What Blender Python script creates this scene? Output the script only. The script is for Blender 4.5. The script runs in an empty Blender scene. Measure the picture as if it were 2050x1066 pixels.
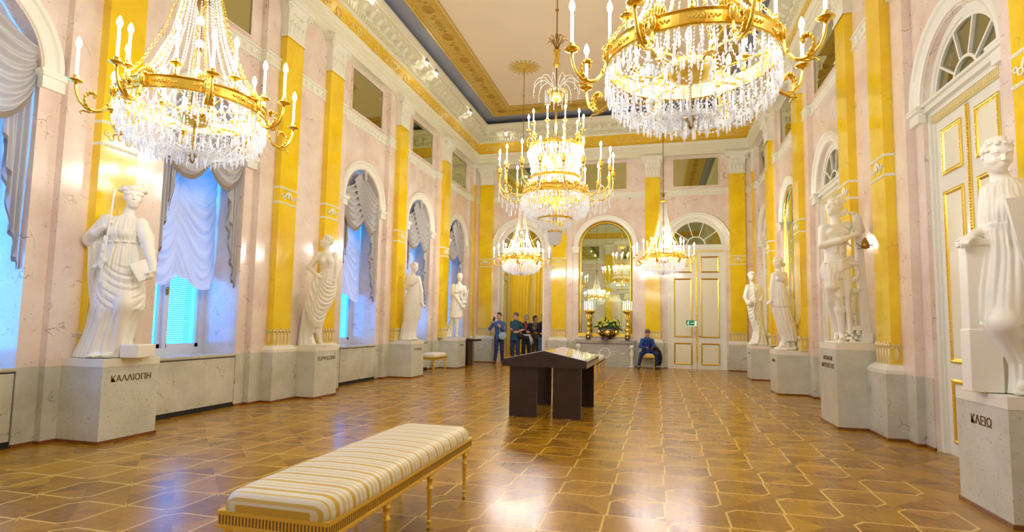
import bpy, math, random
import numpy as np
from mathutils import Vector, Matrix
random.seed(7); RNG = np.random.default_rng(7)
PI = math.pi
SC = bpy.context.scene
COL = SC.collection

# ------------------------------------------------------------------ camera, sky, exposure
W, D = 9.569, 19.476            # pilaster plane width / back wall plane
YAW, PITCH, ROLL, CAMX, CAMZ = 0.25543, 0.08004, 0.01711, 6.511, 1.40
cd = bpy.data.cameras.new('camera'); cam = bpy.data.objects.new('camera', cd); COL.objects.link(cam)
SC.camera = cam
cd.sensor_fit = 'HORIZONTAL'; cd.sensor_width = 36.0
cd.lens = 1113.51 / 2050 * 36.0
cd.shift_x = (1025 - 1024.575) / 2050; cd.shift_y = (559.18 - 533) / 2050
cd.clip_start = 0.05; cd.clip_end = 200
F_ = Vector((-math.sin(YAW) * math.cos(PITCH), math.cos(YAW) * math.cos(PITCH), math.sin(PITCH)))
R_ = Vector((math.cos(YAW), math.sin(YAW), 0)); U_ = R_.cross(F_)
R2 = R_ * math.cos(ROLL) + U_ * math.sin(ROLL); U2 = U_ * math.cos(ROLL) - R_ * math.sin(ROLL)
M3 = Matrix((R2, U2, -F_)).transposed()
cam.matrix_world = Matrix.Translation((CAMX, 0, CAMZ)) @ M3.to_4x4()

world = bpy.data.worlds.new('sky'); SC.world = world; world.use_nodes = True
bg = world.node_tree.nodes['Background']
bg.inputs[0].default_value = (0.05, 0.32, 1.0, 1); bg.inputs[1].default_value = 5.0
SC.view_settings.view_transform = 'Standard'; SC.view_settings.look = 'None'
SC.view_settings.gamma = 1.0; SC.view_settings.use_curve_mapping = False
SC.view_settings.exposure = 1.0
cy = SC.cycles
cy.adaptive_threshold = 0.02; cy.max_bounces = 7; cy.diffuse_bounces = 4; cy.glossy_bounces = 5; cy.transmission_bounces = 4
cy.transparent_max_bounces = 12; cy.sample_clamp_indirect = 6.0; cy.sample_clamp_direct = 0.0
cy.caustics_reflective = False; cy.caustics_refractive = False; cy.blur_glossy = 0.5
BULB = 235.0

# ------------------------------------------------------------------ materials
MATS = {}
def nodemat(name):
    m = bpy.data.materials.new(name); m.use_nodes = True
    nt = m.node_tree; b = nt.nodes['Principled BSDF']; MATS[name] = m
    return m, nt, b
def plain(name, col, rough=0.5, metal=0.0, spec=0.5, noise=0.0, nscale=6.0, bump=0.0, bscale=60.0, emit=None, coat=0.0, sheen=0.0):
    m, nt, b = nodemat(name)
    b.inputs['Base Color'].default_value = (*col, 1); b.inputs['Roughness'].default_value = rough
    b.inputs['Metallic'].default_value = metal; b.inputs['Specular IOR Level'].default_value = spec
    if coat: b.inputs['Coat Weight'].default_value = coat; b.inputs['Coat Roughness'].default_value = 0.08
    if sheen: b.inputs['Sheen Weight'].default_value = sheen
    tc = nt.nodes.new('ShaderNodeTexCoord')
    if noise:
        n = nt.nodes.new('ShaderNodeTexNoise'); n.inputs['Scale'].default_value = nscale; n.inputs['Detail'].default_value = 5
        nt.links.new(tc.outputs['Object'], n.inputs['Vector'])
        r = nt.nodes.new('ShaderNodeValToRGB')
        r.color_ramp.elements[0].position = 0.3; r.color_ramp.elements[1].position = 0.7
        r.color_ramp.elements[0].color = (*[max(0, c * (1 - noise)) for c in col], 1)
        r.color_ramp.elements[1].color = (*[min(1, c * (1 + noise * .6)) for c in col], 1)
        nt.links.new(n.outputs['Fac'], r.inputs['Fac']); nt.links.new(r.outputs['Color'], b.inputs['Base Color'])
    if bump:
        n2 = nt.nodes.new('ShaderNodeTexNoise'); n2.inputs['Scale'].default_value = bscale; n2.inputs['Detail'].default_value = 3
        nt.links.new(tc.outputs['Object'], n2.inputs['Vector'])
        bp = nt.nodes.new('ShaderNodeBump'); bp.inputs['Strength'].default_value = bump; bp.inputs['Distance'].default_value = 0.01
        nt.links.new(n2.outputs['Fac'], bp.inputs['Height']); nt.links.new(bp.outputs['Normal'], b.inputs['Normal'])
    if emit:
        b.inputs['Emission Color'].default_value = (*emit[0], 1); b.inputs['Emission Strength'].default_value = emit[1]
    return m
def marble(name, c1, c2, vein, rough=0.15, vs=2.2, vw=0.02, fleck=0.5, coat=0.5, rbump=0.0, fs=34, ft=.69):
    """polished stone: cloudy two-tone body, thin broken veins and small dark pits"""
    m, nt, b = nodemat(name); L = nt.links.new
    tc = nt.nodes.new('ShaderNodeTexCoord')
    n = nt.nodes.new('ShaderNodeTexNoise'); n.inputs['Scale'].default_value = 1.6; n.inputs['Detail'].default_value = 7; n.inputs['Roughness'].default_value = .62
    L(tc.outputs['Object'], n.inputs['Vector'])
    r = nt.nodes.new('ShaderNodeValToRGB'); r.color_ramp.elements[0].position = .34; r.color_ramp.elements[1].position = .66
    r.color_ramp.elements[0].color = (*c1, 1); r.color_ramp.elements[1].color = (*c2, 1); L(n.outputs['Fac'], r.inputs['Fac'])
    nw = nt.nodes.new('ShaderNodeTexNoise'); nw.inputs['Scale'].default_value = 3.0; nw.inputs['Detail'].default_value = 4
    L(tc.outputs['Object'], nw.inputs['Vector'])
    mx = nt.nodes.new('ShaderNodeMix'); mx.data_type = 'RGBA'; mx.blend_type = 'ADD'; mx.inputs[0].default_value = .55
    L(tc.outputs['Object'], mx.inputs[6]); L(nw.outputs['Color'], mx.inputs[7])
    v = nt.nodes.new('ShaderNodeTexVoronoi'); v.feature = 'DISTANCE_TO_EDGE'; v.inputs['Scale'].default_value = vs
    L(mx.outputs[2], v.inputs['Vector'])
    lt = nt.nodes.new('ShaderNodeMapRange'); lt.inputs['From Min'].default_value = 0; lt.inputs['From Max'].default_value = vw
    lt.inputs['To Min'].default_value = 1; lt.inputs['To Max'].default_value = 0; L(v.outputs['Distance'], lt.inputs['Value'])
    nm = nt.nodes.new('ShaderNodeTexNoise'); nm.inputs['Scale'].default_value = 4.5; nm.inputs['Detail'].default_value = 3
    L(tc.outputs['Object'], nm.inputs['Vector'])
    mr = nt.nodes.new('ShaderNodeMapRange'); mr.inputs['From Min'].default_value = .5; mr.inputs['From Max'].default_value = .66; L(nm.outputs['Fac'], mr.inputs['Value'])
    mu = nt.nodes.new('ShaderNodeMath'); mu.operation = 'MULTIPLY'; L(lt.outputs[0], mu.inputs[0]); L(mr.outputs[0], mu.inputs[1])
    # pits
    v2 = nt.nodes.new('ShaderNodeTexNoise'); v2.inputs['Scale'].default_value = fs; v2.inputs['Detail'].default_value = 2; L(tc.outputs['Object'], v2.inputs['Vector'])
    m2 = nt.nodes.new('ShaderNodeMapRange'); m2.inputs['From Min'].default_value = ft; m2.inputs['From Max'].default_value = ft + .05; m2.inputs['To Max'].default_value = fleck; L(v2.outputs['Fac'], m2.inputs['Value'])
    ad = nt.nodes.new('ShaderNodeMath'); ad.operation = 'MAXIMUM'; L(mu.outputs[0], ad.inputs[0]); L(m2.outputs[0], ad.inputs[1])
    mix = nt.nodes.new('ShaderNodeMix'); mix.data_type = 'RGBA'; mix.inputs[7].default_value = (*vein, 1)
    L(ad.outputs[0], mix.inputs[0]); L(r.outputs['Color'], mix.inputs[6]); L(mix.outputs[2], b.inputs['Base Color'])
    b.inputs['Roughness'].default_value = rough; b.inputs['Coat Weight'].default_value = coat; b.inputs['Coat Roughness'].default_value = .1
    if rbump:
        bp = nt.nodes.new('ShaderNodeBump'); bp.inputs['Strength'].default_value = rbump; bp.inputs['Distance'].default_value = .006
        L(n.outputs['Fac'], bp.inputs['Height']); L(bp.outputs['Normal'], b.inputs['Normal'])
    return m
PINK = marble('pink_marble', (.80, .64, .55), (.93, .83, .74), (.30, .20, .17), .16, 2.0, .016, .6)
YEL = marble('yellow_scagliola', (.90, .58, .004), (1.0, .74, .006), (.62, .38, .02), .13, 1.3, .012, .18, .7)
DADO = marble('grey_dado_marble', (.54, .54, .44), (.74, .74, .64), (.16, .16, .13), .2, 2.6, .02, .55, .4)
PED = marble('speckled_grey_stone', (.60, .62, .52), (.76, .78, .70), (.26, .26, .21), .28, 9.0, .0, .55, .3, fs=48, ft=.64)
STUC = plain('white_stucco', (.87, .87, .74), .45, bump=.15, bscale=30)
CORN = plain('cream_stucco', (.87, .86, .68), .45)
STAT = plain('white_plaster_statue', (.93, .91, .82), .42, noise=.03, nscale=3, coat=.08)
PLIN = plain('white_plinth', (.90, .88, .76), .35)
GOLD = plain('gilded_bronze', (.98, .73, .14), .24, metal=1.0, bump=.12, bscale=90)
GILT = plain('gilt_wood', (.96, .70, .12), .3, metal=.65, bump=.2, bscale=120)
DGOLD = plain('dark_bronze', (.42, .26, .07), .3, metal=1.0)
OCHRE = plain('ochre_paint', (.62, .42, .07), .5, noise=.25, nscale=14)
OCHR2 = plain('gold_relief_paint', (.72, .52, .12), .4, metal=.3)
FRZ = plain('yellow_frieze_paint', (.92, .60, .03), .35, noise=.08, nscale=4)
CREAM = plain('cream_ceiling_paint', (.84, .72, .54), .6, noise=.03, nscale=1.2)
COVE = plain('cove_shade_slate', (.30, .33, .42), .6)  # shade behind the cornice put into the colour
WPAINT = plain('white_gloss_paint', (.92, .92, .82), .22, coat=.4)
WINP = plain('window_white_paint', (.75, .77, .80), .35)
CREMP = plain('cream_door_panel_paint', (.94, .91, .72), .25, coat=.3)
BLACK = plain('black_gap', (.012, .012, .012), .6)
DWOOD = plain('black_brown_wood', (.030, .014, .014), .28, noise=.3, nscale=9, coat=.3)
WALN = plain('skirting_wood', (.24, .085, .022), .3, noise=.25, nscale=20, coat=.3)
CAND = plain('glowing_candle_wax', (.92, .92, .90), .4, emit=((1, .97, .92), .35))  # wax carries a faint painted glow of its own
FLAME = plain('candle_bulb_glow', (1, .95, .85), .3, emit=((1, .945, .85), BULB))
FLAMI = plain('inner_bulb_glow', (1, .95, .85), .3, emit=((1, .92, .78), 55.0))
SPOTG = plain('spot_lamp_glow', (1, .95, .9), .3, emit=((1, .93, .82), 60.0))
CHROME = plain('brushed_steel', (.6, .6, .6), .25, metal=1.0)
MIRR = plain('mirror_glass', (.66, .70, .46), .015, metal=1.0)
MIRO = plain('aged_mirror_glass', (.50, .50, .25), .03, metal=1.0)
FANL = plain('fanlight_glass', (.42, .43, .24), .03, metal=1.0)
def crystal():
    m, nt, b = nodemat('cut_crystal')
    b.inputs['Base Color'].default_value = (.93, .96, 1, 1); b.inputs['Roughness'].default_value = .08
    b.inputs['Specular IOR Level'].default_value = 1.0; b.inputs['Coat Weight'].default_value = .6
    t = nt.nodes.new('ShaderNodeBsdfTransparent'); t.inputs[0].default_value = (.97, .98, 1, 1)
    tl = nt.nodes.new('ShaderNodeBsdfTranslucent'); tl.inputs[0].default_value = (.97, .98, 1, 1)
    m2 = nt.nodes.new('ShaderNodeMixShader'); m2.inputs[0].default_value = .45; nt.links.new(b.outputs[0], m2.inputs[1]); nt.links.new(tl.outputs[0], m2.inputs[2])
    mx = nt.nodes.new('ShaderNodeMixShader'); mx.inputs[0].default_value = .22
    out = nt.nodes['Material Output']
    nt.links.new(m2.outputs[0], mx.inputs[1]); nt.links.new(t.outputs[0], mx.inputs[2]); nt.links.new(mx.outputs[0], out.inputs[0])
    return m
CRYS = crystal()
def glass(name, tint, refl=.12):
    m, nt, b = nodemat(name)
    g = nt.nodes.new('ShaderNodeBsdfGlossy'); g.inputs['Roughness'].default_value = .02
    t = nt.nodes.new('ShaderNodeBsdfTransparent'); t.inputs[0].default_value = (*tint, 1)
    mx = nt.nodes.new('ShaderNodeMixShader'); mx.inputs[0].default_value = refl
    nt.links.new(t.outputs[0], mx.inputs[1]); nt.links.new(g.outputs[0], mx.inputs[2]); nt.links.new(mx.outputs[0], nt.nodes['Material Output'].inputs[0])
    return m
GLASS = glass('window_glass', (.85, .97, 1))
def fabric(name, col, trans=.35, rough=.6, sheen=.3, noise=.05):
    m, nt, b = nodemat(name)
    b.inputs['Base Color'].default_value = (*col, 1); b.inputs['Roughness'].default_value = rough; b.inputs['Sheen Weight'].default_value = sheen
    t = nt.nodes.new('ShaderNodeBsdfTranslucent'); t.inputs[0].default_value = (*col, 1)
    mx = nt.nodes.new('ShaderNodeMixShader'); mx.inputs[0].default_value = trans
    nt.links.new(b.outputs[0], mx.inputs[1]); nt.links.new(t.outputs[0], mx.inputs[2]); nt.links.new(mx.outputs[0], nt.nodes['Material Output'].inputs[0])
    return m
DRAPE = fabric('grey_silk_drape', (.56, .55, .56), .06, .32)
FRING = fabric('taupe_fringe', (.26, .21, .17), .0, .8)
FEST = fabric('pale_festoon_silk', (.84, .80, .76), .22, .4)
YCURT = fabric('yellow_silk_curtain', (.78, .60, .02), .1, .4)
def parquet():
    """checkerboard of .433 m cells; every other cell holds a pale-framed square with two cut corners, the rest are quartered"""
    m, nt, b = nodemat('oak_star_parquet'); L = nt.links.new
    P = 0.433
    def mth(op, a, c=None, d=None):
        n = nt.nodes.new('ShaderNodeMath'); n.operation = op
        for i, x in enumerate((a, c, d)):
            if x is None: continue
            if isinstance(x, (int, float)): n.inputs[i].default_value = x
            else: L(x, n.inputs[i])
        return n.outputs[0]
    tc = nt.nodes.new('ShaderNodeTexCoord'); sp = nt.nodes.new('ShaderNodeSeparateXYZ'); L(tc.outputs['Object'], sp.inputs[0])
    X, Y = sp.outputs[0], sp.outputs[1]
    gx = mth('DIVIDE', mth('SUBTRACT', X, 6.14 - 14 * P), P); gy = mth('DIVIDE', mth('SUBTRACT', Y, 5.144 - 14 * P), P)
    ix, iy = mth('FLOOR', gx), mth('FLOOR', gy)
    fx, fy = mth('SUBTRACT', gx, ix), mth('SUBTRACT', gy, iy)
    par = mth('MODULO', mth('ADD', mth('ADD', ix, iy), 20.0), 2.0)      # 0: framed cell
    framed = mth('LESS_THAN', par, .5)
    # distance to the frame (inside): sides and the NW / SE cut corners
    dside = mth('MINIMUM', mth('MINIMUM', fx, mth('SUBTRACT', 1.0, fx)), mth('MINIMUM', fy, mth('SUBTRACT', 1.0, fy)))
    c1 = mth('SUBTRACT', mth('ADD', fx, mth('SUBTRACT', 1.0, fy)), .21)    # NW corner
    c2 = mth('SUBTRACT', mth('ADD', mth('SUBTRACT', 1.0, fx), fy), .21)    # SE corner
    dc = mth('MULTIPLY', mth('MINIMUM', c1, c2), .7071)
    dd = mth('MINIMUM', dside, dc)
    w = .038
    line = mth('MULTIPLY', framed, mth('MULTIPLY', mth('GREATER_THAN', dd, 0.0), mth('LESS_THAN', dd, w)))
    # plain cells: a pale diagonal strip joins the cut corners of the neighbours
    dg = mth('ABSOLUTE', mth('SUBTRACT', mth('ADD', fx, fy), 1.0))
    near = mth('GREATER_THAN', mth('ABSOLUTE', mth('SUBTRACT', fx, .5)), .40)
    line2 = mth('MULTIPLY', mth('SUBTRACT', 1.0, framed), mth('MULTIPLY', mth('LESS_THAN', dg, .02), near))
    line = mth('MAXIMUM', line, mth('MULTIPLY', line2, .6))
    # quarter triangles with their own grain direction / tone
    qa = mth('GREATER_THAN', fx, fy); qb = mth('GREATER_THAN', mth('ADD', fx, fy), 1.0)
    tri = mth('ABSOLUTE', mth('SUBTRACT', qa, qb))                      # 0 / 1
    cmb = nt.nodes.new('ShaderNodeCombineXYZ'); L(ix, cmb.inputs[0]); L(iy, cmb.inputs[1]); L(mth('ADD', qa, mth('MULTIPLY', qb, 2.0)), cmb.inputs[2])
    wn = nt.nodes.new('ShaderNodeTexWhiteNoise'); L(cmb.outputs[0], wn.inputs[0])
    # border of plain boards outside the field
    infield = mth('MULTIPLY', mth('GREATER_THAN', X, .80), mth('LESS_THAN', X, 8.74))
    line = mth('MULTIPLY', line, infield)
    # grain
    ga = nt.nodes.new('ShaderNodeMapping'); ga.inputs['Scale'].default_value = (3, 40, 3); L(tc.outputs['Object'], ga.inputs[0])
    gb = nt.nodes.new('ShaderNodeMapping'); gb.inputs['Scale'].default_value = (40, 3, 3); L(tc.outputs['Object'], gb.inputs[0])
    mv = nt.nodes.new('ShaderNodeMix'); mv.data_type = 'VECTOR'; L(mth('MULTIPLY', tri, infield), mv.inputs[0]); L(ga.outputs[0], mv.inputs[4]); L(gb.outputs[0], mv.inputs[5])
    n = nt.nodes.new('ShaderNodeTexNoise'); n.inputs['Scale'].default_value = 1.0; n.inputs['Detail'].default_value = 5; n.inputs['Distortion'].default_value = .6; L(mv.outputs[1], n.inputs['Vector'])
    tone = mth('ADD', mth('MULTIPLY', wn.outputs['Value'], .42), mth('MULTIPLY', n.outputs['Fac'], .75))
    r = nt.nodes.new('ShaderNodeValToRGB'); e = r.color_ramp.elements
    e[0].position = .2; e[0].color = (.20, .078, .003, 1); e[1].position = .95; e[1].color = (.60, .31, .005, 1)
    L(tone, r.inputs[0])
    mix = nt.nodes.new('ShaderNodeMix'); mix.data_type = 'RGBA'; mix.inputs[7].default_value = (.92, .60, .12, 1)
    L(line, mix.inputs[0]); L(r.outputs[0], mix.inputs[6]); L(mix.outputs[2], b.inputs['Base Color'])
    b.inputs['Roughness'].default_value = .24; b.inputs['Specular IOR Level'].default_value = .42; b.inputs['Coat Weight'].default_value = .08; b.inputs['Coat Roughness'].default_value = .12
    bp = nt.nodes.new('ShaderNodeBump'); bp.inputs['Strength'].default_value = .05; bp.inputs['Distance'].default_value = .004
    nn = nt.nodes.new('ShaderNodeTexNoise'); nn.inputs['Scale'].default_value = 2.2; nn.inputs['Detail'].default_value = 4; L(tc.outputs['Object'], nn.inputs['Vector'])
    L(mth('ADD', nn.outputs['Fac'], mth('MULTIPLY', n.outputs['Fac'], .3)), bp.inputs['Height']); L(bp.outputs[0], b.inputs['Normal'])
    return m
PARQ = parquet()

# ------------------------------------------------------------------ mesh helpers
class MB:
    def __init__(s): s.v = []; s.f = []; s.mi = []
    def add(s, vs, fs, m=0):
        o = len(s.v); s.v.extend([tuple(v) for v in vs]); s.f.extend([tuple(i + o for i in f) for f in fs]); s.mi.extend([m] * len(fs)); return s
    def addm(s, other, M=None, m=None):
        vs = [tuple(M @ Vector(v)) for v in other.v] if M is not None else other.v
        o = len(s.v); s.v.extend(vs); s.f.extend([tuple(i + o for i in f) for f in other.f]); s.mi.extend(other.mi if m is None else [m] * len(other.f)); return s
    def box(s, x0, x1, y0, y1, z0, z1, T=None, m=0):
        vs = [(x, y, z) for z in (z0, z1) for y in (y0, y1) for x in (x0, x1)]
        if T: vs = [T(*v) for v in vs]
        return s.add(vs, [(0, 2, 3, 1), (4, 5, 7, 6), (0, 1, 5, 4), (2, 6, 7, 3), (0, 4, 6, 2), (1, 3, 7, 5)], m)
    def quad(s, a, b, c, d, m=0): return s.add([a, b, c, d], [(0, 1, 2, 3)], m)
    def grid(s, fn, nu, nv, m=0, cu=False, cv=False):
        vs = [fn(i / nu, j / nv) for j in range(nv + (0 if cv else 1)) for i in range(nu + (0 if cu else 1))]
        w = nu + (0 if cu else 1); h = nv + (0 if cv else 1); fs = []
        for j in range(nv):
            for i in range(nu):
                i2 = (i + 1) % w; j2 = (j + 1) % h
                fs.append((j * w + i, j * w + i2, j2 * w + i2, j2 * w + i))
        return s.add(vs, fs, m)
    def lathe(s, prof, c=(0, 0, 0), n=24, m=0, T=None, flute=0, fn=0):
        vs = []
        for r, z in prof:
            for k in range(n):
                a = 2 * PI * k / n; rr = r * (1 + (flute * math.cos(fn * a) if fn else 0))
                p = (c[0] + rr * math.cos(a), c[1] + rr * math.sin(a), c[2] + z)
                vs.append(T(*p) if T else p)
        fs = [(j * n + k, j * n + (k + 1) % n, (j + 1) * n + (k + 1) % n, (j + 1) * n + k) for j in range(len(prof) - 1) for k in range(n)]
        return s.add(vs, fs, m)
    def tube(s, pts, r, n=8, m=0, cap=True, sq=1.0):
        pts = [Vector(p) for p in pts]; rs = r if isinstance(r, (list, tuple)) else [r] * len(pts)
        vs = []; up = Vector((0, 0, 1)); pn = None
        for i, p in enumerate(pts):
            t = (pts[min(i + 1, len(pts) - 1)] - pts[max(i - 1, 0)]).normalized()
            if pn is None:
                a = up if abs(t.dot(up)) < .95 else Vector((1, 0, 0)); nrm = t.cross(a).normalized()
            else: nrm = (pn - t * pn.dot(t)).normalized()
            pn = nrm; bn = t.cross(nrm)
            for k in range(n):
                a = 2 * PI * k / n; vs.append(p + (nrm * math.cos(a) + bn * math.sin(a) * sq) * rs[i])
        fs = [(j * n + k, j * n + (k + 1) % n, (j + 1) * n + (k + 1) % n, (j + 1) * n + k) for j in range(len(pts) - 1) for k in range(n)]
        if cap: fs += [tuple(reversed(range(n))), tuple((len(pts) - 1) * n + k for k in range(n))]
        return s.add(vs, fs, m)
    def ball(s, c, r, n=10, m=0, T=None):
        rx, ry, rz = r if isinstance(r, (tuple, list)) else (r, r, r)
        prof = [(math.sin(PI * j / (n // 2 + 1)), -math.cos(PI * j / (n // 2 + 1))) for j in range(n // 2 + 2)]
        vs = []
        for q, z in prof:
            for k in range(n):
                a = 2 * PI * k / n; p = (c[0] + q * rx * math.cos(a), c[1] + q * ry * math.sin(a), c[2] + z * rz); vs.append(T(*p) if T else p)
        fs = [(j * n + k, j * n + (k + 1) % n, (j + 1) * n + (k + 1) % n, (j + 1) * n + k) for j in range(len(prof) - 1) for k in range(n)]
        return s.add(vs, fs, m)
    def torus(s, c, R, r, T=None, n=20, k=6, m=0, axis='n', a0=0, a1=2 * PI):
        """ring lying in the wall plane (axis n): local s,z plane, thickness along n"""
        full = abs(a1 - a0 - 2 * PI) < 1e-6; cnt = n if full else n + 1; vs = []
        for i in range(cnt):
            a = a0 + (a1 - a0) * i / n
            for j in range(k):
                b = 2 * PI * j / k; q = R + r * math.cos(b)
                if axis == 'n': p = (c[0] + q * math.cos(a), c[1] + r * math.sin(b), c[2] + q * math.sin(a))
                else: p = (c[0] + q * math.cos(a), c[1] + q * math.sin(a), c[2] + r * math.sin(b))
                vs.append(T(*p) if T else p)
        fs = [(i * k + j, i * k + (j + 1) % k, ((i + 1) % cnt) * k + (j + 1) % k, ((i + 1) % cnt) * k + j) for i in range(n) for j in range(k)]
        return s.add(vs, fs, m)
    def prism(s, poly, n0, n1, T, m=0):
        """poly in (s, z), extruded along n"""
        k = len(poly); vs = [T(a, n0, b) for a, b in poly] + [T(a, n1, b) for a, b in poly]
        fs = [tuple(range(k)), tuple(reversed(range(k, 2 * k)))] + [(i, i + k, (i + 1) % k + k, (i + 1) % k) for i in range(k)]
        return s.add(vs, fs, m)
    def build(s, name, mats, parent=None, smooth=False, loc=None, sharp=None):
        me = bpy.data.meshes.new(name)
        vs = s.v
        if loc is not None: vs = [(v[0] - loc[0], v[1] - loc[1], v[2] - loc[2]) for v in vs]
        me.from_pydata([tuple(v) for v in vs], [], s.f)
        mats = mats if isinstance(mats, (list, tuple)) else [mats]
        for x in mats: me.materials.append(x)
        if len(mats) > 1: me.polygons.foreach_set('material_index', s.mi)
        if smooth: me.polygons.foreach_set('use_smooth', [True] * len(me.polygons))
        if sharp: me.set_sharp_from_angle(angle=sharp)
        me.update()
        o = bpy.data.objects.new(name, me); COL.objects.link(o)
        if loc is not None: o.location = loc
        if parent is not None: o.parent = parent
        return o
def empty(name, loc, rz=0.0):
    o = bpy.data.objects.new(name, None); COL.objects.link(o); o.location = loc; o.rotation_euler = (0, 0, rz); o.empty_display_size = .1
    return o
def tag(o, label=None, cat=None, group=None, kind=None):
    if label: o['label'] = label
    if cat: o['category'] = cat
    if group: o['group'] = group
    if kind: o['kind'] = kind
    return o
def kids(o): return [c for c in o.children]
def copy_tree(o, parent=None):
    c = o.copy(); COL.objects.link(c)
    if parent is not None: c.parent = parent; c.matrix_parent_inverse = Matrix()
    for ch in kids(o): copy_tree(ch, c)
    return c
def struct(o): o['kind'] = 'structure'; return o
def TL(s, n, z): return (-.10 + n, s, z)
def TR(s, n, z): return (W + .10 - n, s, z)
def TB(s, n, z): return (s, D - n, z)
YF = -1.36
def TF(s, n, z): return (s, YF + n, z)
XL, XR = -.10, W + .10
# ------------------------------------------------------------------ room shell
ZC = 8.75                     # ceiling
SPR = 4.13                    # arch springing
mb = MB(); mb.box(XL - 1.5, XR + 1.5, YF - 1, D + 9, -.05, 0); struct(mb.build('floor', PARQ))
mb = MB(); mb.box(XL - .2, XR + .2, YF - .2, D + .2, ZC, ZC + .1); struct(mb.build('ceiling', CREAM))

def arch_pts(c, a, zs, n=24): return [(c - a * math.cos(PI * i / n), zs + a * math.sin(PI * i / n)) for i in range(n + 1)]
def arched_wall(name, T, s0, s1, z1, ops, mat, depth=.12):
    """wall face with arched openings; ops = (centre, half width, sill z, reveal depth)"""
    mb = MB(); cur = s0
    for c, a, zl, dp in ops:
        mb.add([T(cur, 0, 0), T(c - a, 0, 0), T(c - a, 0, z1), T(cur, 0, z1)], [(0, 1, 2, 3)])
        if zl > 0: mb.add([T(c - a, 0, 0), T(c + a, 0, 0), T(c + a, 0, zl), T(c - a, 0, zl)], [(0, 1, 2, 3)])
        ap = arch_pts(c, a, SPR)
        for (x0, q0), (x1, q1) in zip(ap, ap[1:]):
            mb.add([T(x0, 0, q0), T(x1, 0, q1), T(x1, 0, z1), T(x0, 0, z1)], [(0, 1, 2, 3)])
        loop = [(c - a, zl)] + ap + [(c + a, zl)]
        for (x0, q0), (x1, q1) in zip(loop, loop[1:]):
            mb.add([T(x0, 0, q0), T(x1, 0, q1), T(x1, -dp, q1), T(x0, -dp, q0)], [(0, 1, 2, 3)])
        if zl > 0: mb.add([T(c - a, 0, zl), T(c + a, 0, zl), T(c + a, -dp, zl), T(c - a, -dp, zl)], [(0, 1, 2, 3)])
        cur = c + a
    mb.add([T(cur, 0, 0), T(s1, 0, 0), T(s1, 0, z1), T(cur, 0, z1)], [(0, 1, 2, 3)])
    return struct(mb.build(name, mat))
BAYS = [.48, 3.68, 6.88, 11.5, 14.70, 17.80]
PIL = [-1.12, 2.08, 5.26, 8.50, 9.90, 13.10, 16.27]
AW = .78
arched_wall('wall_left', TL, YF, D, ZC, [(c, AW, .82, .72) for c in BAYS], PINK)
arched_wall('wall_right', TR, YF, D, ZC, [(c, AW, 0, .14) if i != 4 else (c, AW, .95, .10) for i, c in enumerate(BAYS)], PINK)
BB = [1.77, 4.785, 7.80]; AB = .93
arched_wall('wall_back', TB, XL, XR, ZC, [(BB[0], .86, 0, .30), (BB[1], .93, 1.0, .08), (BB[2], AB, 0, .12)], PINK)
arched_wall('wall_front', TF, XL, XR, ZC, [(BB[1], .93, 0, .10)], PINK)
TRIM = [0]
def trim(mb, mat, parent=None, smooth=False, name=None, sharp=None):
    TRIM[0] += 1
    o = mb.build(name or 'trim_%d' % TRIM[0], mat, parent, smooth, sharp=sharp)
    if parent is None: struct(o)
    return o
# side panels that stand .10 proud between the bays and the pilasters
def panels(T, bays, pil, lo, hi, n=.10, h=1.01):
    mb = MB(); dd = MB()
    edges = []
    cur = lo
    for c in bays:
        if c - h > cur + .02: edges.append((cur, c - h))
        cur = c + h
    if cur < hi: edges.append((cur, hi))
    for a, b in edges:
        mb.box(a, b, -.01, n, .84, 7.25, T); dd.box(a, b, -.01, n, 0, .84, T)
    trim(mb, PINK); trim(dd, DADO); return edges
EL = panels(TL, BAYS, PIL, YF, D); ER = panels(TR, BAYS, PIL, YF, D)
EB = panels(TB, BB, None, XL, XR, .06, 1.14); EF = panels(TF, BB, None, XL, XR, .06, 1.14)
# dado under the wall field beside each opening
def dado_bits(T, bays, a, h, sk=None):
    mb = MB()
    for c in bays:
        for sg in (-1, 1): mb.box(min(c + sg * (a + .004), c + sg * (h + .01)), max(c + sg * (a + .004), c + sg * (h + .01)), -.005, .012, 0, .84, T)
    trim(mb, DADO)
dado_bits(TL, BAYS, AW, 1.01); dado_bits(TR, BAYS, AW + .0, 1.01); dado_bits(TB, BB, .93, 1.14)

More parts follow.
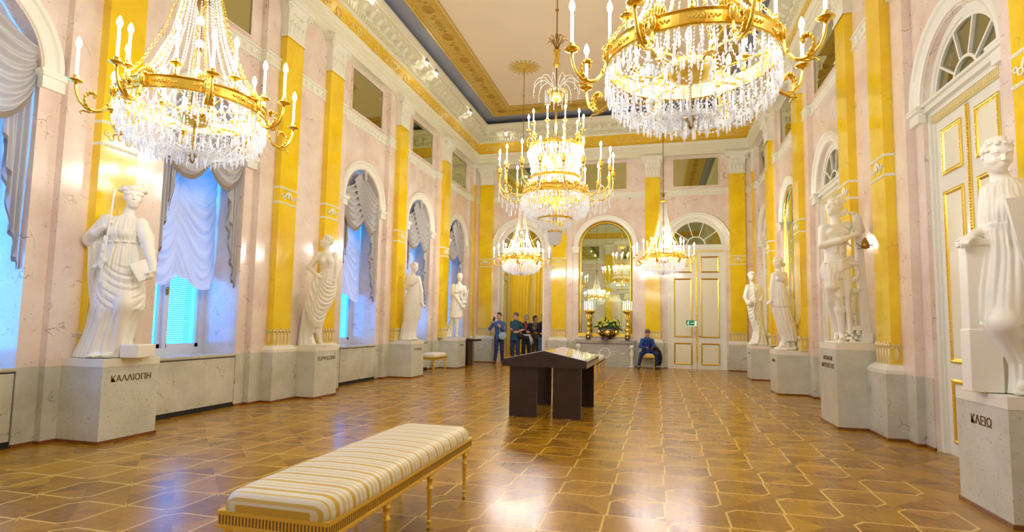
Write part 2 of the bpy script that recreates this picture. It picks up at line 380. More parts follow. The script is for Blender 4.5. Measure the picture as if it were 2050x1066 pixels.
# ---- pilasters: shaft, moulded pedestal, leafy foot, palmette band and capital, each pilaster an object of its own
def capital(T, c, hw, n0, z0, z1):
    mb = MB(); H = z1 - z0
    def ring(z, ex, en): return [T(c - hw - ex, -.01, z), T(c + hw + ex, -.01, z), T(c + hw + ex, n0 + en, z), T(c - hw - ex, n0 + en, z)]
    prof = [(z0, .02, .02), (z0 + .03, .03, .03), (z0 + .05, .0, .01)]
    for i in range(9):
        t = i / 8; prof.append((z0 + .06 + t * (H - .17), .0 + .075 * t ** 3.2, .01 + .075 * t ** 3.2))
    prof += [(z1 - .10, .12, .12), (z1 - .05, .13, .13), (z1 - .045, .155, .155), (z1, .16, .16)]
    rs = [ring(*q) for q in prof]
    for a, b in zip(rs, rs[1:]): mb.add(a + b, [(0, 1, 5, 4), (1, 2, 6, 5), (2, 3, 7, 6), (3, 0, 4, 7)])
    mb.add(rs[-1], [(0, 1, 2, 3)])
    # volutes at both corners
    for sg in (-1, 1):
        mb.torus((c + sg * (hw + .045), n0 + .07, z1 - .17), .055, .022, T, 14, 5)
        mb.ball((c + sg * (hw + .045), n0 + .07, z1 - .17), .03, 8, T=T)
        mb.tube([T(c + sg * (hw * .15 + .02), n0 + .045, z1 - .30), T(c + sg * hw * .5, n0 + .05, z1 - .16), T(c + sg * hw * .95, n0 + .075, z1 - .115)], .014, 6)
    # acanthus and central stalk in relief
    for q in (-.72, -.24, .24, .72):
        s_ = c + q * hw
        mb.ball((s_, n0 + .012, z0 + .19), (.045, .022, .12), 8, T=T); mb.ball((s_, n0 + .035, z0 + .30), (.04, .025, .022), 8, T=T)
    for q in (-.48, 0, .48):
        s_ = c + q * hw
        mb.ball((s_, n0 + .018, z0 + .36), (.032, .02, .10), 8, T=T); mb.ball((s_, n0 + .045, z0 + .46), (.034, .025, .02), 8, T=T)
    mb.ball((c, n0 + .10, z1 - .07), (.05, .035, .045), 8, T=T)
    return mb
def pilaster(T, c, hw=.24, n0=.22, cap=True, ped=True, leafs=5):
    mb = MB(); mb.box(c - hw, c + hw, -.01, n0, .93, 6.5, T)
    root = trim(mb, YEL)
    cp = capital(T, c, hw, n0, 6.48, 7.20); trim(cp, STUC, root, True, 'capital', sharp=.7)
    if ped:
        p = MB(); p.box(c - hw - .09, c + hw + .09, -.01, n0 + .10, 0, .84, T); trim(p, DADO, root, name='pedestal')
        q = MB(); q.box(c - hw - .09, c + hw + .09, -.01, n0 + .10, .84, .885, T)
        e = .05
        a = [T(c - hw - .09, -.01, .885), T(c + hw + .09, -.01, .885), T(c + hw + .09, n0 + .10, .885), T(c - hw - .09, n0 + .10, .885),
             T(c - hw - .03, -.01, .95), T(c + hw + .03, -.01, .95), T(c + hw + .03, n0 + .04, .95), T(c - hw - .03, n0 + .04, .95)]
        q.add(a, [(0, 1, 5, 4), (1, 2, 6, 5), (2, 3, 7, 6), (3, 0, 4, 7), (4, 5, 6, 7)])
        trim(q, PLIN, root, name='pedestal_cap')
    # crown of upright leaves round the foot of the shaft
    lf = MB(); k = leafs
    lf.box(c - hw - .02, c + hw + .02, -.01, n0 + .02, .93, .965, T)
    for i in range(k):
        s_ = c - hw + (i + .5) * 2 * hw / k; h = 2 * hw / k * .36
        lf.box(s_ - h, s_ + h, n0, n0 + .014, .965, 1.16, T)
        lf.ball((s_, n0 + .012, 1.06), (h * .5, .014, .075), 6, T=T)
        for a in (-.035, 0, .035): lf.ball((s_ + a, n0 + .018, 1.20 + (.025 if a == 0 else 0)), (.017, .014, .028), 6, T=T)
    lf.box(c - hw - .012, c + hw + .012, 0, n0 + .012, 1.165, 1.18, T)
    for sg in (-1, 1):
        for i in range(2):
            nn = n0 * (i + .5) / 2
            lf.ball((c + sg * (hw + .008), nn, 1.08), (.012, .035, .09), 6, T=T)
            for a in (-.03, 0, .03): lf.ball((c + sg * (hw + .012), nn + a, 1.20), (.012, .015, .026), 6, T=T)
    trim(lf, GLEAF, root, True, 'leaf_crown', sharp=.9)
    # palmette band between two plaited rails
    pb = MB()
    for z in (3.46, 3.73):
        pb.box(c - hw - .006, c + hw + .006, 0, n0 + .006, z - .018, z + .018, T)
        m = 14
        for i in range(m):
            s_ = c - hw + (i + .5) * 2 * hw / m; pb.ball((s_, n0 + .010, z), (.014, .012, .016), 6, T=T)
    pb.ball((c, n0 + .012, 3.60), (.03, .016, .05), 8, T=T)
    for i in range(7):
        a = -1.25 + i * .4167
        pb.ball((c + .085 * math.sin(a), n0 + .010, 3.585 + .075 * math.cos(a)), (.016, .011, .03), 6, T=T)
    for sg in (-1, 1):
        pb.torus((c + sg * .11, n0 + .008, 3.56), .032, .009, T, 12, 5); pb.torus((c + sg * .175, n0 + .008, 3.60), .024, .008, T, 12, 5)
    trim(pb, STUC, root, True, 'palmette_band', sharp=.9)
    return root
GLEAF = plain('pale_gilt_leaves', (.86, .72, .36), .35, metal=.25)
STATPIL = {5.26, 13.10, 16.27}
for c in PIL:
    pilaster(TL, c, ped=c not in STATPIL); pilaster(TR, c, ped=c not in STATPIL)
for c in (.46, 3.18, 6.39, 9.085): pilaster(TB, c, .245, .17)
for c in (.46, 3.18, 6.39, 9.085): pilaster(TF, c, .245, .17)
# corner half pilasters on the side walls
for T in (TL, TR):
    for s0, s1 in ((19.14, D), (YF, YF + .33)):
        mb = MB(); mb.box(s0, s1, -.01, .14, .93, 6.5, T); r = trim(mb, YEL)
        mb = MB(); mb.box(s0 - .04, s1, -.01, .20, 0, .84, T); trim(mb, DADO, r, name='pedestal')
        mb = MB(); mb.box(s0 - .04, s1, -.01, .20, .84, .93, T); trim(mb, PLIN, r, name='pedestal_cap')
        mb = MB(); mb.box(s0 - .02, s1, -.01, .17, 6.48, 7.1, T); mb.box(s0 - .09, s1, -.01, .26, 7.1, 7.2, T); trim(mb, STUC, r, name='capital')

# ---- string course with a row of C-scroll motifs, z 5.84 - 6.06
def course(T, a, b, n):
    mb = MB()
    mb.box(a, b, -.01, n + .015, 5.86, 6.02, T); mb.box(a, b, -.01, n + .045, 6.02, 6.045, T); mb.box(a, b, -.01, n + .03, 6.045, 6.065, T)
    mb.box(a, b, -.01, n + .035, 5.835, 5.86, T)
    k = max(1, int((b - a) / .155))
    for i in range(k):
        s_ = a + (i + .5) * (b - a) / k
        mb.torus((s_ + .01, n + .018, 5.94), .042, .011, T, 9, 5, a0=.9, a1=5.4)
        mb.ball((s_ + .01, n + .02, 5.94), (.012, .012, .03), 6, T=T)
    return mb
def courses(T, bays, pil, lo, hi, n1, h, hw):
    cuts = sorted([(p - hw, p + hw) for p in pil]); segs = []; cur = lo
    for a, b in cuts:
        if a > cur: segs.append((cur, a))
        cur = b
    if cur < hi: segs.append((cur, hi))
    for a, b in segs:
        inner = [c for c in bays if a < c < b]
        if inner:
            c = inner[0]
            parts = [(a, c - h + .012, n1), (c - h + .012, c + h - .012, 0), (c + h - .012, b, n1)]
        else: parts = [(a, b, n1)]
        mb = MB()
        for x0, x1, n in parts:
            if x1 - x0 > .05: mb.addm(course(T, x0, x1, n))
        trim(mb, STUC)
courses(TL, BAYS, PIL, YF + .33, 19.14, .10, 1.01, .24); courses(TR, BAYS, PIL, YF + .33, 19.14, .10, 1.01, .24)
courses(TB, BB, (.46, 3.18, 6.39, 9.085), XL + .05, XR - .05, .06, 1.14, .245); courses(TF, BB, (.46, 3.18, 6.39, 9.085), XL + .05, XR - .05, .06, 1.14, .245)

# ---- entablature swept round the room
def sweep(prof, mat, smooth=False, closed=False):
    """prof = [(offset from the wall field, z)] mitred round the four walls"""
    mb = MB(); P = []
    for n, z in prof: P.append([(XL + n, YF + n, z), (XR - n, YF + n, z), (XR - n, D - n, z), (XL + n, D - n, z)])
    for a, b in zip(P, P[1:]):
        for i in range(4):
            j = (i + 1) % 4; mb.add([a[i], a[j], b[j], b[i]], [(0, 1, 2, 3)])
    return trim(mb, mat, None, smooth)
sweep([(0, 7.2), (.20, 7.2), (.20, 7.31), (.215, 7.32), (.215, 7.44), (.235, 7.45), (.235, 7.54), (.27, 7.56), (.29, 7.60), (.29, 7.625), (.20, 7.63)], CORN)
sweep([(.20, 7.63), (.20, 8.045)], FRZ)
sweep([(.20, 8.045), (.235, 8.055), (.25, 8.085), (.25, 8.095), (.265, 8.10), (.265, 8.20), (.31, 8.21), (.345, 8.245), (.36, 8.26), (.36, 8.31)], CORN)
sweep([(.36, 8.31), (.66, 8.31), (.66, 8.40), (.675, 8.41), (.69, 8.46), (.715, 8.52), (.72, 8.56), (.72, 8.585), (0, 8.60)], CORN)
def runs(): # each wall: (T, from, to)
    return [(TL, YF, D), (TR, YF, D), (TB, XL, XR), (TF, XL, XR)]
for T, a, b in runs():
    mb = MB(); L_ = b - a - .54; k = int(L_ / .105)
    for i in range(k):
        s_ = a + .27 + (i + .5) * L_ / k; mb.box(s_ - .03, s_ + .03, .26, .325, 8.105, 8.20, T)
    trim(mb, CORN)
    mb = MB(); L_ = b - a - 1.0; k = int(L_ / .335)      # S-shaped modillions under the corona
    for i in range(k):
        s_ = a + .5 + (i + .5) * L_ / k; pts = []
        for q in range(9):
            t = q / 8; pts.append((.37 + .27 * t, 8.31 - (.085 * (1 - t) ** 1.0 + .035 * math.sin(t * 2 * PI) + .012)))
        poly = pts + [(.645, 8.312), (.36, 8.312)]
        vs = [T(s_ - .055, x, z) for x, z in poly] + [T(s_ + .055, x, z) for x, z in poly]; m_ = len(poly)
        mb.add(vs, [tuple(range(m_)), tuple(range(2 * m_ - 1, m_ - 1, -1))] + [(j, j + m_, (j + 1) % m_ + m_, (j + 1) % m_) for j in range(m_)])
        mb.tube([T(s_ - .062, .385, 8.24), T(s_ + .062, .385, 8.24)], .030, 8); mb.tube([T(s_ - .062, .625, 8.285), T(s_ + .062, .625, 8.285)], .022, 8)
    trim(mb, STUC)
# frieze ornament: wreaths and arabesques
PGOLD = plain('pale_gold_relief', (.94, .78, .34), .35, metal=.2)
for T, a, b in runs():
    mb = MB(); period = 1.62; k = max(1, round((b - a) / period)); st = (b - a) / k
    for i in range(k):
        c = a + (i + .5) * st; z = 7.84; n = .212
        mb.torus((c, n, z), .085, .016, T, 18, 5); mb.ball((c, n, z), (.035, .012, .035), 8, T=T)
        for sg in (-1, 1):
            mb.torus((c + sg * .20, n, z + .03), .06, .012, T, 10, 5, a0=0, a1=4.4); mb.torus((c + sg * .33, n, z - .03), .055, .012, T, 10, 5, a0=PI, a1=PI + 4.4)
            mb.torus((c + sg * .45, n, z + .02), .042, .010, T, 10, 5, a0=0, a1=4.4)
            for q in range(5): mb.ball((c + sg * (.15 + q * .085), n, z + (.05 if q % 2 else -.06)), (.03, .010, .018), 6, T=T)
        c2 = c + st / 2
        if c2 < b - .5:
            mb.torus((c2, n, z), .095, .013, T, 18, 5)
            for sg in (-1, 1): mb.tube([T(c2 + sg * .02, n, z - .10), T(c2 + sg * .10, n, z - .125), T(c2 + sg * .16, n, z - .10)], .010, 5)
    trim(mb, PGOLD, None, True)
# ---- ceiling border: slate strip painting the cove's shade, painted gold band with rosettes, raised fillets
def frame_flat(n0, n1, z, mat, th=.012):
    mb = MB(); z1 = z - th
    P = [[(XL + n, YF + n, q), (XR - n, YF + n, q), (XR - n, D - n, q), (XL + n, D - n, q)] for n, q in ((n0, z), (n0, z1), (n1, z1), (n1, z))]
    for a, b in zip(P, P[1:]):
        for i in range(4):
            j = (i + 1) % 4; mb.add([a[i], a[j], b[j], b[i]], [(0, 1, 2, 3)])
    return trim(mb, mat)
frame_flat(0.0, 1.05, ZC, COVE, .004)
frame_flat(1.05, 1.80, ZC, OCHRE, .010)
for n0, n1, th in ((1.05, 1.10, .03), (1.17, 1.185, .022), (1.26, 1.275, .022), (1.60, 1.615, .022), (1.66, 1.675, .022), (1.74, 1.80, .03)): frame_flat(n0, n1, ZC, OCHR2, th)
mb = MB(); NB = 1.435
def ros(x, y, al):
    zz = ZC - .014
    for R, r in ((.125, .012), (.085, .009), (.05, .010)):
        k = 20; vs = []
        for i in range(k):
            a = 2 * PI * i / k; 
            for j in range(4):
                b = 2 * PI * j / 4; q = R + r * math.cos(b)
                vs.append((x + q * math.cos(a) * (1.25 if al == 0 else 1), y + q * math.sin(a) * (1.25 if al else 1), zz + r * math.sin(b)))
        mb.add(vs, [(i * 4 + j, i * 4 + (j + 1) % 4, ((i + 1) % k) * 4 + (j + 1) % 4, ((i + 1) % k) * 4 + j) for i in range(k) for j in range(4)])
    mb.ball((x, y, zz), (.03, .03, .015), 8)
def arab(x, y, al):
    zz = ZC - .012; dx, dy = (1, 0) if al == 0 else (0, 1)
    for sg in (-1, 1):
        for (o, w_, r) in ((.14, .05, .05), (.26, -.05, .045), (.36, .04, .035)):
            cx_, cy_ = x + dx * sg * o + dy * w_, y + dy * sg * o + dx * w_
            mb.torus((cx_, cy_, zz), r, .009, None, 10, 4, axis='z', a0=0, a1=4.8)
        for q in range(4): mb.ball((x + dx * sg * (.1 + .09 * q) - dy * .03 * (-1) ** q, y + dy * sg * (.1 + .09 * q) - dx * .03 * (-1) ** q, zz), (.03, .03, .010), 6)
    mb.torus((x, y, zz), .075, .012, None, 14, 4, axis='z'); mb.ball((x, y, zz), (.04, .04, .012), 8)
def line(p0, p1, al):
    L_ = math.hypot(p1[0] - p0[0], p1[1] - p0[1]); k = int(L_ / .62)
    for i in range(k + 1):
        t = i / k; x = p0[0] + (p1[0] - p0[0]) * t; y = p0[1] + (p1[1] - p0[1]) * t
        if i % 2 == 0: ros(x, y, al)
        else: arab(x, y, al)
line((XL + NB, YF + NB), (XL + NB, D - NB), 1); line((XR - NB, YF + NB), (XR - NB, D - NB), 1)
line((XL + NB, D - NB), (XR - NB, D - NB), 0); line((XL + NB, YF + NB), (XR - NB, YF + NB), 0)
trim(mb, plain('brown_gold_relief', (.50, .31, .05), .45, metal=.2), None, True)
# baseboards
def base(T, s0, s1, n, nm, skip=()):
    mb = MB(); cur = s0
    for a, b in sorted(skip):
        if a > cur: mb.box(cur, a, 0, n, 0, .035, T)
        cur = max(cur, b)
    if cur < s1: mb.box(cur, s1, 0, n, 0, .035, T)
    return struct(mb.build(nm, WALN))
def skirt(T, bays, pil, a, h, hw, n1, n0, nm, lo, hi, op_skip=True):
    mb = MB(); segs = []
    def seg(s0, s1, n):
        if s1 - s0 > .01: mb.box(s0, s1, 0, n + .014, 0, .034, T)
    prev = lo
    for c in bays:
        seg(prev - .014, c - h + .014, n1); seg(c - h, c - a - .004, .012); prev = c + h; seg(c + a + .004, c + h, .012)
    seg(prev - .014, hi, n1)
    for p in pil: seg(p - hw - .104, p + hw + .104, n0 + .10)
    return struct(mb.build(nm, WALN))
skirt(TL, BAYS, [p for p in PIL if p not in STATPIL], AW, 1.01, .24, .10, .22, 'baseboard_left', YF, D)
skirt(TR, BAYS, [p for p in PIL if p not in STATPIL], AW, 1.01, .24, .10, .22, 'baseboard_right', YF, D)
skirt(TB, BB, (.46, 3.18, 6.39, 9.085), .93, 1.14, .245, .06, .17, 'baseboard_back', XL, XR)

# ---- arch mouldings (archivolts) with impost blocks
def archivolt(T, c, r0, r1, n=.0, mat=None, imp=True, key=None):
    mb = MB(); k = 32
    prof = [(r0, -.03), (r0, n + .02), (r0 + .03, n + .03), (r0 + .04, n + .02), (r1 - .08, n + .035), (r1 - .06, n + .06), (r1 - .02, n + .07), (r1, n + .05), (r1, -.01)]
    vs = []
    for i in range(k + 1):
        a = PI * i / k
        for r, q in prof: vs.append(T(c - r * math.cos(a), q, SPR + r * math.sin(a)))
    m_ = len(prof)
    mb.add(vs, [(i * m_ + j, i * m_ + j + 1, (i + 1) * m_ + j + 1, (i + 1) * m_ + j) for i in range(k) for j in range(m_ - 1)])
    if imp:
        for sg in (-1, 1):
            a, b = sorted((c + sg * (r0 - .035), c + sg * (r1 + .02)))
            mb.box(a, b, -.03, n + .055, SPR - .20, SPR - .07, T); mb.box(a - .02, b + .02, -.03, n + .085, SPR - .07, SPR - .03, T); mb.box(a - .035, b + .035, -.03, n + .092, SPR - .03, SPR, T)
    return trim(mb, mat or WPAINT, None, False)
for c in BAYS: archivolt(TL, c, .80, 1.0); archivolt(TR, c, .80, 1.0)
for c, a in zip(BB, (.88, .95, .93)): archivolt(TB, c, a, 1.13)
archivolt(TF, BB[1], .93, 1.13)
# ------------------------------------------------------------------ windows on the left wall
def arch_ring(mb, T, c, a, w, n0, n1, zb, m=0, k=20):
    """frame following the arched outline, width w inward"""
    out = [(c - a, zb)] + arch_pts(c, a, SPR, k) + [(c + a, zb)]
    inn = [(c - a + w, zb)] + arch_pts(c, a - w, SPR, k) + [(c + a - w, zb)]
    for (o0, o1, i0, i1) in zip(out, out[1:], inn, inn[1:]):
        vs = [T(p[0], n, p[1]) for n in (n0, n1) for p in (o0, o1, i1, i0)]
        mb.add(vs, [(4, 5, 6, 7), (3, 2, 6, 7), (0, 1, 5, 4), (0, 1, 2, 3)], m)
WOOD_OUT = plain('pale_blue_slats', (.62, .80, .88), .5)
for i, c in enumerate(BAYS):
    f = MB(); arch_ring(f, TL, c, AW, .09, -.74, -.64, .82)
    f.box(c - AW + .003, c + AW - .003, -.735, -.632, .823, .94, TL); f.box(c - AW + .01, c + AW - .01, -.73, -.65, 3.02, 3.12, TL)
    f.box(c - .035, c + .035, -.72, -.62, .94, 4.8, TL)
    for s0, s1 in ((c - AW + .09, c - .035), (c + .035, c + AW - .09)):
        for (za, zb) in ((.94, 3.02), (3.12, 4.2)):
            f.box(s0, s0 + .055, -.71, -.665, za, zb, TL); f.box(s1 - .055, s1, -.71, -.665, za, zb, TL)
            f.box(s0, s1, -.71, -.665, za, za + .06, TL); f.box(s0, s1, -.71, -.665, zb - .06, zb, TL)
    w = struct(f.build('window_%d' % (i + 1), WINP))
    g = MB(); g.box(c - AW + .09, c + AW - .09, -.69, -.686, .95, 4.85, TL); g.build('window_glass', GLASS, w)
    h = MB(); h.box(c - .012, c + .012, -.62, -.59, 1.75, 1.87, TL); h.box(c - .045, c - .01, -.60, -.58, 1.83, 1.85, TL); h.build('window_handle', DGOLD, w)
    if 6 < c:
        b = MB()
        for q in range(62):
            z = .96 + q * .034
            b.add([TL(c - .70, -.86, z), TL(c + .70, -.86, z), TL(c + .70, -.842, z + .016), TL(c - .70, -.842, z + .016)], [(0, 1, 2, 3)])
        b.build('slat_blind', WOOD_OUT, w)
    s = MB(); s.box(c - AW, c + AW, -.74, .035, .80, .845, TL); s.box(c - AW - .0, c + AW + .0, 0, .05, .815, .84, TL)
    struct(s.build('window_sill_%d' % (i + 1), DADO))
    k = MB(); k.box(c - AW + .002, c + AW - .002, -.004, .006, 0, .80, TL); trim(k, BLACK)  # black sheet paints the shade in the gap round the radiator cover
    k = MB(); k.box(c - AW + .02, c + AW - .02, .004, .022, .075, .785, TL)
    if c > 3:
        r = k.build('radiator_cover', DADO); od = {3.68: 'nearest window at the left edge', 6.88: 'window behind the statue with the book', 11.5: 'window beside the dancing statue', 14.70: 'window beside the gilt stool', 17.80: 'last curtained window before the far corner'}[c]
        tag(r, 'pale marble slab over the radiator under the ' + od, 'radiator cover', 'radiator covers under the windows')
    else: trim(k, DADO)
# outer masonry so that daylight enters only through the windows
mb = MB()
for c in BAYS:
    for s0, s1 in ((c - AW - .3, c - AW), (c + AW, c + AW + .3)): mb.box(s0, s1, -1.05, -.74, .5, 5.4, TL)
    mb.box(c - AW - .3, c + AW + .3, -1.05, -.74, .5, .82, TL); mb.box(c - AW - .3, c + AW + .3, -1.05, -.74, 4.95, 5.4, TL)
struct(mb.build('wall_outer_reveals', WINP))
mb = MB(); mb.box(XL - .74, XL - .72, YF - 1, D + .2, -.1, .80)
cur = YF - 1
for c in BAYS:
    mb.box(XL - .78, XL - .74, cur, c - AW, -.1, ZC); mb.box(XL - .78, XL - .74, c - AW, c + AW, 4.92, ZC); mb.box(XL - .78, XL - .74, c - AW, c + AW, -.1, .82); cur = c + AW
mb.box(XL - .78, XL - .74, cur, D + .2, -.1, ZC)
struct(mb.build('wall_left_outside', WINP))

# ------------------------------------------------------------------ drapes, swags and festoon blinds
def cloth(fn, nu, nv, mat, name, parent, th=0):
    mb = MB(); mb.grid(fn, nu, nv)
    o = mb.build(name, mat, parent, True)
    return o
def drapes(c, label, seed):
    R = random.Random(seed)
    root = empty('window_drape', TL(c, -.12, 2.0)); tag(root, label, 'curtain', 'grey silk drapes in the window arches')
    ox, oy, oz = root.location
    T = lambda s, n, z: (TL(s, n, z)[0] - ox, s - oy, z - oz)
    # lunette backing, pleats radiating from the crown
    def lun(u, v):
        a = PI * u; r = v * (AW + .0)
        x = -math.cos(a) * r; z = math.sin(a) * r + SPR - .02
        return T(c + x, -.20 + .015 * math.sin(u * 46 + seed), z)
    cloth(lun, 90, 8, DRAPE, 'lunette_cloth', root)
    # side panels: pleated, the inner edge rises in a zigzag cascade
    for sg in (-1, 1):
        zb = 1.92 + R.uniform(-.04, .04)
        def side(u, v, sg=sg, zb=zb):
            # u = 0 at the jamb, 1 at the inner edge
            wd = .30 - .07 * v
            s_ = c + sg * (AW - .01 - wd * u)
            zig = .10 * (abs(((u * 3.0) % 1.0) - .5) * 2)
            low = zb + 1.25 * u ** 1.5 + zig * (u > .1)
            z = 4.25 + (low - 4.25) * v
            n = -.10 + .028 * math.sin(u * 2 * PI * 4.5 + .6 * math.sin(v * 5)) - .02 * u
            return T(s_, n, z)
        cloth(side, 72, 30, DRAPE, 'side_panel', root)
        def fr(u, v, side=side):
            p = side(u, 1.0); return (p[0] + .004, p[1], p[2] - .055 * v)
        cloth(fr, 72, 1, FRING, 'fringe', root)
        # tail behind the panel, shorter, edge darker
        def tail(u, v, sg=sg, zb=zb):
            s_ = c + sg * (AW - .20 - .16 * u + .03 * v)
            zig = .13 * (abs(((u * 2.5) % 1.0) - .5) * 2)
            low = zb + .85 + .9 * u + zig
            return T(s_, -.06 + .02 * math.sin(u * 14 + v * 2), 4.2 + (low - 4.2) * v)
        cloth(tail, 36, 20, DRAPE, 'cascade_tail', root)
        def fr2(u, v, tail=tail):
            p = tail(u, 1.0); return (p[0] + .004, p[1], p[2] - .05 * v)
        cloth(fr2, 36, 1, FRING, 'fringe', root)
        # swag
        def swag(u, v, sg=sg):
            A = (c - sg * .02 * (1 - v) - sg * .34 * v, 4.86 - .22 * v); B = (c + sg * (AW - .02), 4.38 - .42 * v)
            sag = .12 + .80 * v ** 1.1
            s_ = A[0] + (B[0] - A[0]) * u; z = A[1] + (B[1] - A[1]) * u - sag * (4 * u * (1 - u)) ** .85 * .82
            env = math.sin(PI * min(1, max(0, u))) ** .6
            n = -.07 + (.025 if sg > 0 else 0) + .10 * env * (.3 + .7 * v) + .040 * math.sin(v * 2 * PI * 6.5 + u * 1.5) * (.35 + .65 * env)
            return T(s_, n, z)
        cloth(swag, 34, 90, DRAPE, 'swag', root)
        def sfr(u, v, swag=swag):
            p = swag(u, 1.0); return (p[0], p[1], p[2] - .07 * v)
        cloth(sfr, 60, 1, FRING, 'swag_fringe', root)
    kn = MB(); kn.ball(T(c, .02, 4.86), (.05, .06, .07), 10); kn.ball(T(c, .03, 4.76), (.04, .05, .10), 10); kn.build('knot', DRAPE, root, True)
    return root
def festoon(c, label):
    root = empty('festoon_blind', TL(c, -.52, 2.0)); tag(root, label, 'blind', 'pale festoon blinds in the windows')
    ox, oy, oz = root.location
    T = lambda s, n, z: (TL(s, n, z)[0] - ox, s - oy, z - oz)
    K = 15.0
    def f(u, v):
        x = (u - .5) * 2; t = (u * 2) % 1.0; b = 4 * t * (1 - t)
        if u >= 1: b = 0
        wdt = .77 - .03 * math.sin(PI * min(1, v))
        ph = v * K - 2.3 * b * (.35 + .65 * v) + .35 * math.sin(5 * u + 7 * v)
        z = 4.75 - 2.60 * v - .20 * b ** .8 * (.2 + v)
        crease = abs(math.sin(PI * ph))
        n = -.52 + .12 * b ** .7 * (.3 + .7 * v) + .060 * crease ** .55 * (.12 + .88 * b ** .6) + .016 * math.sin(PI * ph * 2.3 + 4 * u) * b + .010 * math.sin(u * 70) * (1 - b)
        return T(c + x * wdt, n, z - .03 * math.sin(PI * ph))
    cloth(f, 84, 230, FEST, 'blind_cloth', root)
    def fr(u, v):
        p = f(u, 1.0); return (p[0] + .01, p[1], p[2] - .035 * v)
    cloth(fr, 72, 1, FEST, 'ruffle', root)
    return root
WDESC = {.48: None, 3.68: 'grey silk swag and tails in the nearest window arch, cut off by the left edge', 6.88: 'grey silk drapes in the window behind the hanging left chandelier',
         11.5: 'grey silk drapes with twin swags in the window right of the dancing statue', 14.70: 'grey silk drapes with twin swags in the third window, above the gilt stool',
         17.80: 'grey silk drapes with twin swags in the farthest window by the corner'}
for i, c in enumerate(BAYS):
    if WDESC[c]: drapes(c, WDESC[c], i)
FD = {6.88: 'pale blue-white festoon blind gathered in two columns, beside the statue with the book', 11.5: 'pale festoon blind lit blue, beside the dancing statue', 14.70: 'pale festoon blind seen as a sliver above the head of the standing draped statue'}
for c in FD: festoon(c, FD[c])
festoon(17.80, 'pale festoon blind in the farthest window, mostly hidden by its jamb')

# ------------------------------------------------------------------ doors
def gold_frame(mb, T, s0, s1, z0, z1, n, w=.045, h=.022, beads=False):
    """moulded picture-frame ring"""
    for a, b, (p0, p1) in ((0, w * .35, (h * .5, h)), (w * .35, w * .7, (h, h * .55)), (w * .7, w, (h * .55, h * .2))):
        o = [(s0 + a, z0 + a), (s1 - a, z0 + a), (s1 - a, z1 - a), (s0 + a, z1 - a)]; i = [(s0 + b, z0 + b), (s1 - b, z0 + b), (s1 - b, z1 - b), (s0 + b, z1 - b)]
        for k in range(4):
            j = (k + 1) % 4; mb.add([T(o[k][0], n + p0, o[k][1]), T(o[j][0], n + p0, o[j][1]), T(i[j][0], n + p1, i[j][1]), T(i[k][0], n + p1, i[k][1])], [(0, 1, 2, 3)])
    o = [(s0, z0), (s1, z0), (s1, z1), (s0, z1)]
    for k in range(4):
        j = (k + 1) % 4; mb.add([T(o[k][0], n, o[k][1]), T(o[j][0], n, o[j][1]), T(o[j][0], n + h * .5, o[j][1]), T(o[k][0], n + h * .5, o[k][1])], [(0, 1, 2, 3)])
    if beads:
        st = .022
        for (a, b) in zip(o, o[1:] + o[:1]):
            L_ = math.hypot(b[0] - a[0], b[1] - a[1]); k = int(L_ / st); dx, dz = (b[0] - a[0]) / L_, (b[1] - a[1]) / L_; ix, iz = -dz, dx
            for q in range(k):
                d = (q + .5) * L_ / k; mb.ball((a[0] + dx * d + ix * w * .42, n + h * .8, a[1] + dz * d + iz * w * .42), (st * .44 if dx else w * .26, .007, st * .44 if dz else w * .26), 6, T=T)
DOORN = [0]
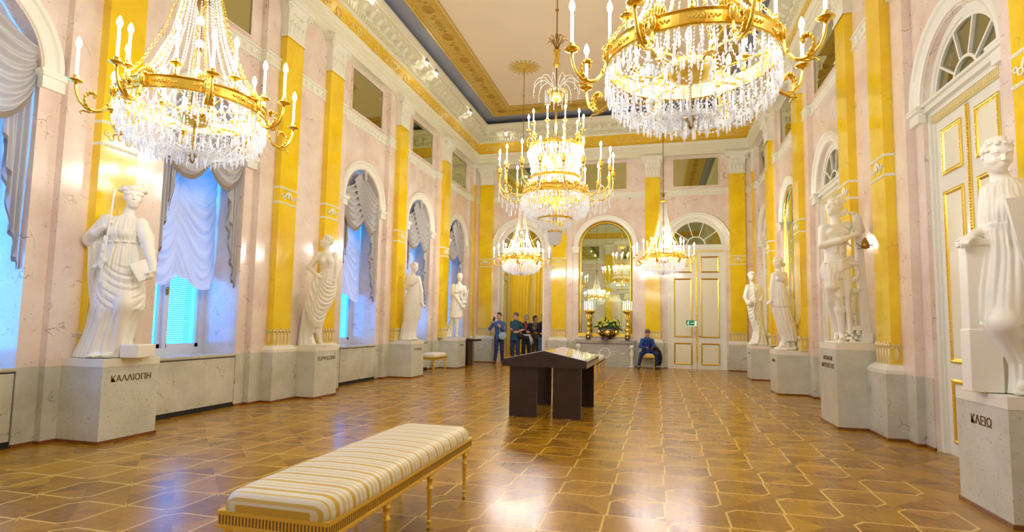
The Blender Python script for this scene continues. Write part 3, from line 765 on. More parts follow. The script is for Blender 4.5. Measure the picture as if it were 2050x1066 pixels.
def double_door(T, c, a, n0, beads=False, fancy=.045):
    DOORN[0] += 1
    fr = MB()
    for sg in (-1, 1):
        s0, s1 = sorted((c + sg * a, c + sg * (a - .06))); fr.box(s0, s1, n0 - .02, n0 + .075, 0, 4.0, T)
        s0, s1 = sorted((c + sg * (a - .06), c + sg * (a - .085))); fr.box(s0, s1, n0 - .02, n0 + .045, 0, 4.0, T)
    fr.box(c - a, c + a, n0 - .02, n0 + .12, 4.035, 4.10, T); fr.box(c - a, c + a, n0 - .02, n0 + .16, 4.10, 4.135, T); fr.box(c - a, c + a, n0 - .02, n0 + .06, 3.98, 4.035, T)
    root = struct(fr.build('door_%d' % DOORN[0], WPAINT))
    bk = MB(); bk.box(c - a - .1, c + a + .1, n0 - .10, n0 - .03, -.03, SPR + a + .1, T); bk.build('sky_leak_block', BLACK, root)  # unseen black panel added to stop sky light leaking round the doors
    fl = MB(); fl.box(c - a + .06, c + a - .06, n0 - .02, n0 + .05, 3.885, 3.98, T)
    k = int((2 * a - .12) / .03)
    for i in range(k): s_ = c - a + .06 + (i + .5) * (2 * a - .12) / k; fl.box(s_ - .009, s_ + .009, n0 + .05, n0 + .062, 3.895, 3.97, T)
    fl.build('fluted_band', plain('pale_gilt', (.88, .76, .38), .35, metal=.2) if 'pale_gilt' not in MATS else MATS['pale_gilt'], root)
    for sg in (-1, 1):
        s0, s1 = sorted((c + sg * .005, c + sg * (a - .085)))
        lf = MB(); lf.box(s0, s1, n0 - .02, n0 + .02, .0, 3.885, T); leaf = lf.build('door_leaf', WPAINT, root)
        m0, m1 = s0 + (.12 if sg < 0 else .13), s1 - (.13 if sg < 0 else .12)
        for z0, z1 in ((.14, .86), (1.04, 3.02), (3.21, 3.76)):
            g = MB(); gold_frame(g, T, m0, m1, z0, z1, n0 + .02, fancy, .022, beads); g.build('gilt_panel_frame', GOLD, leaf)
            p = MB(); p.box(m0 + fancy, m1 - fancy, n0 + .018, n0 + .024, z0 + fancy, z1 - fancy, T); p.build('door_panel', CREMP, leaf)
        if sg > 0:
            h = MB(); h.ball(T(s0 + .07, n0 + .07, 1.08), .022, 8); h.tube([T(s0 + .07, n0 + .02, 1.08), T(s0 + .07, n0 + .07, 1.08)], .010, 6)
            h.tube([T(s0 + .07, n0 + .07, 1.08), T(s0 + .15, n0 + .075, 1.07)], .009, 6); h.build('door_handle', DGOLD, leaf)
    st = MB(); st.box(c - .028, c + .028, n0 + .02, n0 + .036, .25, 3.86, T)
    k = 110 if beads else 40
    for i in range(k): st.ball((c, n0 + .038, .27 + (i + .5) * 3.57 / k), (.018, .010, 3.57 / k * .42), 6, T=T)
    st.build('gilt_astragal', GOLD, root)
    fanlight(T, c, a, n0, root); return root
def fanlight(T, c, a, n0, root):
    g = MB(); ap = arch_pts(c, a - .02, SPR, 24)
    vs = [T(c, n0, SPR)] + [T(x, n0, z) for x, z in ap]; g.add(vs, [(0, i, i + 1) for i in range(1, 25)]); g.build('fanlight_pane', FANL, root)
    m = MB(); k = 24
    for r0, r1, n1 in ((a - .09, a + .01, n0 + .05), (a - .13, a - .09, n0 + .03), (a * .30, a * .30 + .035, n0 + .035)):
        for i in range(k):
            A, B = PI * i / k, PI * (i + 1) / k; q = []
            for n in (n0 - .01, n1):
                for (r, t) in ((r0, A), (r1, A), (r1, B), (r0, B)): q.append(T(c - r * math.cos(t), n, SPR + r * math.sin(t)))
            m.add(q, [(4, 5, 6, 7), (0, 1, 5, 4), (2, 3, 7, 6), (1, 2, 6, 5), (3, 0, 4, 7)])
    for A in (PI * .2, PI * .4, PI * .6, PI * .8):
        d = (-math.cos(A), math.sin(A)); pz = (d[1], -d[0]); w = .014; q = []
        for n in (n0 - .01, n0 + .032):
            for r, e in ((a * .31, -w), (a - .1, -w), (a - .1, w), (a * .31, w)): q.append(T(c + d[0] * r + pz[0] * e, n, SPR + d[1] * r + pz[1] * e))
        m.add(q, [(4, 5, 6, 7), (0, 1, 5, 4), (2, 3, 7, 6)])
    m.box(c - a, c + a, n0 - .01, n0 + .05, SPR, SPR + .03, T)
    m.build('fanlight_bars', WPAINT, root)
for i, c in enumerate(BAYS):
    if i == 4: continue
    double_door(TR, c, AW, -.12, beads=(i in (2, 3)), fancy=.055)
double_door(TB, BB[2], AB, -.10, fancy=.05)
double_door(TF, BB[1], .93, -.08)
# ---- arched mirrors
def arched_mirror(T, c, a, zb, n0, name, label, w=.11, legs=True):
    k = 28; fr = MB()
    out = [(c - a, zb)] + arch_pts(c, a, SPR, k) + [(c + a, zb)]
    steps = ((0, .3, .03, .055), (.3, .6, .055, .03), (.6, .8, .045, .045), (.8, 1, .045, .01))
    for f0, f1, h0, h1 in steps:
        o = [(c - a + w * f0, zb)] + arch_pts(c, a - w * f0, SPR, k) + [(c + a - w * f0, zb)]
        i = [(c - a + w * f1, zb)] + arch_pts(c, a - w * f1, SPR, k) + [(c + a - w * f1, zb)]
        for q in range(len(o) - 1): fr.add([T(o[q][0], n0 + h0, o[q][1]), T(o[q + 1][0], n0 + h0, o[q + 1][1]), T(i[q + 1][0], n0 + h1, i[q + 1][1]), T(i[q][0], n0 + h1, i[q][1])], [(0, 1, 2, 3)])
    fr.box(c - a, c + a, n0, n0 + .08, zb, zb + .05, T); fr.box(c - a, c + a, n0, n0 + .06, zb + .05, zb + .12, T)
    x, y, z = T(c, n0, zb); root = empty(name, (x, y, z)); tag(root, label, 'mirror')
    fo = fr.build('gilt_frame', GOLD, None, False); fo.data.transform(Matrix.Translation((-x, -y, -z))); fo.parent = root
    g = MB(); ap = [(c - a + .03, zb + .02)] + arch_pts(c, a - .03, SPR, k) + [(c + a - .03, zb + .02)]
    g.add([T(c, n0 + .005, zb + 1)] + [T(p[0], n0 + .005, p[1]) for p in ap], [(0, q, q + 1) for q in range(1, len(ap))] + [(0, len(ap), 1)])
    go = g.build('mirror_pane', MIRR); go.data.transform(Matrix.Translation((-x, -y, -z))); go.parent = root
    # the joints between the plates
    j = MB(); j.box(c - .002, c + .002, n0 + .006, n0 + .008, zb + .1, SPR + a - .09, T)
    for zz in (2.2, 3.3): j.box(c - a + w, c + a - w, n0 + .006, n0 + .008, zz, zz + .004, T)
    jo = j.build('plate_joint', BLACK); jo.data.transform(Matrix.Translation((-x, -y, -z))); jo.parent = root
    return root
arched_mirror(TB, BB[1], .93, 1.0, -.04, 'arched_mirror', 'tall gilt-framed arched mirror above the marble mantelpiece on the far wall')
arched_mirror(TR, BAYS[4], AW, .95, -.06, 'arched_mirror', 'tall gilt-framed arched mirror on the right wall, behind the striding draped statue')
# ---- upper mirror panels
def panel_mirror(T, c, h, label, n=.0):
    x, y, z = T(c, n, 6.15); root = empty('mirror_panel', (x, y, z)); tag(root, label, 'mirror', 'oblong mirrors above the arches')
    g = MB(); g.box(c - h, c + h, n + .004, n + .010, 6.16, 7.10, T); o = g.build('mirror_pane', MIRO); o.data.transform(Matrix.Translation((-x, -y, -z))); o.parent = root
    f = MB()
    for s0, s1, z0, z1 in ((c - h - .03, c - h, 6.13, 7.13), (c + h, c + h + .03, 6.13, 7.13), (c - h, c + h, 6.13, 6.16), (c - h, c + h, 7.10, 7.13)): f.box(s0, s1, n, n + .03, z0, z1, T)
    o = f.build('panel_frame', PINK); o.data.transform(Matrix.Translation((-x, -y, -z))); o.parent = root
    return root
LD = {6.88: 'oblong olive mirror high on the left wall, above the left chandelier', 11.5: 'oblong olive mirror above the arch beside the dancing statue', 14.70: 'oblong mirror above the third arch on the left wall', 17.80: 'oblong mirror above the last arch on the left wall'}
for c, l in LD.items(): panel_mirror(TL, c, .70, l)
RD = {6.88: 'oblong mirror high on the right wall, above the nearest large door', 11.5: 'oblong mirror on the right wall above the second door arch', 14.70: 'oblong mirror on the right wall above the arched mirror', 17.80: 'oblong mirror on the right wall above the last door by the corner'}
for c, l in RD.items(): panel_mirror(TR, c, .70, l)
for c, l in zip(BB, ('oblong mirror above the open doorway on the far wall', 'oblong mirror above the arched mirror on the far wall', 'oblong mirror above the closed double door on the far wall')): panel_mirror(TB, c, .72, l)
for c in (.48, 3.68):
    mb = MB(); mb.box(c - .7, c + .7, .004, .010, 6.16, 7.10, TL); mb.box(c - .7, c + .7, .004, .010, 6.16, 7.10, TR); trim(mb, MIRO)
for c in BB:
    mb = MB(); mb.box(c - .72, c + .72, .004, .010, 6.16, 7.10, TF); trim(mb, MIRO)

# ------------------------------------------------------------------ open doorway and the room behind it
c = BB[0]; fr = MB()
for sg in (-1, 1):
    s0, s1 = sorted((c + sg * .86, c + sg * .80)); fr.box(s0, s1, -.30, .01, 0, 4.0, TB)
fr.box(c - .86, c + .86, -.30, .02, 3.98, 4.06, TB); fr.box(c - .86, c + .86, -.30, .06, 4.06, 4.13, TB)
r = struct(fr.build('door_open_frame', WPAINT)); fanlight(TB, c, .86, -.10, r)
lf = MB(); lf.box(c - .79, c - .75, -.98, -.30, .01, 3.95, TB); lf.build('door_leaf', WPAINT, r)
for z0, z1 in ((.14, .86), (1.04, 3.02), (3.21, 3.76)):
    TP = lambda s, n, z: (c - .75 + n, D + s, z)
    g = MB(); gold_frame(g, TP, .40, .90, z0, z1, .0, .045); g.build('gilt_panel_frame', GOLD, r)
mb = MB(); Y0, Y1 = D + .30, D + 6.6
mb.box(-.9, -.8, Y0, Y1, 0, 5); mb.box(5.4, 5.5, Y0, Y1, 0, 5); mb.box(-.9, 5.5, Y1, Y1 + .1, 0, 5); mb.box(-.9, 5.5, Y0, Y1, 4.9, 5)
mb.box(-.9, c - .86, D + .28, Y0, 0, 5); mb.box(c + .86, 5.5, D + .28, Y0, 0, 5); mb.box(-.9, 5.5, D + .28, Y0, 4.2, 5)
struct(mb.build('wall_next_room', plain('pale_yellow_wall', (.52, .44, .14), .5)))
def ycur(x0, x1, label, y=Y1 - .15):
    root = empty('yellow_curtain', ((x0 + x1) / 2, y, 0)); tag(root, label, 'curtain', 'yellow curtains in the room beyond the doorway')
    w_ = x1 - x0
    def f(u, v): return (-w_ / 2 + w_ * u * (1 - .12 * math.sin(PI * v)), .07 * math.sin(u * 2 * PI * w_ / .17 + .8 * math.sin(3 * v)), .03 + 4.3 * v)
    cloth(f, 90, 10, YCURT, 'curtain_cloth', root); return root
ycur(-.3, .75, 'yellow silk curtain seen at the left side of the open doorway'); ycur(.85, 1.55, 'yellow silk curtain in the middle of the view through the open doorway'); ycur(1.65, 3.0, 'yellow silk curtain seen at the right side of the open doorway')
lp = bpy.data.lights.new('next_room_fill', 'POINT'); lp.energy = 120; lp.shadow_soft_size = .12; lp.color = (1, .86, .62)  # unseen fill light added to brighten the room beyond, no fixture there
lo = bpy.data.objects.new('next_room_fill', lp); lo.location = (1.0, D + 3.6, 4.5); COL.objects.link(lo)
# marks of the cornice spotlights
def spotlight(T, s, n, z, label, aim=(0, 1)):
    x, y, zz = T(s, n, z); root = empty('cornice_spotlight', (x, y, zz)); tag(root, label, 'spotlight', 'small spotlights clamped to the cornice')
    b = MB(); b.ball((0, 0, .03), (.055, .055, .05), 10); b.tube([(0, 0, .05), (0, 0, .12)], .012, 6); b.tube([(-.06, 0, .02), (.06, 0, .02)], .012, 6); b.build('lamp_body', CHROME, root, True)
    l = MB(); l.ball((0, 0, -.025), (.032, .032, .02), 10); l.build('lamp_lens', SPOTG, root, True)
    return root
# ------------------------------------------------------------------ implicit-surface sculpting (numpy) for figures
class Sdf:
    def __init__(s, lo, hi, res):
        s.res = res; s.ax = [np.arange(lo[i], hi[i] + res, res, dtype=np.float32) for i in range(3)]
        s.F = np.full([len(a) for a in s.ax], .5, np.float32)
    def sub(s, lo, hi):
        sl = []
        for i in range(3):
            a = s.ax[i]; i0 = max(0, int((lo[i] - a[0]) / s.res)); i1 = min(len(a), int((hi[i] - a[0]) / s.res) + 2)
            if i1 <= i0: return None
            sl.append(slice(i0, i1))
        X = s.ax[0][sl[0]][:, None, None]; Y = s.ax[1][sl[1]][None, :, None]; Z = s.ax[2][sl[2]][None, None, :]
        return tuple(sl), X, Y, Z
    def put(s, sl, d, k, sign=1):
        a = s.F[sl]
        if sign > 0:
            if k > 0:
                h = np.maximum(k - np.abs(a - d), 0) / k; s.F[sl] = np.minimum(a, d) - h * h * k * .25
            else: s.F[sl] = np.minimum(a, d)
        else:
            d = -d
            h = np.maximum(k - np.abs(a - d), 0) / max(k, 1e-6); s.F[sl] = np.maximum(a, d) + h * h * k * .25
    def cone(s, p0, p1, r0, r1=None, k=.02, sign=1, flat=None):
        r1 = r0 if r1 is None else r1; p0 = np.array(p0, float); p1 = np.array(p1, float); m = max(r0, r1) + k + 2 * s.res
        g = s.sub(np.minimum(p0, p1) - m, np.maximum(p0, p1) + m)
        if g is None: return s
        sl, X, Y, Z = g; b = p1 - p0; bb = max(1e-9, float(b @ b))
        h = np.clip(((X - p0[0]) * b[0] + (Y - p0[1]) * b[1] + (Z - p0[2]) * b[2]) / bb, 0, 1)
        dx = X - p0[0] - b[0] * h; dy = Y - p0[1] - b[1] * h; dz = Z - p0[2] - b[2] * h
        s.put(sl, np.sqrt(dx * dx + dy * dy + dz * dz) - (r0 + (r1 - r0) * h), k, sign); return s
    def chain(s, pts, rs, k=.02):
        for i in range(len(pts) - 1): s.cone(pts[i], pts[i + 1], rs[i], rs[i + 1], k)
        return s
    def ell(s, c, r, k=.02, M=None, sign=1):
        c = np.array(c, float); m = max(r) + k + 2 * s.res; g = s.sub(c - m, c + m)
        if g is None: return s
        sl, X, Y, Z = g; x, y, z = X - c[0], Y - c[1], Z - c[2]
        if M is not None: x, y, z = [M[i][0] * x + M[i][1] * y + M[i][2] * z for i in range(3)]
        k0 = np.sqrt((x / r[0]) ** 2 + (y / r[1]) ** 2 + (z / r[2]) ** 2) + 1e-6
        k1 = np.sqrt((x / r[0] ** 2) ** 2 + (y / r[1] ** 2) ** 2 + (z / r[2] ** 2) ** 2) + 1e-6
        s.put(sl, (k0 * (k0 - 1) / k1), k, sign); return s
    def box(s, c, h, k=.01, M=None, rnd=.008, sign=1):
        c = np.array(c, float); m = float(np.linalg.norm(h)) + k + 2 * s.res; g = s.sub(c - m, c + m)
        if g is None: return s
        sl, X, Y, Z = g; x, y, z = X - c[0], Y - c[1], Z - c[2]
        if M is not None: x, y, z = [M[i][0] * x + M[i][1] * y + M[i][2] * z for i in range(3)]
        qx, qy, qz = np.abs(x) - h[0] + rnd, np.abs(y) - h[1] + rnd, np.abs(z) - h[2] + rnd
        d = np.sqrt(np.maximum(qx, 0) ** 2 + np.maximum(qy, 0) ** 2 + np.maximum(qz, 0) ** 2) + np.minimum(np.maximum(qx, np.maximum(qy, qz)), 0) - rnd
        s.put(sl, d, k, sign); return s
    def loft(s, rows, fold=None, k=.03, pw=2.0, hollow=None):
        """stack of ellipses: rows of (z, xc, yc, rx, ry)"""
        r = np.array(sorted(rows), float); m = max(r[:, 3].max(), r[:, 4].max()) + .08
        g = s.sub((r[:, 1].min() - m, r[:, 2].min() - m, r[0, 0] - .03), (r[:, 1].max() + m, r[:, 2].max() + m, r[-1, 0] + .05))
        if g is None: return s
        sl, X, Y, Z = g; z = Z.ravel(); it = lambda j: np.interp(z, r[:, 0], r[:, j])[None, None, :].astype(np.float32)
        xc, yc, rx, ry = it(1), it(2), it(3), it(4); x, y = X - xc, Y - yc
        q = (np.abs(x / rx) ** pw + np.abs(y / ry) ** pw) ** (1 / pw); rad = np.sqrt(x * x + y * y) + 1e-6
        d = rad * (1 - 1 / np.maximum(q, 1e-3))
        d = np.where(q < .3, -np.minimum(rx, ry) * .7, d)
        if fold is not None: d = d - fold(np.arctan2(y / ry, x / rx), Z)
        dz = np.maximum(r[0, 0] - Z, Z - r[-1, 0]); d = np.maximum(d, dz)
        s.put(sl, d.astype(np.float32), k); return s
    def cut(s, p, n):
        """keep the side where (P-p).n < 0"""
        X = s.ax[0][:, None, None]; Y = s.ax[1][None, :, None]; Z = s.ax[2][None, None, :]
        s.F = np.maximum(s.F, (X - p[0]) * n[0] + (Y - p[1]) * n[1] + (Z - p[2]) * n[2]); return s
    def wrinkle(s, amp, f=26.0, seed=0.0):
        X = s.ax[0][:, None, None]; Y = s.ax[1][None, :, None]; Z = s.ax[2][None, None, :]
        w = np.sin(f * (Z + .5 * X) + 2.2 * np.sin(9 * X + seed) + 1.6 * np.sin(11 * Z + seed)) * np.sin(f * .55 * (X - .4 * Z + Y) + seed)
        s.F = s.F + (amp * w).astype(np.float32); return s
    def mesh(s, name, mat, parent=None, M=None, smooth=True):
        F = s.F; F[0] = F[-1] = .1; F[:, 0] = F[:, -1] = .1; F[:, :, 0] = F[:, :, -1] = .1
        ins = F < 0; nx, ny, nz = F.shape
        cnt = np.zeros((nx - 1, ny - 1, nz - 1), np.int8)
        for i in (0, 1):
            for j in (0, 1):
                for l in (0, 1): cnt += ins[i:nx - 1 + i, j:ny - 1 + j, l:nz - 1 + l]
        act = (cnt > 0) & (cnt < 8); ii, jj, kk = np.nonzero(act); n = len(ii)
        idx = np.full(act.shape, -1, np.int32); idx[ii, jj, kk] = np.arange(n)
        acc = np.zeros((n, 3)); num = np.zeros(n)
        C = [(a, b, c) for a in (0, 1) for b in (0, 1) for c in (0, 1)]
        V = {c: F[ii + c[0], jj + c[1], kk + c[2]].astype(float) for c in C}
        for a in C:
            for ax in range(3):
                if a[ax]: continue
                b = list(a); b[ax] = 1; b = tuple(b); va, vb = V[a], V[b]; cr = (va < 0) != (vb < 0)
                t = np.where(cr, va / np.where(cr, va - vb, 1), 0)
                for q in range(3): acc[:, q] += np.where(cr, a[q] + (t if q == ax else 0), 0)
                num += cr
        acc /= num[:, None]
        P = np.stack([s.ax[0][0] + (ii + acc[:, 0]) * s.res, s.ax[1][0] + (jj + acc[:, 1]) * s.res, s.ax[2][0] + (kk + acc[:, 2]) * s.res], 1)
        Q = []
        for ax in range(3):
            o = [0, 1, 2]; o.remove(ax); sl0 = [slice(1, -1)] * 3; sl1 = [slice(1, -1)] * 3; sl0[ax] = slice(0, -1); sl1[ax] = slice(1, None)
            a = ins[tuple(sl0)]; b = ins[tuple(sl1)]; I = np.stack(np.nonzero(a != b), 1); up = a[a != b]
            base = I.copy(); 
            for q in o: base[:, q] += 1
            def cell(d1, d2):
                c = base.copy(); c[:, o[0]] -= d1; c[:, o[1]] -= d2; return idx[c[:, 0], c[:, 1], c[:, 2]]
            q4 = np.stack([cell(1, 1), cell(0, 1), cell(0, 0), cell(1, 0)], 1)
            flip = up if ax != 1 else ~up
            q4[~flip] = q4[~flip][:, ::-1]; Q.append(q4)
        Q = np.concatenate(Q); Q = Q[(Q >= 0).all(1)]
        me = bpy.data.meshes.new(name); me.vertices.add(n); me.vertices.foreach_set('co', P.astype(np.float32).ravel())
        me.loops.add(len(Q) * 4); me.loops.foreach_set('vertex_index', Q.astype(np.int32).ravel())
        me.polygons.add(len(Q)); me.polygons.foreach_set('loop_start', np.arange(0, len(Q) * 4, 4, dtype=np.int32)); me.polygons.foreach_set('loop_total', np.full(len(Q), 4, np.int32))
        if smooth: me.polygons.foreach_set('use_smooth', np.ones(len(Q), bool))
        me.materials.append(mat); me.update(calc_edges=True); me.validate()
        if M is not None: me.transform(M)
        ob = bpy.data.objects.new(name, me); COL.objects.link(ob)
        if parent is not None: ob.parent = parent
        return ob
def vn(v): v = np.array(v, float); return v / (np.linalg.norm(v) + 1e-9)
def basis(f, u=(0, 0, 1)):
    f = vn(f); u = np.array(u, float); r = vn(np.cross(f, u)); u = np.cross(r, f); return f, r, u
def folds(n, A, slope=0.0, seed=0.0, zlo=0, zhi=9, wob=.5, mix=.45):
    """rounded ridges with sharp valleys, running down the cloth"""
    def f(th, Z):
        env = np.clip((zhi - Z) / .25, 0, 1) * np.clip((Z - zlo) / .05 + .3, 0, 1)
        a = np.abs(np.sin(.5 * n * th + slope * Z + wob * np.sin(2.6 * Z + seed) + .5 * np.sin(2 * th + seed)))
        b = np.abs(np.sin(.83 * n * th - slope * .6 * Z + 1.7 * seed + wob * np.sin(3.9 * Z)))
        return (A * env * ((1 - mix) * a + mix * b - .55)).astype(np.float32)
    return f
def head(S, c, f, h, up=(0, 0, 1), hair='wave', fem=True, seed=1, neck=None, nr=.20, face=True, ears=True):
    """c = centre of the head, f = way it faces, h = head height"""
    f, r, u = basis(f, up); c = np.array(c, float); M = np.stack([r, f, u])
    P = lambda a, b, d: c + r * a * h + f * b * h + u * d * h       # right, front, up
    S.ell(P(0, -.04, .10), (.335 * h, .42 * h, .37 * h), .02, M)
    S.ell(P(0, .09, -.16), (.265 * h, .30 * h, .31 * h), .05 * h / .24, M)
    S.cone(P(-.05, .24, -.40), P(.05, .24, -.40), .075 * h, .075 * h, .05)
    if neck is not None: S.cone(P(0, -.08, -.30), neck, nr * h, nr * 1.12 * h, .04)
    if face:
        k = .006 * h / .24
        for sg in (-1, 1):
            S.ell(P(.15 * sg, .42, .015), (.088 * h, .075 * h, .050 * h), k * 3, M, -1)
            S.ell(P(.145 * sg, .318, .008), (.060 * h, .052 * h, .036 * h), k * .5, M)
            S.cone(P(.085 * sg, .352, .036), P(.21 * sg, .318, .030), .012 * h, .009 * h, k)
            S.cone(P(.045 * sg, .385, .09), P(.16 * sg, .375, .115), .020 * h, .020 * h, k * 2); S.cone(P(.16 * sg, .375, .115), P(.25 * sg, .30, .07), .020 * h, .014 * h, k * 2)
            S.ell(P(.17 * sg, .27, -.16), (.085 * h, .085 * h, .085 * h), .02 * h / .24, M)
            if ears: S.ell(P(.34 * sg, -.02, -.04), (.032 * h, .065 * h, .10 * h), k, M); S.ell(P(.37 * sg, .0, -.03), (.018 * h, .03 * h, .05 * h), k, M, -1)
            S.ell(P(.035 * sg, .425, -.135), (.026 * h, .035 * h, .022 * h), k * 1.5, M)
        S.cone(P(0, .375, .10), P(0, .475, -.115), .024 * h, .034 * h, k * 2)
        S.ell(P(0, .35, -.255), (.10 * h, .06 * h, .075 * h), .012 * h / .24, M)
        S.cone(P(-.075, .355, -.232), P(0, .405, -.222), .014 * h, .022 * h, k); S.cone(P(.075, .355, -.232), P(0, .405, -.222), .014 * h, .022 * h, k)
        S.cone(P(-.055, .36, -.268), P(.055, .36, -.268), .022 * h, .022 * h, k); S.ell(P(0, .39, -.272), (.04 * h, .022 * h, .018 * h), k, M)
        S.cone(P(-.085, .375, -.248), P(.085, .375, -.248), .008 * h, .008 * h, k * .6, -1)
    R = random.Random(seed)
    if hair in ('curl', 'wreath'):
        for i in range(95):
            a = R.uniform(-PI, PI); e = math.asin(R.uniform(-.15, 1)); b = math.cos(e) * math.cos(a)
            q = np.array([math.cos(e) * math.sin(a) * .36, b * .44, math.sin(e) * .40 + .10])
            if b > .45 and math.sin(e) < .52: continue
            rr = R.uniform(.045, .075) * h; S.ell(P(*q), (rr, rr, rr * R.uniform(.8, 1.1)), .008)
            if R.random() < .6: S.ell(P(*(q * 1.13)), (rr * .35,) * 3, .006, None, -1)
    elif hair == 'wave':
        for i in range(26):
            a = -PI + 2 * PI * i / 26
            if abs(a) < .55: z0 = .33
            elif abs(a) < 1.25: z0 = .12
            else: z0 = -.12
            for t in (0, .5, 1.0):
                z = z0 + (.42 - z0) * t; rr = math.sqrt(max(.02, 1 - ((z - .10) / .40) ** 2))
                S.ell(P(math.sin(a) * .345 * rr, -.04 + math.cos(a) * .425 * rr, z), (.06 * h, .06 * h, .055 * h), .016)
        if fem: S.ell(P(0, -.46, .05), (.16 * h, .14 * h, .15 * h), .02, M)
    elif hair == 'cap':
        S.ell(P(0, -.05, .20), (.37 * h, .455 * h, .30 * h), .02, M)
    if hair == 'wreath':
        for i in range(22):
            a = 2 * PI * i / 22; S.ell(P(math.sin(a) * .40, -.02 + math.cos(a) * .46, .26 + .06 * math.cos(a)), (.035 * h, .035 * h, .075 * h), .008)
    return S
def hand(S, w, d, nrm, size=.19, curl=.5, side=1, spread=.10, k=.008, rf=None):
    """wrist, pointing direction, back-of-hand normal; five fingers with knuckle bends"""
    d = vn(d); n = vn(np.array(nrm, float) - d * np.dot(nrm, d)); s_ = np.cross(d, n) * side; w = np.array(w, float); L_ = size; rf = rf or L_ * .052
    M = np.stack([s_, d, n])
    S.ell(w + d * L_ * .24, (L_ * .215, L_ * .30, L_ * .10), .015, M)
    for i, (o, fl) in enumerate(((-.155, .40), (-.05, .46), (.055, .44), (.155, .35))):
        p = w + d * L_ * .44 + s_ * o * L_; a = 0; dd = vn(d + s_ * (o * spread * 4)); r = rf
        for q, part in enumerate((.45, .32, .25)):
            a += curl * (.55 + .35 * q) * (1 + .12 * (i - 1.5)); dir_ = dd * math.cos(a) - n * math.sin(a)
            e = p + dir_ * fl * L_ * part; S.cone(p, e, r, r * .9, k); p = e; r *= .9
    p = w + d * L_ * .12 - s_ * L_ * .17; dir_ = vn(d * .75 - s_ * .75 - n * .25 * curl)
    for part, r in ((.22, rf * 1.25), (.16, rf * 1.05)):
        e = p + dir_ * L_ * part; S.cone(p, e, r, r * .9, k * 1.5); p = e; dir_ = vn(dir_ + d * .35 - n * .3 * curl)
    return S
def drape(n, A, seed, zlo, zhi, K, A2, depth, slope, th0, z0, z1, side=(-9, 9), wob=.5):
    """vertical folds that turn into hanging or slanting swags between z0 and z1"""
    v = folds(n, A, 0.0, seed, zlo, zhi, wob)
    def f(th, Z):
        w = np.clip((Z - z0) / .10, 0, 1) * np.clip((z1 - Z) / .10, 0, 1)
        fr = np.clip(np.cos(th - th0) * 1.6 + .35, 0, 1); w = w * fr
        ph = K * (Z + depth * np.cos(th - th0) + slope * np.sin(th - th0)) + .7 * np.sin(2.3 * th + seed) + .5 * np.sin(5 * Z + seed)
        sw = A2 * (np.abs(np.sin(ph)) * .75 + .25 * np.abs(np.sin(1.7 * ph + 1)) - .5)
        return (v(th, Z) * (1 - .8 * w) + sw * w).astype(np.float32)
    return f
FRONT = -PI / 2
def A3(p, y=0.0): return np.array([p[0], y, p[1]])
LOCAL = Matrix.Rotation(YAW, 4, 'Z')
STATUES = []
def place_statue(S, C, z0, label, name='statue'):
    o = S.mesh(name, STAT, None, LOCAL); o.location = (C[0], C[1], z0 + .006); tag(o, label, 'statue'); return o

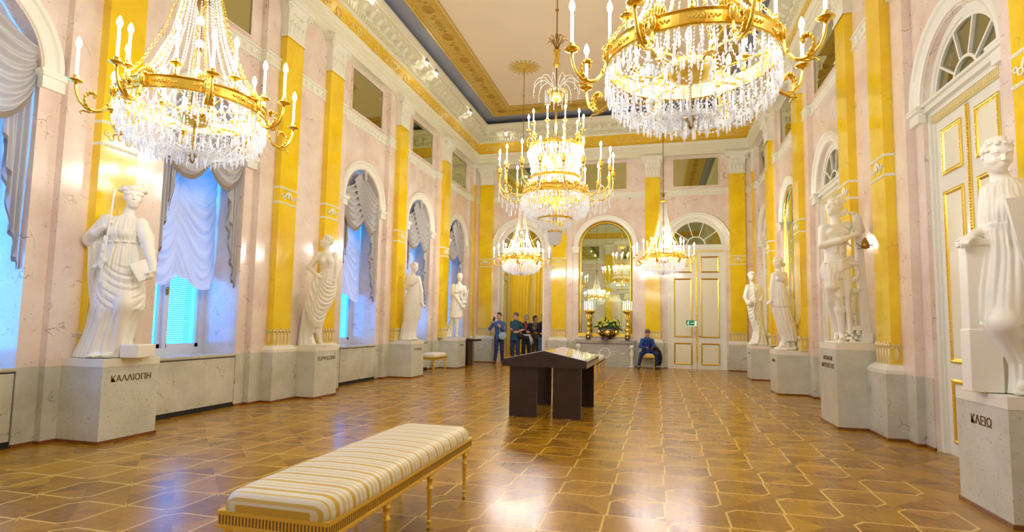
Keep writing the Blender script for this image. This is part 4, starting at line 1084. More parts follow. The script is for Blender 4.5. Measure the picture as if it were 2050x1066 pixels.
# 1 robed woman with stylus and open book -----------------------------------------------------------
def st_kal():
    S = Sdf((-.50, -.34, -.01), (.62, .34, 2.08), .006)
    rows = [(0.0, -.10, 0, .30, .22), (.208, -.06, 0, .25, .19), (.423, .0, 0, .245, .18), (.554, .045, -.01, .27, .19), (.70, .05, -.01, .27, .19), (.815, .045, 0, .26, .18), (1.032, .04, 0, .22, .165), (1.2, .05, 0, .19, .15), (1.329, .060, 0, .165, .13)]
    S.loft(rows, drape(19, .040, .4, 0, 1.35, 36, .024, .30, .10, FRONT + .45, .50, 1.10), .02)
    S.loft([(1.30, .060, 0, .155, .12), (1.42, .055, -.01, .175, .14), (1.516, .045, -.01, .20, .135), (1.60, .04, 0, .19, .11), (1.655, .06, 0, .09, .08)], folds(24, .020, 4, 1.2, 1.3, 2), .03)
    S.cone((-.11, 0, 1.325), (.22, 0, 1.345), .012, .012, .012)
    for i in range(12):
        a = 2 * PI * i / 12; S.ell((.06 + .168 * math.cos(a), .135 * math.sin(a), 1.335), (.03, .03, .016), .01)
    S.ell((.0, -.12, 1.45), (.062, .05, .06), .04); S.ell((.13, -.12, 1.44), (.062, .05, .06), .04)
    # hanging mantle on the left
    S.loft([(.01, -.27, .03, .15, .14), (.248, -.19, .03, .13, .13), (.594, -.165, .04, .115, .12), (.94, -.215, .04, .125, .12), (1.29, -.235, .03, .12, .11), (1.50, -.18, .02, .10, .10), (1.60, -.10, 0, .09, .09)], folds(11, .030, -.8, 2.0), .03)
    S.chain([(-.16, .0, 1.60), (-.31, -.04, 1.36)], [.085, .085], .03)
    S.chain([(-.31, -.04, 1.36), (-.17, -.17, 1.43), (-.045, -.20, 1.50)], [.062, .048, .033], .02)
    hand(S, (-.06, -.20, 1.49), (.5, -.05, .75), (0, -1, .1), .17, 1.1, 1)
    S.chain([(.06, -.225, 1.925), (.035, -.225, 1.60), (-.03, -.23, .852)], [.012, .011, .010], .004)
    for i in range(4): S.ell((-.01 - .01 * i, -.225, 1.35 - .10 * i), (.018, .02, .045), .01)
    # second arm reaching down to the book
    S.chain([(.24, 0, 1.565), (.33, -.02, 1.40), (.385, -.03, 1.22)], [.075, .075, .062], .03)
    for i in range(4): S.cone((.27 + .012 * i, -.062, 1.47 - .06 * i), (.39 + .005 * i, -.035, 1.43 - .055 * i), .014, .010, .03)
    S.chain([(.385, -.03, 1.22), (.45, -.07, 1.10), (.485, -.10, 1.00)], [.052, .043, .032], .02)
    hand(S, (.485, -.10, 1.0), (-.15, -.25, -.9), (.9, -.3, .1), .16, 1.0, -1)
    f, r, u = basis((.35, -.85, -.1), (.35, 0, .9)); M = np.stack([vn((.105, .05, -.22)), vn((.55, -.8, .2)), vn(np.cross(vn((.105, .05, -.22)), vn((.55, -.8, .2))))])
    S.box((.375, -.13, 1.0), (.115, .026, .085), .003, M, .003)
    S.chain([(-.13, -.10, 1.30), (-.10, -.155, 1.05), (.0, -.17, .80), (-.03, -.165, .45), (-.10, -.16, .05)], [.02, .022, .022, .025, .028], .05)
    S.ell((.20, -.13, .62), (.085, .09, .13), .05)
    S.cone((.20, -.14, .60), (.13, -.10, .12), .07, .05, .05)
    S.ell((-.02, -.225, .03), (.05, .09, .03), .02); S.ell((.10, -.20, .03), (.045, .08, .03), .02)
    for i in range(4): S.ell((-.045 + .018 * i, -.305, .022), (.009, .02, .012), .004)
    S.box((.31, .0, .075), (.105, .16, .075), .01, None, .01)
    # sash end with knot
    S.chain([(-.02, -.19, 1.30), (.0, -.215, 1.10), (-.11, -.21, 1.03), (-.17, -.20, .99)], [.018, .018, .022, .010], .02)
    head(S, (.148, -.03, 1.885), (.62, -.78, -.10), .265, hair='wave', neck=(.07, 0, 1.64), seed=3)
    S.ell((.105, .03, 1.985), (.145, .14, .045), .01); S.ell((.10, .02, 1.955), (.15, .145, .018), .006)
    for i in range(11): a = 2 * PI * i / 11; S.ell((.105 + .125 * math.cos(a), .03 + .12 * math.sin(a), 1.972), (.03, .03, .02), .008)
    return S
place_statue(st_kal(), (.37, 5.14), .93, 'robed woman statue in a flat cap with stylus and open book', 'statue')

# 2 dancing woman, hand on hip ------------------------------------------------------------------------
def st_ter():
    S = Sdf((-.40, -.32, -.01), (.50, .32, 2.12), .008)
    rows = [(.328, .05, -.03, .085, .09), (.441, .03, -.03, .13, .12), (.606, .03, -.02, .175, .14), (.75, .095, -.01, .195, .15), (.94, .15, 0, .195, .15), (1.083, .186, 0, .185, .15), (1.251, .205, 0, .16, .13), (1.394, .208, 0, .135, .11)]
    S.loft(rows, drape(15, .030, .3, .3, 1.4, 40, .024, .30, .14, FRONT + .3, .36, 1.26), .02)
    S.loft([(1.36, .208, 0, .130, .105), (1.50, .20, -.01, .148, .12), (1.62, .18, -.01, .155, .115), (1.72, .165, 0, .12, .09), (1.76, .15, 0, .07, .07)], folds(20, .009, 5, 1, 1.3, 2), .03)
    S.ell((.13, -.11, 1.57), (.06, .055, .06), .04); S.ell((.26, -.10, 1.57), (.06, .055, .06), .04)
    S.chain([(.03, 0, 1.70), (-.14, -.04, 1.45)], [.062, .05], .03); S.chain([(-.14, -.04, 1.45), (.03, -.11, 1.31)], [.048, .032], .02)
    hand(S, (.03, -.11, 1.31), (.8, -.1, -.4), (-.2, -.9, .3), .17, .7, 1)
    S.chain([(.32, 0, 1.69), (.375, -.02, 1.47), (.37, -.06, 1.25)], [.062, .05, .034], .03)
    hand(S, (.37, -.06, 1.25), (0, -.1, -1), (.9, -.2, 0), .17, .5, -1)
    # bunched cloth at the hip: stacked zigzag flutes
    S.loft([(.62, -.11, -.04, .05, .08), (.794, -.09, -.04, .085, .10), (.984, -.05, -.05, .085, .10), (1.2, .01, -.05, .065, .08), (1.30, .04, -.08, .03, .04)], drape(9, .03, 1, .5, 1.4, 17, .05, .10, .25, FRONT, .6, 1.25), .02)
    # legs
    S.chain([(.06, -.02, .42), (-.02, .0, .30), (-.15, .05, .14)], [.065, .055, .033], .03); S.chain([(-.15, .05, .14), (-.10, 0, .04), (-.03, -.03, .03)], [.033, .035, .022], .02)
    S.chain([(.09, -.03, .42), (.085, -.03, .25), (.12, -.02, .09)], [.062, .055, .034], .03); S.chain([(.12, -.02, .09), (.14, -.06, .04), (.18, -.13, .025)], [.038, .035, .02], .02)
    S.loft([(.0, -.17, .10, .16, .16), (.248, -.21, .10, .10, .11), (.60, -.19, .08, .07, .09), (.935, -.17, .06, .045, .06)], folds(7, .03, 1, 2), .03)
    S.box((.02, .02, .0), (.24, .2, .02), .01)
    head(S, (.165, -.02, 1.945), (-.85, -.45, .32), .25, up=(.25, 0, 1), hair='curl', neck=(.16, 0, 1.74), seed=5)
    return S
place_statue(st_ter(), (.33, 9.17), .93, 'dancing woman statue, hand on hip, bare feet, head thrown back')

# 3 draped woman with outstretched hand --------------------------------------------------------------
def st_e():
    S = Sdf((-.36, -.32, -.01), (.56, .32, 2.08), .010)
    rows = [(0, -.03, 0, .235, .19), (.211, -.01, 0, .20, .17), (.476, .04, 0, .19, .16), (.741, .07, 0, .215, .17), (.954, .09, 0, .215, .17), (1.14, .10, 0, .185, .15), (1.327, .105, 0, .155, .13)]
    S.loft(rows, drape(17, .032, .9, 0, 1.4, 38, .024, .08, .34, FRONT, .42, 1.26), .02)
    S.loft([(1.30, .10, 0, .155, .125), (1.45, .085, -.01, .165, .13), (1.60, .07, 0, .165, .11), (1.67, .065, 0, .08, .07)], folds(16, .012, 6, 1.2), .03)
    S.chain([(-.04, 0, 1.62), (-.07, -.03, 1.35)], [.075, .062], .03); S.chain([(-.07, -.03, 1.35), (.08, -.15, 1.44), (.21, -.16, 1.50)], [.055, .045, .03], .02)
    hand(S, (.20, -.16, 1.49), (.4, 0, .8), (-.2, -.9, 0), .16, .9, 1)
    S.chain([(.20, 0, 1.60), (.30, -.02, 1.25)], [.068, .055], .03); S.chain([(.30, -.02, 1.25), (.33, -.07, .98), (.35, -.09, .93)], [.05, .04, .03], .02)
    hand(S, (.35, -.09, .92), (.8, -.1, -.35), (0, -.2, 1), .16, .6, -1)
    S.ell((.20, -.12, .03), (.09, .07, .03), .02)
    S.chain([(.28, 0, 1.2), (.30, 0, .9), (.27, 0, .55)], [.03, .03, .02], .03)
    head(S, (.10, -.02, 1.885), (.75, -.62, -.05), .255, hair='wreath', neck=(.06, 0, 1.65), seed=8)
    return S
place_statue(st_e(), (.33, 13.25), .93, 'draped woman statue with one hand held out low, beside the gilt stool')

# 4 youth in a short tunic with a lyre ---------------------------------------------------------------
def st_g():
    S = Sdf((-.32, -.32, -.03), (.56, .32, 2.08), .010)
    S.loft([(.60, .07, 0, .205, .16), (.826, .087, 0, .195, .15), (1.086, .102, 0, .18, .14), (1.30, .125, 0, .16, .13)], folds(19, .026, .8, .9, .5, 1.3), .02)
    S.loft([(1.28, .125, 0, .16, .125), (1.45, .11, 0, .185, .13), (1.60, .13, 0, .175, .11), (1.67, .15, 0, .08, .07)], folds(15, .012, 5, 1.2), .03)
    S.chain([(.12, -.03, .70), (.11, -.03, .48), (.115, -.01, .30), (.11, 0, .08)], [.09, .066, .062, .036], .03); S.chain([(.11, 0, .06), (.13, -.08, .03), (.20, -.16, .02)], [.04, .035, .022], .02)
    S.chain([(.02, .03, .70), (-.05, .03, .46), (-.06, .06, .28), (-.05, .10, .06)], [.085, .062, .055, .034], .03); S.chain([(-.05, .10, .05), (-.10, .02, .03)], [.036, .022], .02)
    S.loft([(0, -.16, .10, .13, .10), (.25, -.12, .10, .07, .07), (.55, -.06, .10, .05, .06)], folds(8, .03, 1, 2), .03)
    S.chain([(-.03, 0, 1.60), (-.04, -.03, 1.31)], [.075, .06], .03); S.chain([(-.04, -.03, 1.31), (.10, -.16, 1.40), (.22, -.18, 1.46)], [.052, .042, .03], .02)
    hand(S, (.21, -.18, 1.46), (.7, 0, .4), (-.2, -.9, 0), .16, .7, 1)
    S.chain([(.31, 0, 1.57), (.39, -.03, 1.32), (.37, -.12, 1.18)], [.068, .052, .035], .03); hand(S, (.37, -.12, 1.18), (-.3, -.4, .5), (.8, -.4, 0), .16, .9, -1)
    for sg, pts in ((1, [(.34, -.16, 1.12), (.42, -.17, 1.22), (.43, -.17, 1.40), (.47, -.17, 1.47)]), (-1, [(.32, -.16, 1.12), (.24, -.17, 1.25), (.27, -.17, 1.42), (.22, -.17, 1.50)])): S.chain(pts, [.03, .022, .018, .014], .01)
    S.cone((.24, -.17, 1.43), (.46, -.17, 1.42), .010, .010, .005); S.ell((.33, -.165, 1.10), (.085, .03, .06), .01)
    S.chain([(-.02, -.10, 1.36), (.14, -.14, 1.18), (.30, -.11, .95)], [.03, .05, .05], .04)
    for i in range(3): S.chain([(.0 + .05 * i, -.125, 1.34 - .04 * i), (.14 + .02 * i, -.17, 1.20 - .05 * i), (.30, -.14, 1.02 - .05 * i)], [.012, .014, .012], .03)
    S.chain([(.33, -.08, 1.05), (.34, -.08, .88)], [.05, .03], .02)
    head(S, (.172, -.02, 1.895), (.35, -.92, -.05), .25, hair='wave', fem=False, neck=(.15, 0, 1.64), seed=9)
    return S
place_statue(st_g(), (.33, 16.5), .945, 'statue of a short-tunic youth playing a lyre near the far left corner')

# 5 cloaked woman near the far right corner ---------------------------------------------------------
def st_p():
    S = Sdf((-.50, -.32, -.01), (.40, .32, 2.08), .010)
    rows = [(0, -.05, 0, .27, .18), (.165, -.02, 0, .20, .16), (.36, -.012, 0, .155, .14), (.50, -.05, 0, .155, .14), (.781, -.10, 0, .19, .15), (1.062, -.13, 0, .20, .155), (1.374, -.15, 0, .20, .14), (1.54, -.14, 0, .19, .12), (1.65, -.16, 0, .09, .08)]
    S.loft(rows, drape(15, .024, .2, 0, 1.7, 32, .020, .06, -.30, FRONT, .60, 1.56), .02)
    S.chain([(-.30, 0, 1.58), (-.40, -.04, 1.30)], [.075, .062], .03); S.chain([(-.40, -.04, 1.30), (-.37, -.15, 1.12)], [.058, .05], .03)
    S.ell((-.33, -.16, 1.13), (.085, .08, .085), .03); hand(S, (-.38, -.16, 1.14), (.6, -.4, 0), (-.2, -.8, .6), .16, .8, 1)
    S.chain([(-.03, 0, 1.60), (.06, -.02, 1.35), (-.02, -.15, 1.22)], [.075, .065, .045], .03)
    S.chain([(-.22, -.18, 1.5), (-.20, -.2, 1.2), (-.24, -.18, .9), (-.20, -.17, .72)], [.02, .018, .022, .03], .02)
    S.chain([(.02, -.1, .5), (.05, -.13, .3), (.12, -.12, .03)], [.03, .035, .04], .03); S.chain([(-.08, -.14, .5), (-.10, -.16, .2), (-.16, -.18, .03)], [.02, .025, .03], .03)
    S.ell((-.24, -.18, .03), (.08, .07, .03), .02)
    head(S, (-.21, -.02, 1.88), (-.15, -.98, -.12), .255, hair='wreath', neck=(-.17, 0, 1.64), seed=12)
    return S
place_statue(st_p(), (9.24, 16.5), .93, 'white statue of a woman muffled in a cloak, nearest the far right corner')

# 6 striding woman in a peplum -------------------------------------------------------------------------
def st_s6():
    S = Sdf((-.58, -.32, -.01), (.36, .32, 2.10), .010)
    rows = [(.19, .09, 0, .155, .14), (.30, .07, 0, .18, .15), (.395, .04, 0, .205, .16), (.615, -.03, 0, .195, .16), (.837, -.095, 0, .195, .16), (1.015, -.13, 0, .18, .15), (1.24, -.145, 0, .155, .13), (1.43, -.136, 0, .135, .11)]
    S.loft(rows, folds(17, .028, -3.2, .9, .1, 1.4), .02)
    S.loft([(.93, -.11, 0, .20, .175), (1.0, -.125, 0, .20, .17), (1.24, -.145, 0, .17, .145), (1.40, -.14, 0, .14, .115)], folds(21, .030, 1.0, .4, .8, 1.45), .01)
    S.loft([(1.40, -.136, 0, .135, .11), (1.52, -.135, -.01, .145, .12), (1.63, -.13, 0, .14, .10), (1.69, -.15, 0, .07, .07)], folds(16, .010, 6, 1.2), .03)
    S.ell((-.19, -.11, 1.54), (.055, .055, .055), .04); S.ell((-.08, -.10, 1.54), (.055, .055, .055), .04)
    S.chain([(-.02, 0, 1.64), (-.03, -.05, 1.43)], [.06, .05], .03); S.chain([(-.03, -.05, 1.43), (-.14, -.15, 1.52), (-.24, -.17, 1.62)], [.046, .038, .028], .02)
    hand(S, (-.23, -.17, 1.61), (-.3, 0, .9), (.1, -.9, 0), .16, 1.0, 1)
    S.chain([(-.25, 0, 1.62), (-.31, -.02, 1.30), (-.34, -.05, 1.07)], [.06, .048, .034], .03); hand(S, (-.34, -.05, 1.06), (-.85, -.1, -.5), (0, -.3, 1), .16, .4, -1)
    S.chain([(.10, 0, .25), (.155, 0, .18), (.155, -.02, .08)], [.06, .045, .036], .03); S.chain([(.155, -.02, .07), (.13, -.12, .04), (.10, -.17, .035)], [.04, .03, .02], .02)
    S.chain([(-.05, 0, .30), (-.065, 0, .15), (-.10, -.04, .07), (-.19, -.10, .06)], [.06, .042, .036, .022], .03)
    S.loft([(.0, -.03, .02, .23, .18), (.05, -.03, .02, .21, .17), (.07, -.02, .05, .12, .12), (.30, .03, .08, .07, .07)], folds(9, .02, 3, 1), .02)
    S.chain([(.10, .05, .40), (.20, .05, .25), (.24, .03, .16)], [.06, .04, .02], .03)
    head(S, (-.165, -.02, 1.905), (-.93, -.35, -.12), .25, hair='curl', neck=(-.15, 0, 1.66), seed=14); S.ell((-.03, .02, 1.86), (.055, .055, .05), .02)
    return S
place_statue(st_s6(), (9.24, 13.25), .93, 'white statue of a striding woman in a peplum dress, touching her chin')

# 7 nude youth with a tall kithara ----------------------------------------------------------------------
def st_ap():
    S = Sdf((-.52, -.34, -.01), (.52, .36, 2.24), .006)
    S.loft([(1.13, -.145, 0, .165, .125), (1.197, -.13, 0, .16, .125), (1.312, -.14, 0, .150, .115), (1.429, -.138, 0, .165, .12), (1.568, -.136, -.01, .19, .13), (1.68, -.132, 0, .185, .115), (1.745, -.12, 0, .11, .08)], None, .04)
    S.ell((-.215, -.10, 1.62), (.085, .05, .06), .03); S.ell((-.06, -.10, 1.62), (.085, .05, .06), .03)
    for sg in (-1, 1):
        for z in (1.34, 1.42): S.ell((-.14 + sg * .04, -.105, z), (.035, .025, .035), .025)
    S.cone((-.14, -.135, 1.60), (-.14, -.125, 1.28), .006, .006, .02, -1)
    S.chain([(-.30, 0, 1.69), (-.345, -.03, 1.44)], [.072, .056], .03); S.chain([(-.345, -.03, 1.44), (-.16, -.17, 1.49), (.0, -.19, 1.555)], [.055, .05, .032], .02)
    hand(S, (-.01, -.19, 1.55), (.75, -.05, .4), (-.1, -.95, .2), .19, .35, 1, .2)
    S.chain([(.06, .02, 1.74), (.20, .08, 1.66), (.275, .03, 1.68)], [.07, .06, .055], .03); S.chain([(.275, .03, 1.68), (.21, -.02, 1.84), (.16, -.04, 1.90)], [.05, .04, .03], .02)
    hand(S, (.17, -.04, 1.885), (-.6, -.3, .4), (.2, -.1, 1), .18, .9, -1)
    S.chain([(-.30, -.10, 1.74), (-.16, -.155, 1.60), (0.0, -.14, 1.42)], [.016, .016, .016], .012)
    # hip drape
    S.loft([(.93, -.15, 0, .175, .14), (1.03, -.145, 0, .20, .155), (1.12, -.14, 0, .205, .15), (1.18, -.135, 0, .175, .13), (1.20, -.135, 0, .155, .115)], folds(15, .020, 9, .5, .8, 1.3), .045)
    for i in range(5): S.chain([(-.33, -.05, 1.02 + .035 * i), (-.15, -.17, 1.05 + .035 * i), (.06, -.12, 1.16 + .03 * i)], [.012, .015, .012], .015)
    S.loft([(.80, -.20, -.06, .07, .07), (.95, -.22, -.05, .10, .09), (1.08, -.2, -.02, .13, .11)], folds(7, .03, 3, 1), .02)
    S.chain([(-.05, -.1, 1.02), (-.02, -.12, .80), (-.04, -.1, .66)], [.06, .04, .02], .03)
    # legs
    S.chain([(-.10, 0, 1.05), (-.14, -.03, .68), (-.10, -.01, .48), (-.06, .02, .14)], [.108, .070, .070, .040], .03); S.ell((-.14, -.075, .67), (.05, .04, .055), .02)
    S.chain([(-.06, .03, .13), (-.08, -.03, .05), (-.19, -.14, .035)], [.042, .04, .024], .02)
    for i in range(4): S.ell((-.17 - .018 * i, -.165 + .012 * i, .022), (.012, .022, .013), .004)
    S.chain([(-.22, -.02, 1.05), (-.25, -.06, .82), (-.20, .03, .62), (-.12, .12, .42), (-.05, .16, .14)], [.10, .075, .062, .055, .036], .03)
    S.chain([(-.05, .16, .12), (-.12, .08, .05)], [.036, .026], .02)
    # kithara: tapering posts, cross bar, serpent, drapery over the support, foot blocks
    def quadbar(p0, p1, w0, w1, t, y):
        n_ = 60
        for i in range(n_):
            a, b = i / n_, (i + 1) / n_; c_ = ((p0[0] + (p1[0] - p0[0]) * (a + b) / 2), y, p0[1] + (p1[1] - p0[1]) * (a + b) / 2); w_ = w0 + (w1 - w0) * (a + b) / 2
            S.box(c_, (w_ / 2, t, abs(p1[1] - p0[1]) / n_ / 2 + .006), .004, None, .004)
    quadbar((.14, 1.89), (.222, .15), .085, .13, .035, -.08)
    quadbar((-.085, 1.12), (-.005, .15), .035, .05, .03, -.10)
    S.box((.01, -.09, 1.15), (.125, .035, .036), .006, None, .005); S.box((.005, -.14, 1.15), (.12, .02, .014), .006, None, .005)
    S.box((.213, -.05, .075), (.075, .10, .075), .01, None, .008); S.box((.213, -.05, .155), (.06, .08, .02), .01, None, .005); S.box((.09, -.10, .215), (.075, .03, .034), .006, None, .004)
    S.chain([(.09, -.10, 1.10), (.12, -.11, 1.02), (.08, -.12, .94), (.0, -.12, .89), (-.01, -.12, .81), (.06, -.12, .76), (.13, -.11, .77)], [.03, .034, .036, .036, .036, .034, .028], .01)
    S.loft([(.15, .07, .03, .10, .10), (.45, .06, .03, .085, .09), (.74, .07, .03, .07, .08)], folds(9, .035, 2, 1), .02)
    R = random.Random(4)
    for i in range(40):
        z = R.uniform(.02, .17); a = R.uniform(0, 2 * PI); S.ell((.05 + .085 * math.cos(a), -.06 + .07 * math.sin(a), z), (.022, .022, .022), .006)
    for i in range(16): S.ell((.03 + R.uniform(-.02, .07), -.065, R.uniform(.25, .7)), (.012, .03, .014), .004, None, -1)
    S.box((-.0, .02, .0), (.22, .20, .02), .01)
    head(S, (-.15, -.02, 2.015), (-.93, -.40, .12), .265, up=(.12, 0, 1), hair='curl', fem=False, neck=(-.11, 0, 1.77), nr=.235, seed=16)
    for i in range(22):
        a = R.uniform(-1, 1.6); S.ell((-.03 + .05 * math.cos(a * 2), .0 + .05 * R.uniform(-1, 1), 1.90 + .10 * (a + 1) / 2), (.028, .028, .034), .006)
    for i in range(7): S.chain([(-.22 + .035 * i, -.05, 2.12 + .02 * math.sin(i)), (-.24 + .035 * i, -.06, 2.17)], [.018, .006], .008)
    return S
place_statue(st_ap(), (9.22, 9.2), 1.2, 'half-draped youth statue with a tall lyre, on the highest pedestal')

# 8 woman with a tablet, leaning on a pillar, at the right edge -------------------------------------
def st_cl():
    S = Sdf((-.50, -.36, -.01), (.42, .36, 2.08), .0058)
    rows = [(0, .05, 0, .22, .18), (.097, .04, 0, .19, .17), (.227, .04, 0, .18, .165), (.334, .02, 0, .21, .17), (.44, -.03, 0, .235, .17), (.518, -.05, -.01, .25, .175), (.60, -.05, -.01, .25, .175), (.777, -.04, 0, .25, .18), (1.044, -.04, 0, .21, .165), (1.139, -.045, 0, .195, .15), (1.289, -.055, 0, .178, .135)]
    S.loft(rows, drape(18, .040, 1.4, 0, 1.35, 34, .026, .10, .12, FRONT - .2, .34, .60), .02)
    S.loft([(1.26, -.055, 0, .172, .13), (1.38, -.06, -.01, .18, .14), (1.50, -.05, -.01, .18, .135), (1.60, -.03, 0, .17, .11), (1.665, -.04, 0, .08, .075)], folds(20, .012, 6, 2.2), .03)
    for i in range(7): S.chain([(-.22 + .01 * i, -.06, 1.30 - .02 * i), (-.08, -.145 - .003 * i, 1.27 - .022 * i), (.12, -.10, 1.33 - .03 * i)], [.010, .013, .010], .014)
    S.ell((-.12, -.125, 1.45), (.065, .055, .065), .04); S.ell((.03, -.12, 1.45), (.065, .055, .065), .04)
    S.ell((-.235, -.14, .535), (.07, .07, .075), .05); S.cone((-.05, -.05, 1.0), (-.22, -.12, .55), .12, .07, .06); S.cone((-.23, -.14, .52), (-.02, .02, .16), .08, .055, .05)
    for a in (-.95, -.6, -.3, 0.0, .35, .75, 1.15):      # creases fanning out from the bent knee
        p0 = np.array((-.21, -.238, .535)); p1 = p0 + np.array((.17 * math.cos(a), .012, .17 * math.sin(a))); p2 = p0 + np.array((.34 * math.cos(a * .8), .05, .34 * math.sin(a * .8)))
        S.cone(p0, p1, .004, .013, .016, -1); S.cone(p1, p2, .013, .010, .016, -1)
    # feet
    S.chain([(-.02, -.06, .10), (-.10, -.14, .045), (-.20, -.19, .03)], [.05, .042, .025], .02)
    for i in range(5): S.ell((-.235 + .017 * i, -.215 - .008 * i, .020), (.020 - .002 * i, .014, .013), .004)
    S.chain([(.06, -.08, .10), (.02, -.18, .045), (-.02, -.24, .03)], [.05, .042, .025], .02)
    # pillar and forearm resting on it
    cy_, sy_ = math.cos(YAW), math.sin(YAW); MR = np.array([[cy_, -sy_, 0], [sy_, cy_, 0], [0, 0, 1]])
    S.box((-.266, .033, .57), (.10, .06, .57), .004, MR, .004); S.box((-.266, .033, 1.165), (.112, .072, .028), .004, MR, .004); S.box((-.266, .033, .24), (.108, .068, .24), .004, MR, .004)
    S.chain([(-.15, .03, 1.58), (-.12, .10, 1.40), (-.10, .08, 1.28)], [.058, .046, .042], .03); S.chain([(-.12, .06, 1.26), (-.27, .02, 1.235), (-.345, -.02, 1.215)], [.046, .040, .028], .02)
    hand(S, (-.335, -.02, 1.215), (-.80, -.15, -.45), (-.3, -.3, 1), .18, .95, -1, .15)
    # other arm holding the tablet
    S.chain([(.10, 0, 1.62), (.19, -.06, 1.36), (.20, -.18, 1.22)], [.07, .06, .04], .03); hand(S, (.20, -.18, 1.2), (-.2, -.3, -.8), (.8, -.4, 0), .17, .9, -1)
    head(S, (-.118, -.03, 1.862), (-.30, -.90, -.28), .275, up=(-.05, -.2, 1), hair='curl', neck=(-.05, 0, 1.63), seed=21)
    return S
clio = place_statue(st_cl(), (9.23, 5.19), .93, 'statue of a curly-haired woman leaning on a pillar at the right edge')
tb = MB(); c4 = [(-.235, -.215, 1.47), (.16, -.28, 1.49), (.30, -.25, .95), (-.10, -.20, .94)]
tb.add([tuple(LOCAL @ Vector(p)) for p in c4] + [tuple(LOCAL @ (Vector(p) + Vector((.012, .035, .004)))) for p in c4], [(0, 1, 2, 3), (7, 6, 5, 4), (0, 4, 5, 1), (1, 5, 6, 2), (2, 6, 7, 3), (3, 7, 4, 0)])
tb.build('tablet', STAT, clio)
# ------------------------------------------------------------------ chandeliers
def share(mb, name, mat, smooth=False):
    o = mb.build(name, mat, None, smooth); me = o.data; bpy.data.objects.remove(o); return me
def inst(name, me, parent, loc=(0, 0, 0), rz=0.0, sc=None):
    o = bpy.data.objects.new(name, me); COL.objects.link(o); o.parent = parent; o.location = loc; o.rotation_euler = (0, 0, rz)
    if sc: o.scale = sc if isinstance(sc, tuple) else (sc, sc, sc)
    return o
_m = MB(); _m.ball((0, 0, -.010), (.008, .008, .010), 6); _m.lathe([(.0, -.022), (.006, -.030), (.0085, -.075), (.011, -.105), (.006, -.125), (0, -.135)], n=6)
PEND = share(_m, 'crystal_pendant', CRYS)
_m = MB(); _m.lathe([(.0105, 0), (.0115, .01), (.0105, .02), (.0105, .20), (.006, .212), (0, .214)], n=10); CANDLE = share(_m, 'candle', CAND, True)
_m = MB(); _m.lathe([(0, 0), (.013, .008), (.0195, .030), (.015, .055), (.006, .078), (0, .086)], n=8); BULBM = share(_m, 'candle_bulb', FLAME, True)
_m = MB(); _m.lathe([(0, 0), (.010, .008), (.0135, .022), (.010, .040), (0, .052)], n=8); BULBI = share(_m, 'inner_bulb', FLAMI, True)
_m = MB(); _m.lathe([(0, -.012), (.02, -.010), (.048, .0), (.050, .005), (.046, .007), (.018, -.002), (.016, .012), (.021, .03), (.017, .045), (.0, .046)], n=16); PAN = share(_m, 'drip_pan', GOLD, True)
_m = MB(); _m.lathe([(0, 0), (.022, .004), (.014, .018), (.022, .034), (.012, .05), (.017, .065), (.010, .078), (0, .08)], n=10); BALU = share(_m, 'baluster', GOLD, True)
def beads(mb, pts, step=.022, r=.0085):
    """string of faceted oval crystals along a polyline"""
    pts = [Vector(p) for p in pts]; L_ = [0]
    for a, b in zip(pts, pts[1:]): L_.append(L_[-1] + (b - a).length)
    n = max(1, int(L_[-1] / step)); j = 0
    for i in range(n):
        d = (i + .5) * L_[-1] / n
        while j < len(pts) - 2 and L_[j + 1] < d: j += 1
        a, b = pts[j], pts[j + 1]; t = (b - a).normalized(); c = a + t * (d - L_[j])
        u = t.orthogonal().normalized(); v = t.cross(u); h = step * .46
        vs = [c - t * h, c + u * r, c + v * r * .6, c - u * r, c - v * r * .6, c + t * h]
        mb.add(vs, [(0, 2, 1), (0, 3, 2), (0, 4, 3), (0, 1, 4), (5, 1, 2), (5, 2, 3), (5, 3, 4), (5, 4, 1)])
def pol(r, a, z): return (r * math.cos(a), r * math.sin(a), z)
def catl(p0, p1, sag, n=10):
    p0, p1 = Vector(p0), Vector(p1); o = []
    for i in range(n + 1):
        t = i / n; p = p0.lerp(p1, t); p.z -= sag * 4 * t * (1 - t); o.append(p)
    return o
def links(mb, pts, R=.017, r=.0028, step=.026):
    pts = [Vector(p) for p in pts]; L_ = [0]
    for a, b in zip(pts, pts[1:]): L_.append(L_[-1] + (b - a).length)
    n = int(L_[-1] / step); j = 0
    for i in range(n):
        d = (i + .5) * L_[-1] / n
        while j < len(pts) - 2 and L_[j + 1] < d: j += 1
        t = (pts[j + 1] - pts[j]).normalized(); c = pts[j] + t * (d - L_[j]); u = t.orthogonal().normalized(); v = t.cross(u)
        if i % 2: u, v = v, u
        k, m = 8, 3; vs = []
        for a in range(k):
            A = 2 * PI * a / k; e = t * math.cos(A) * R + u * math.sin(A) * R * .75; en = e.normalized()
            for b in range(m):
                B = 2 * PI * b / m; vs.append(c + e + en * r * math.cos(B) + v * r * math.sin(B))
        mb.add(vs, [(a * m + b, a * m + (b + 1) % m, ((a + 1) % k) * m + (b + 1) % m, ((a + 1) % k) * m + b) for a in range(k) for b in range(m)])
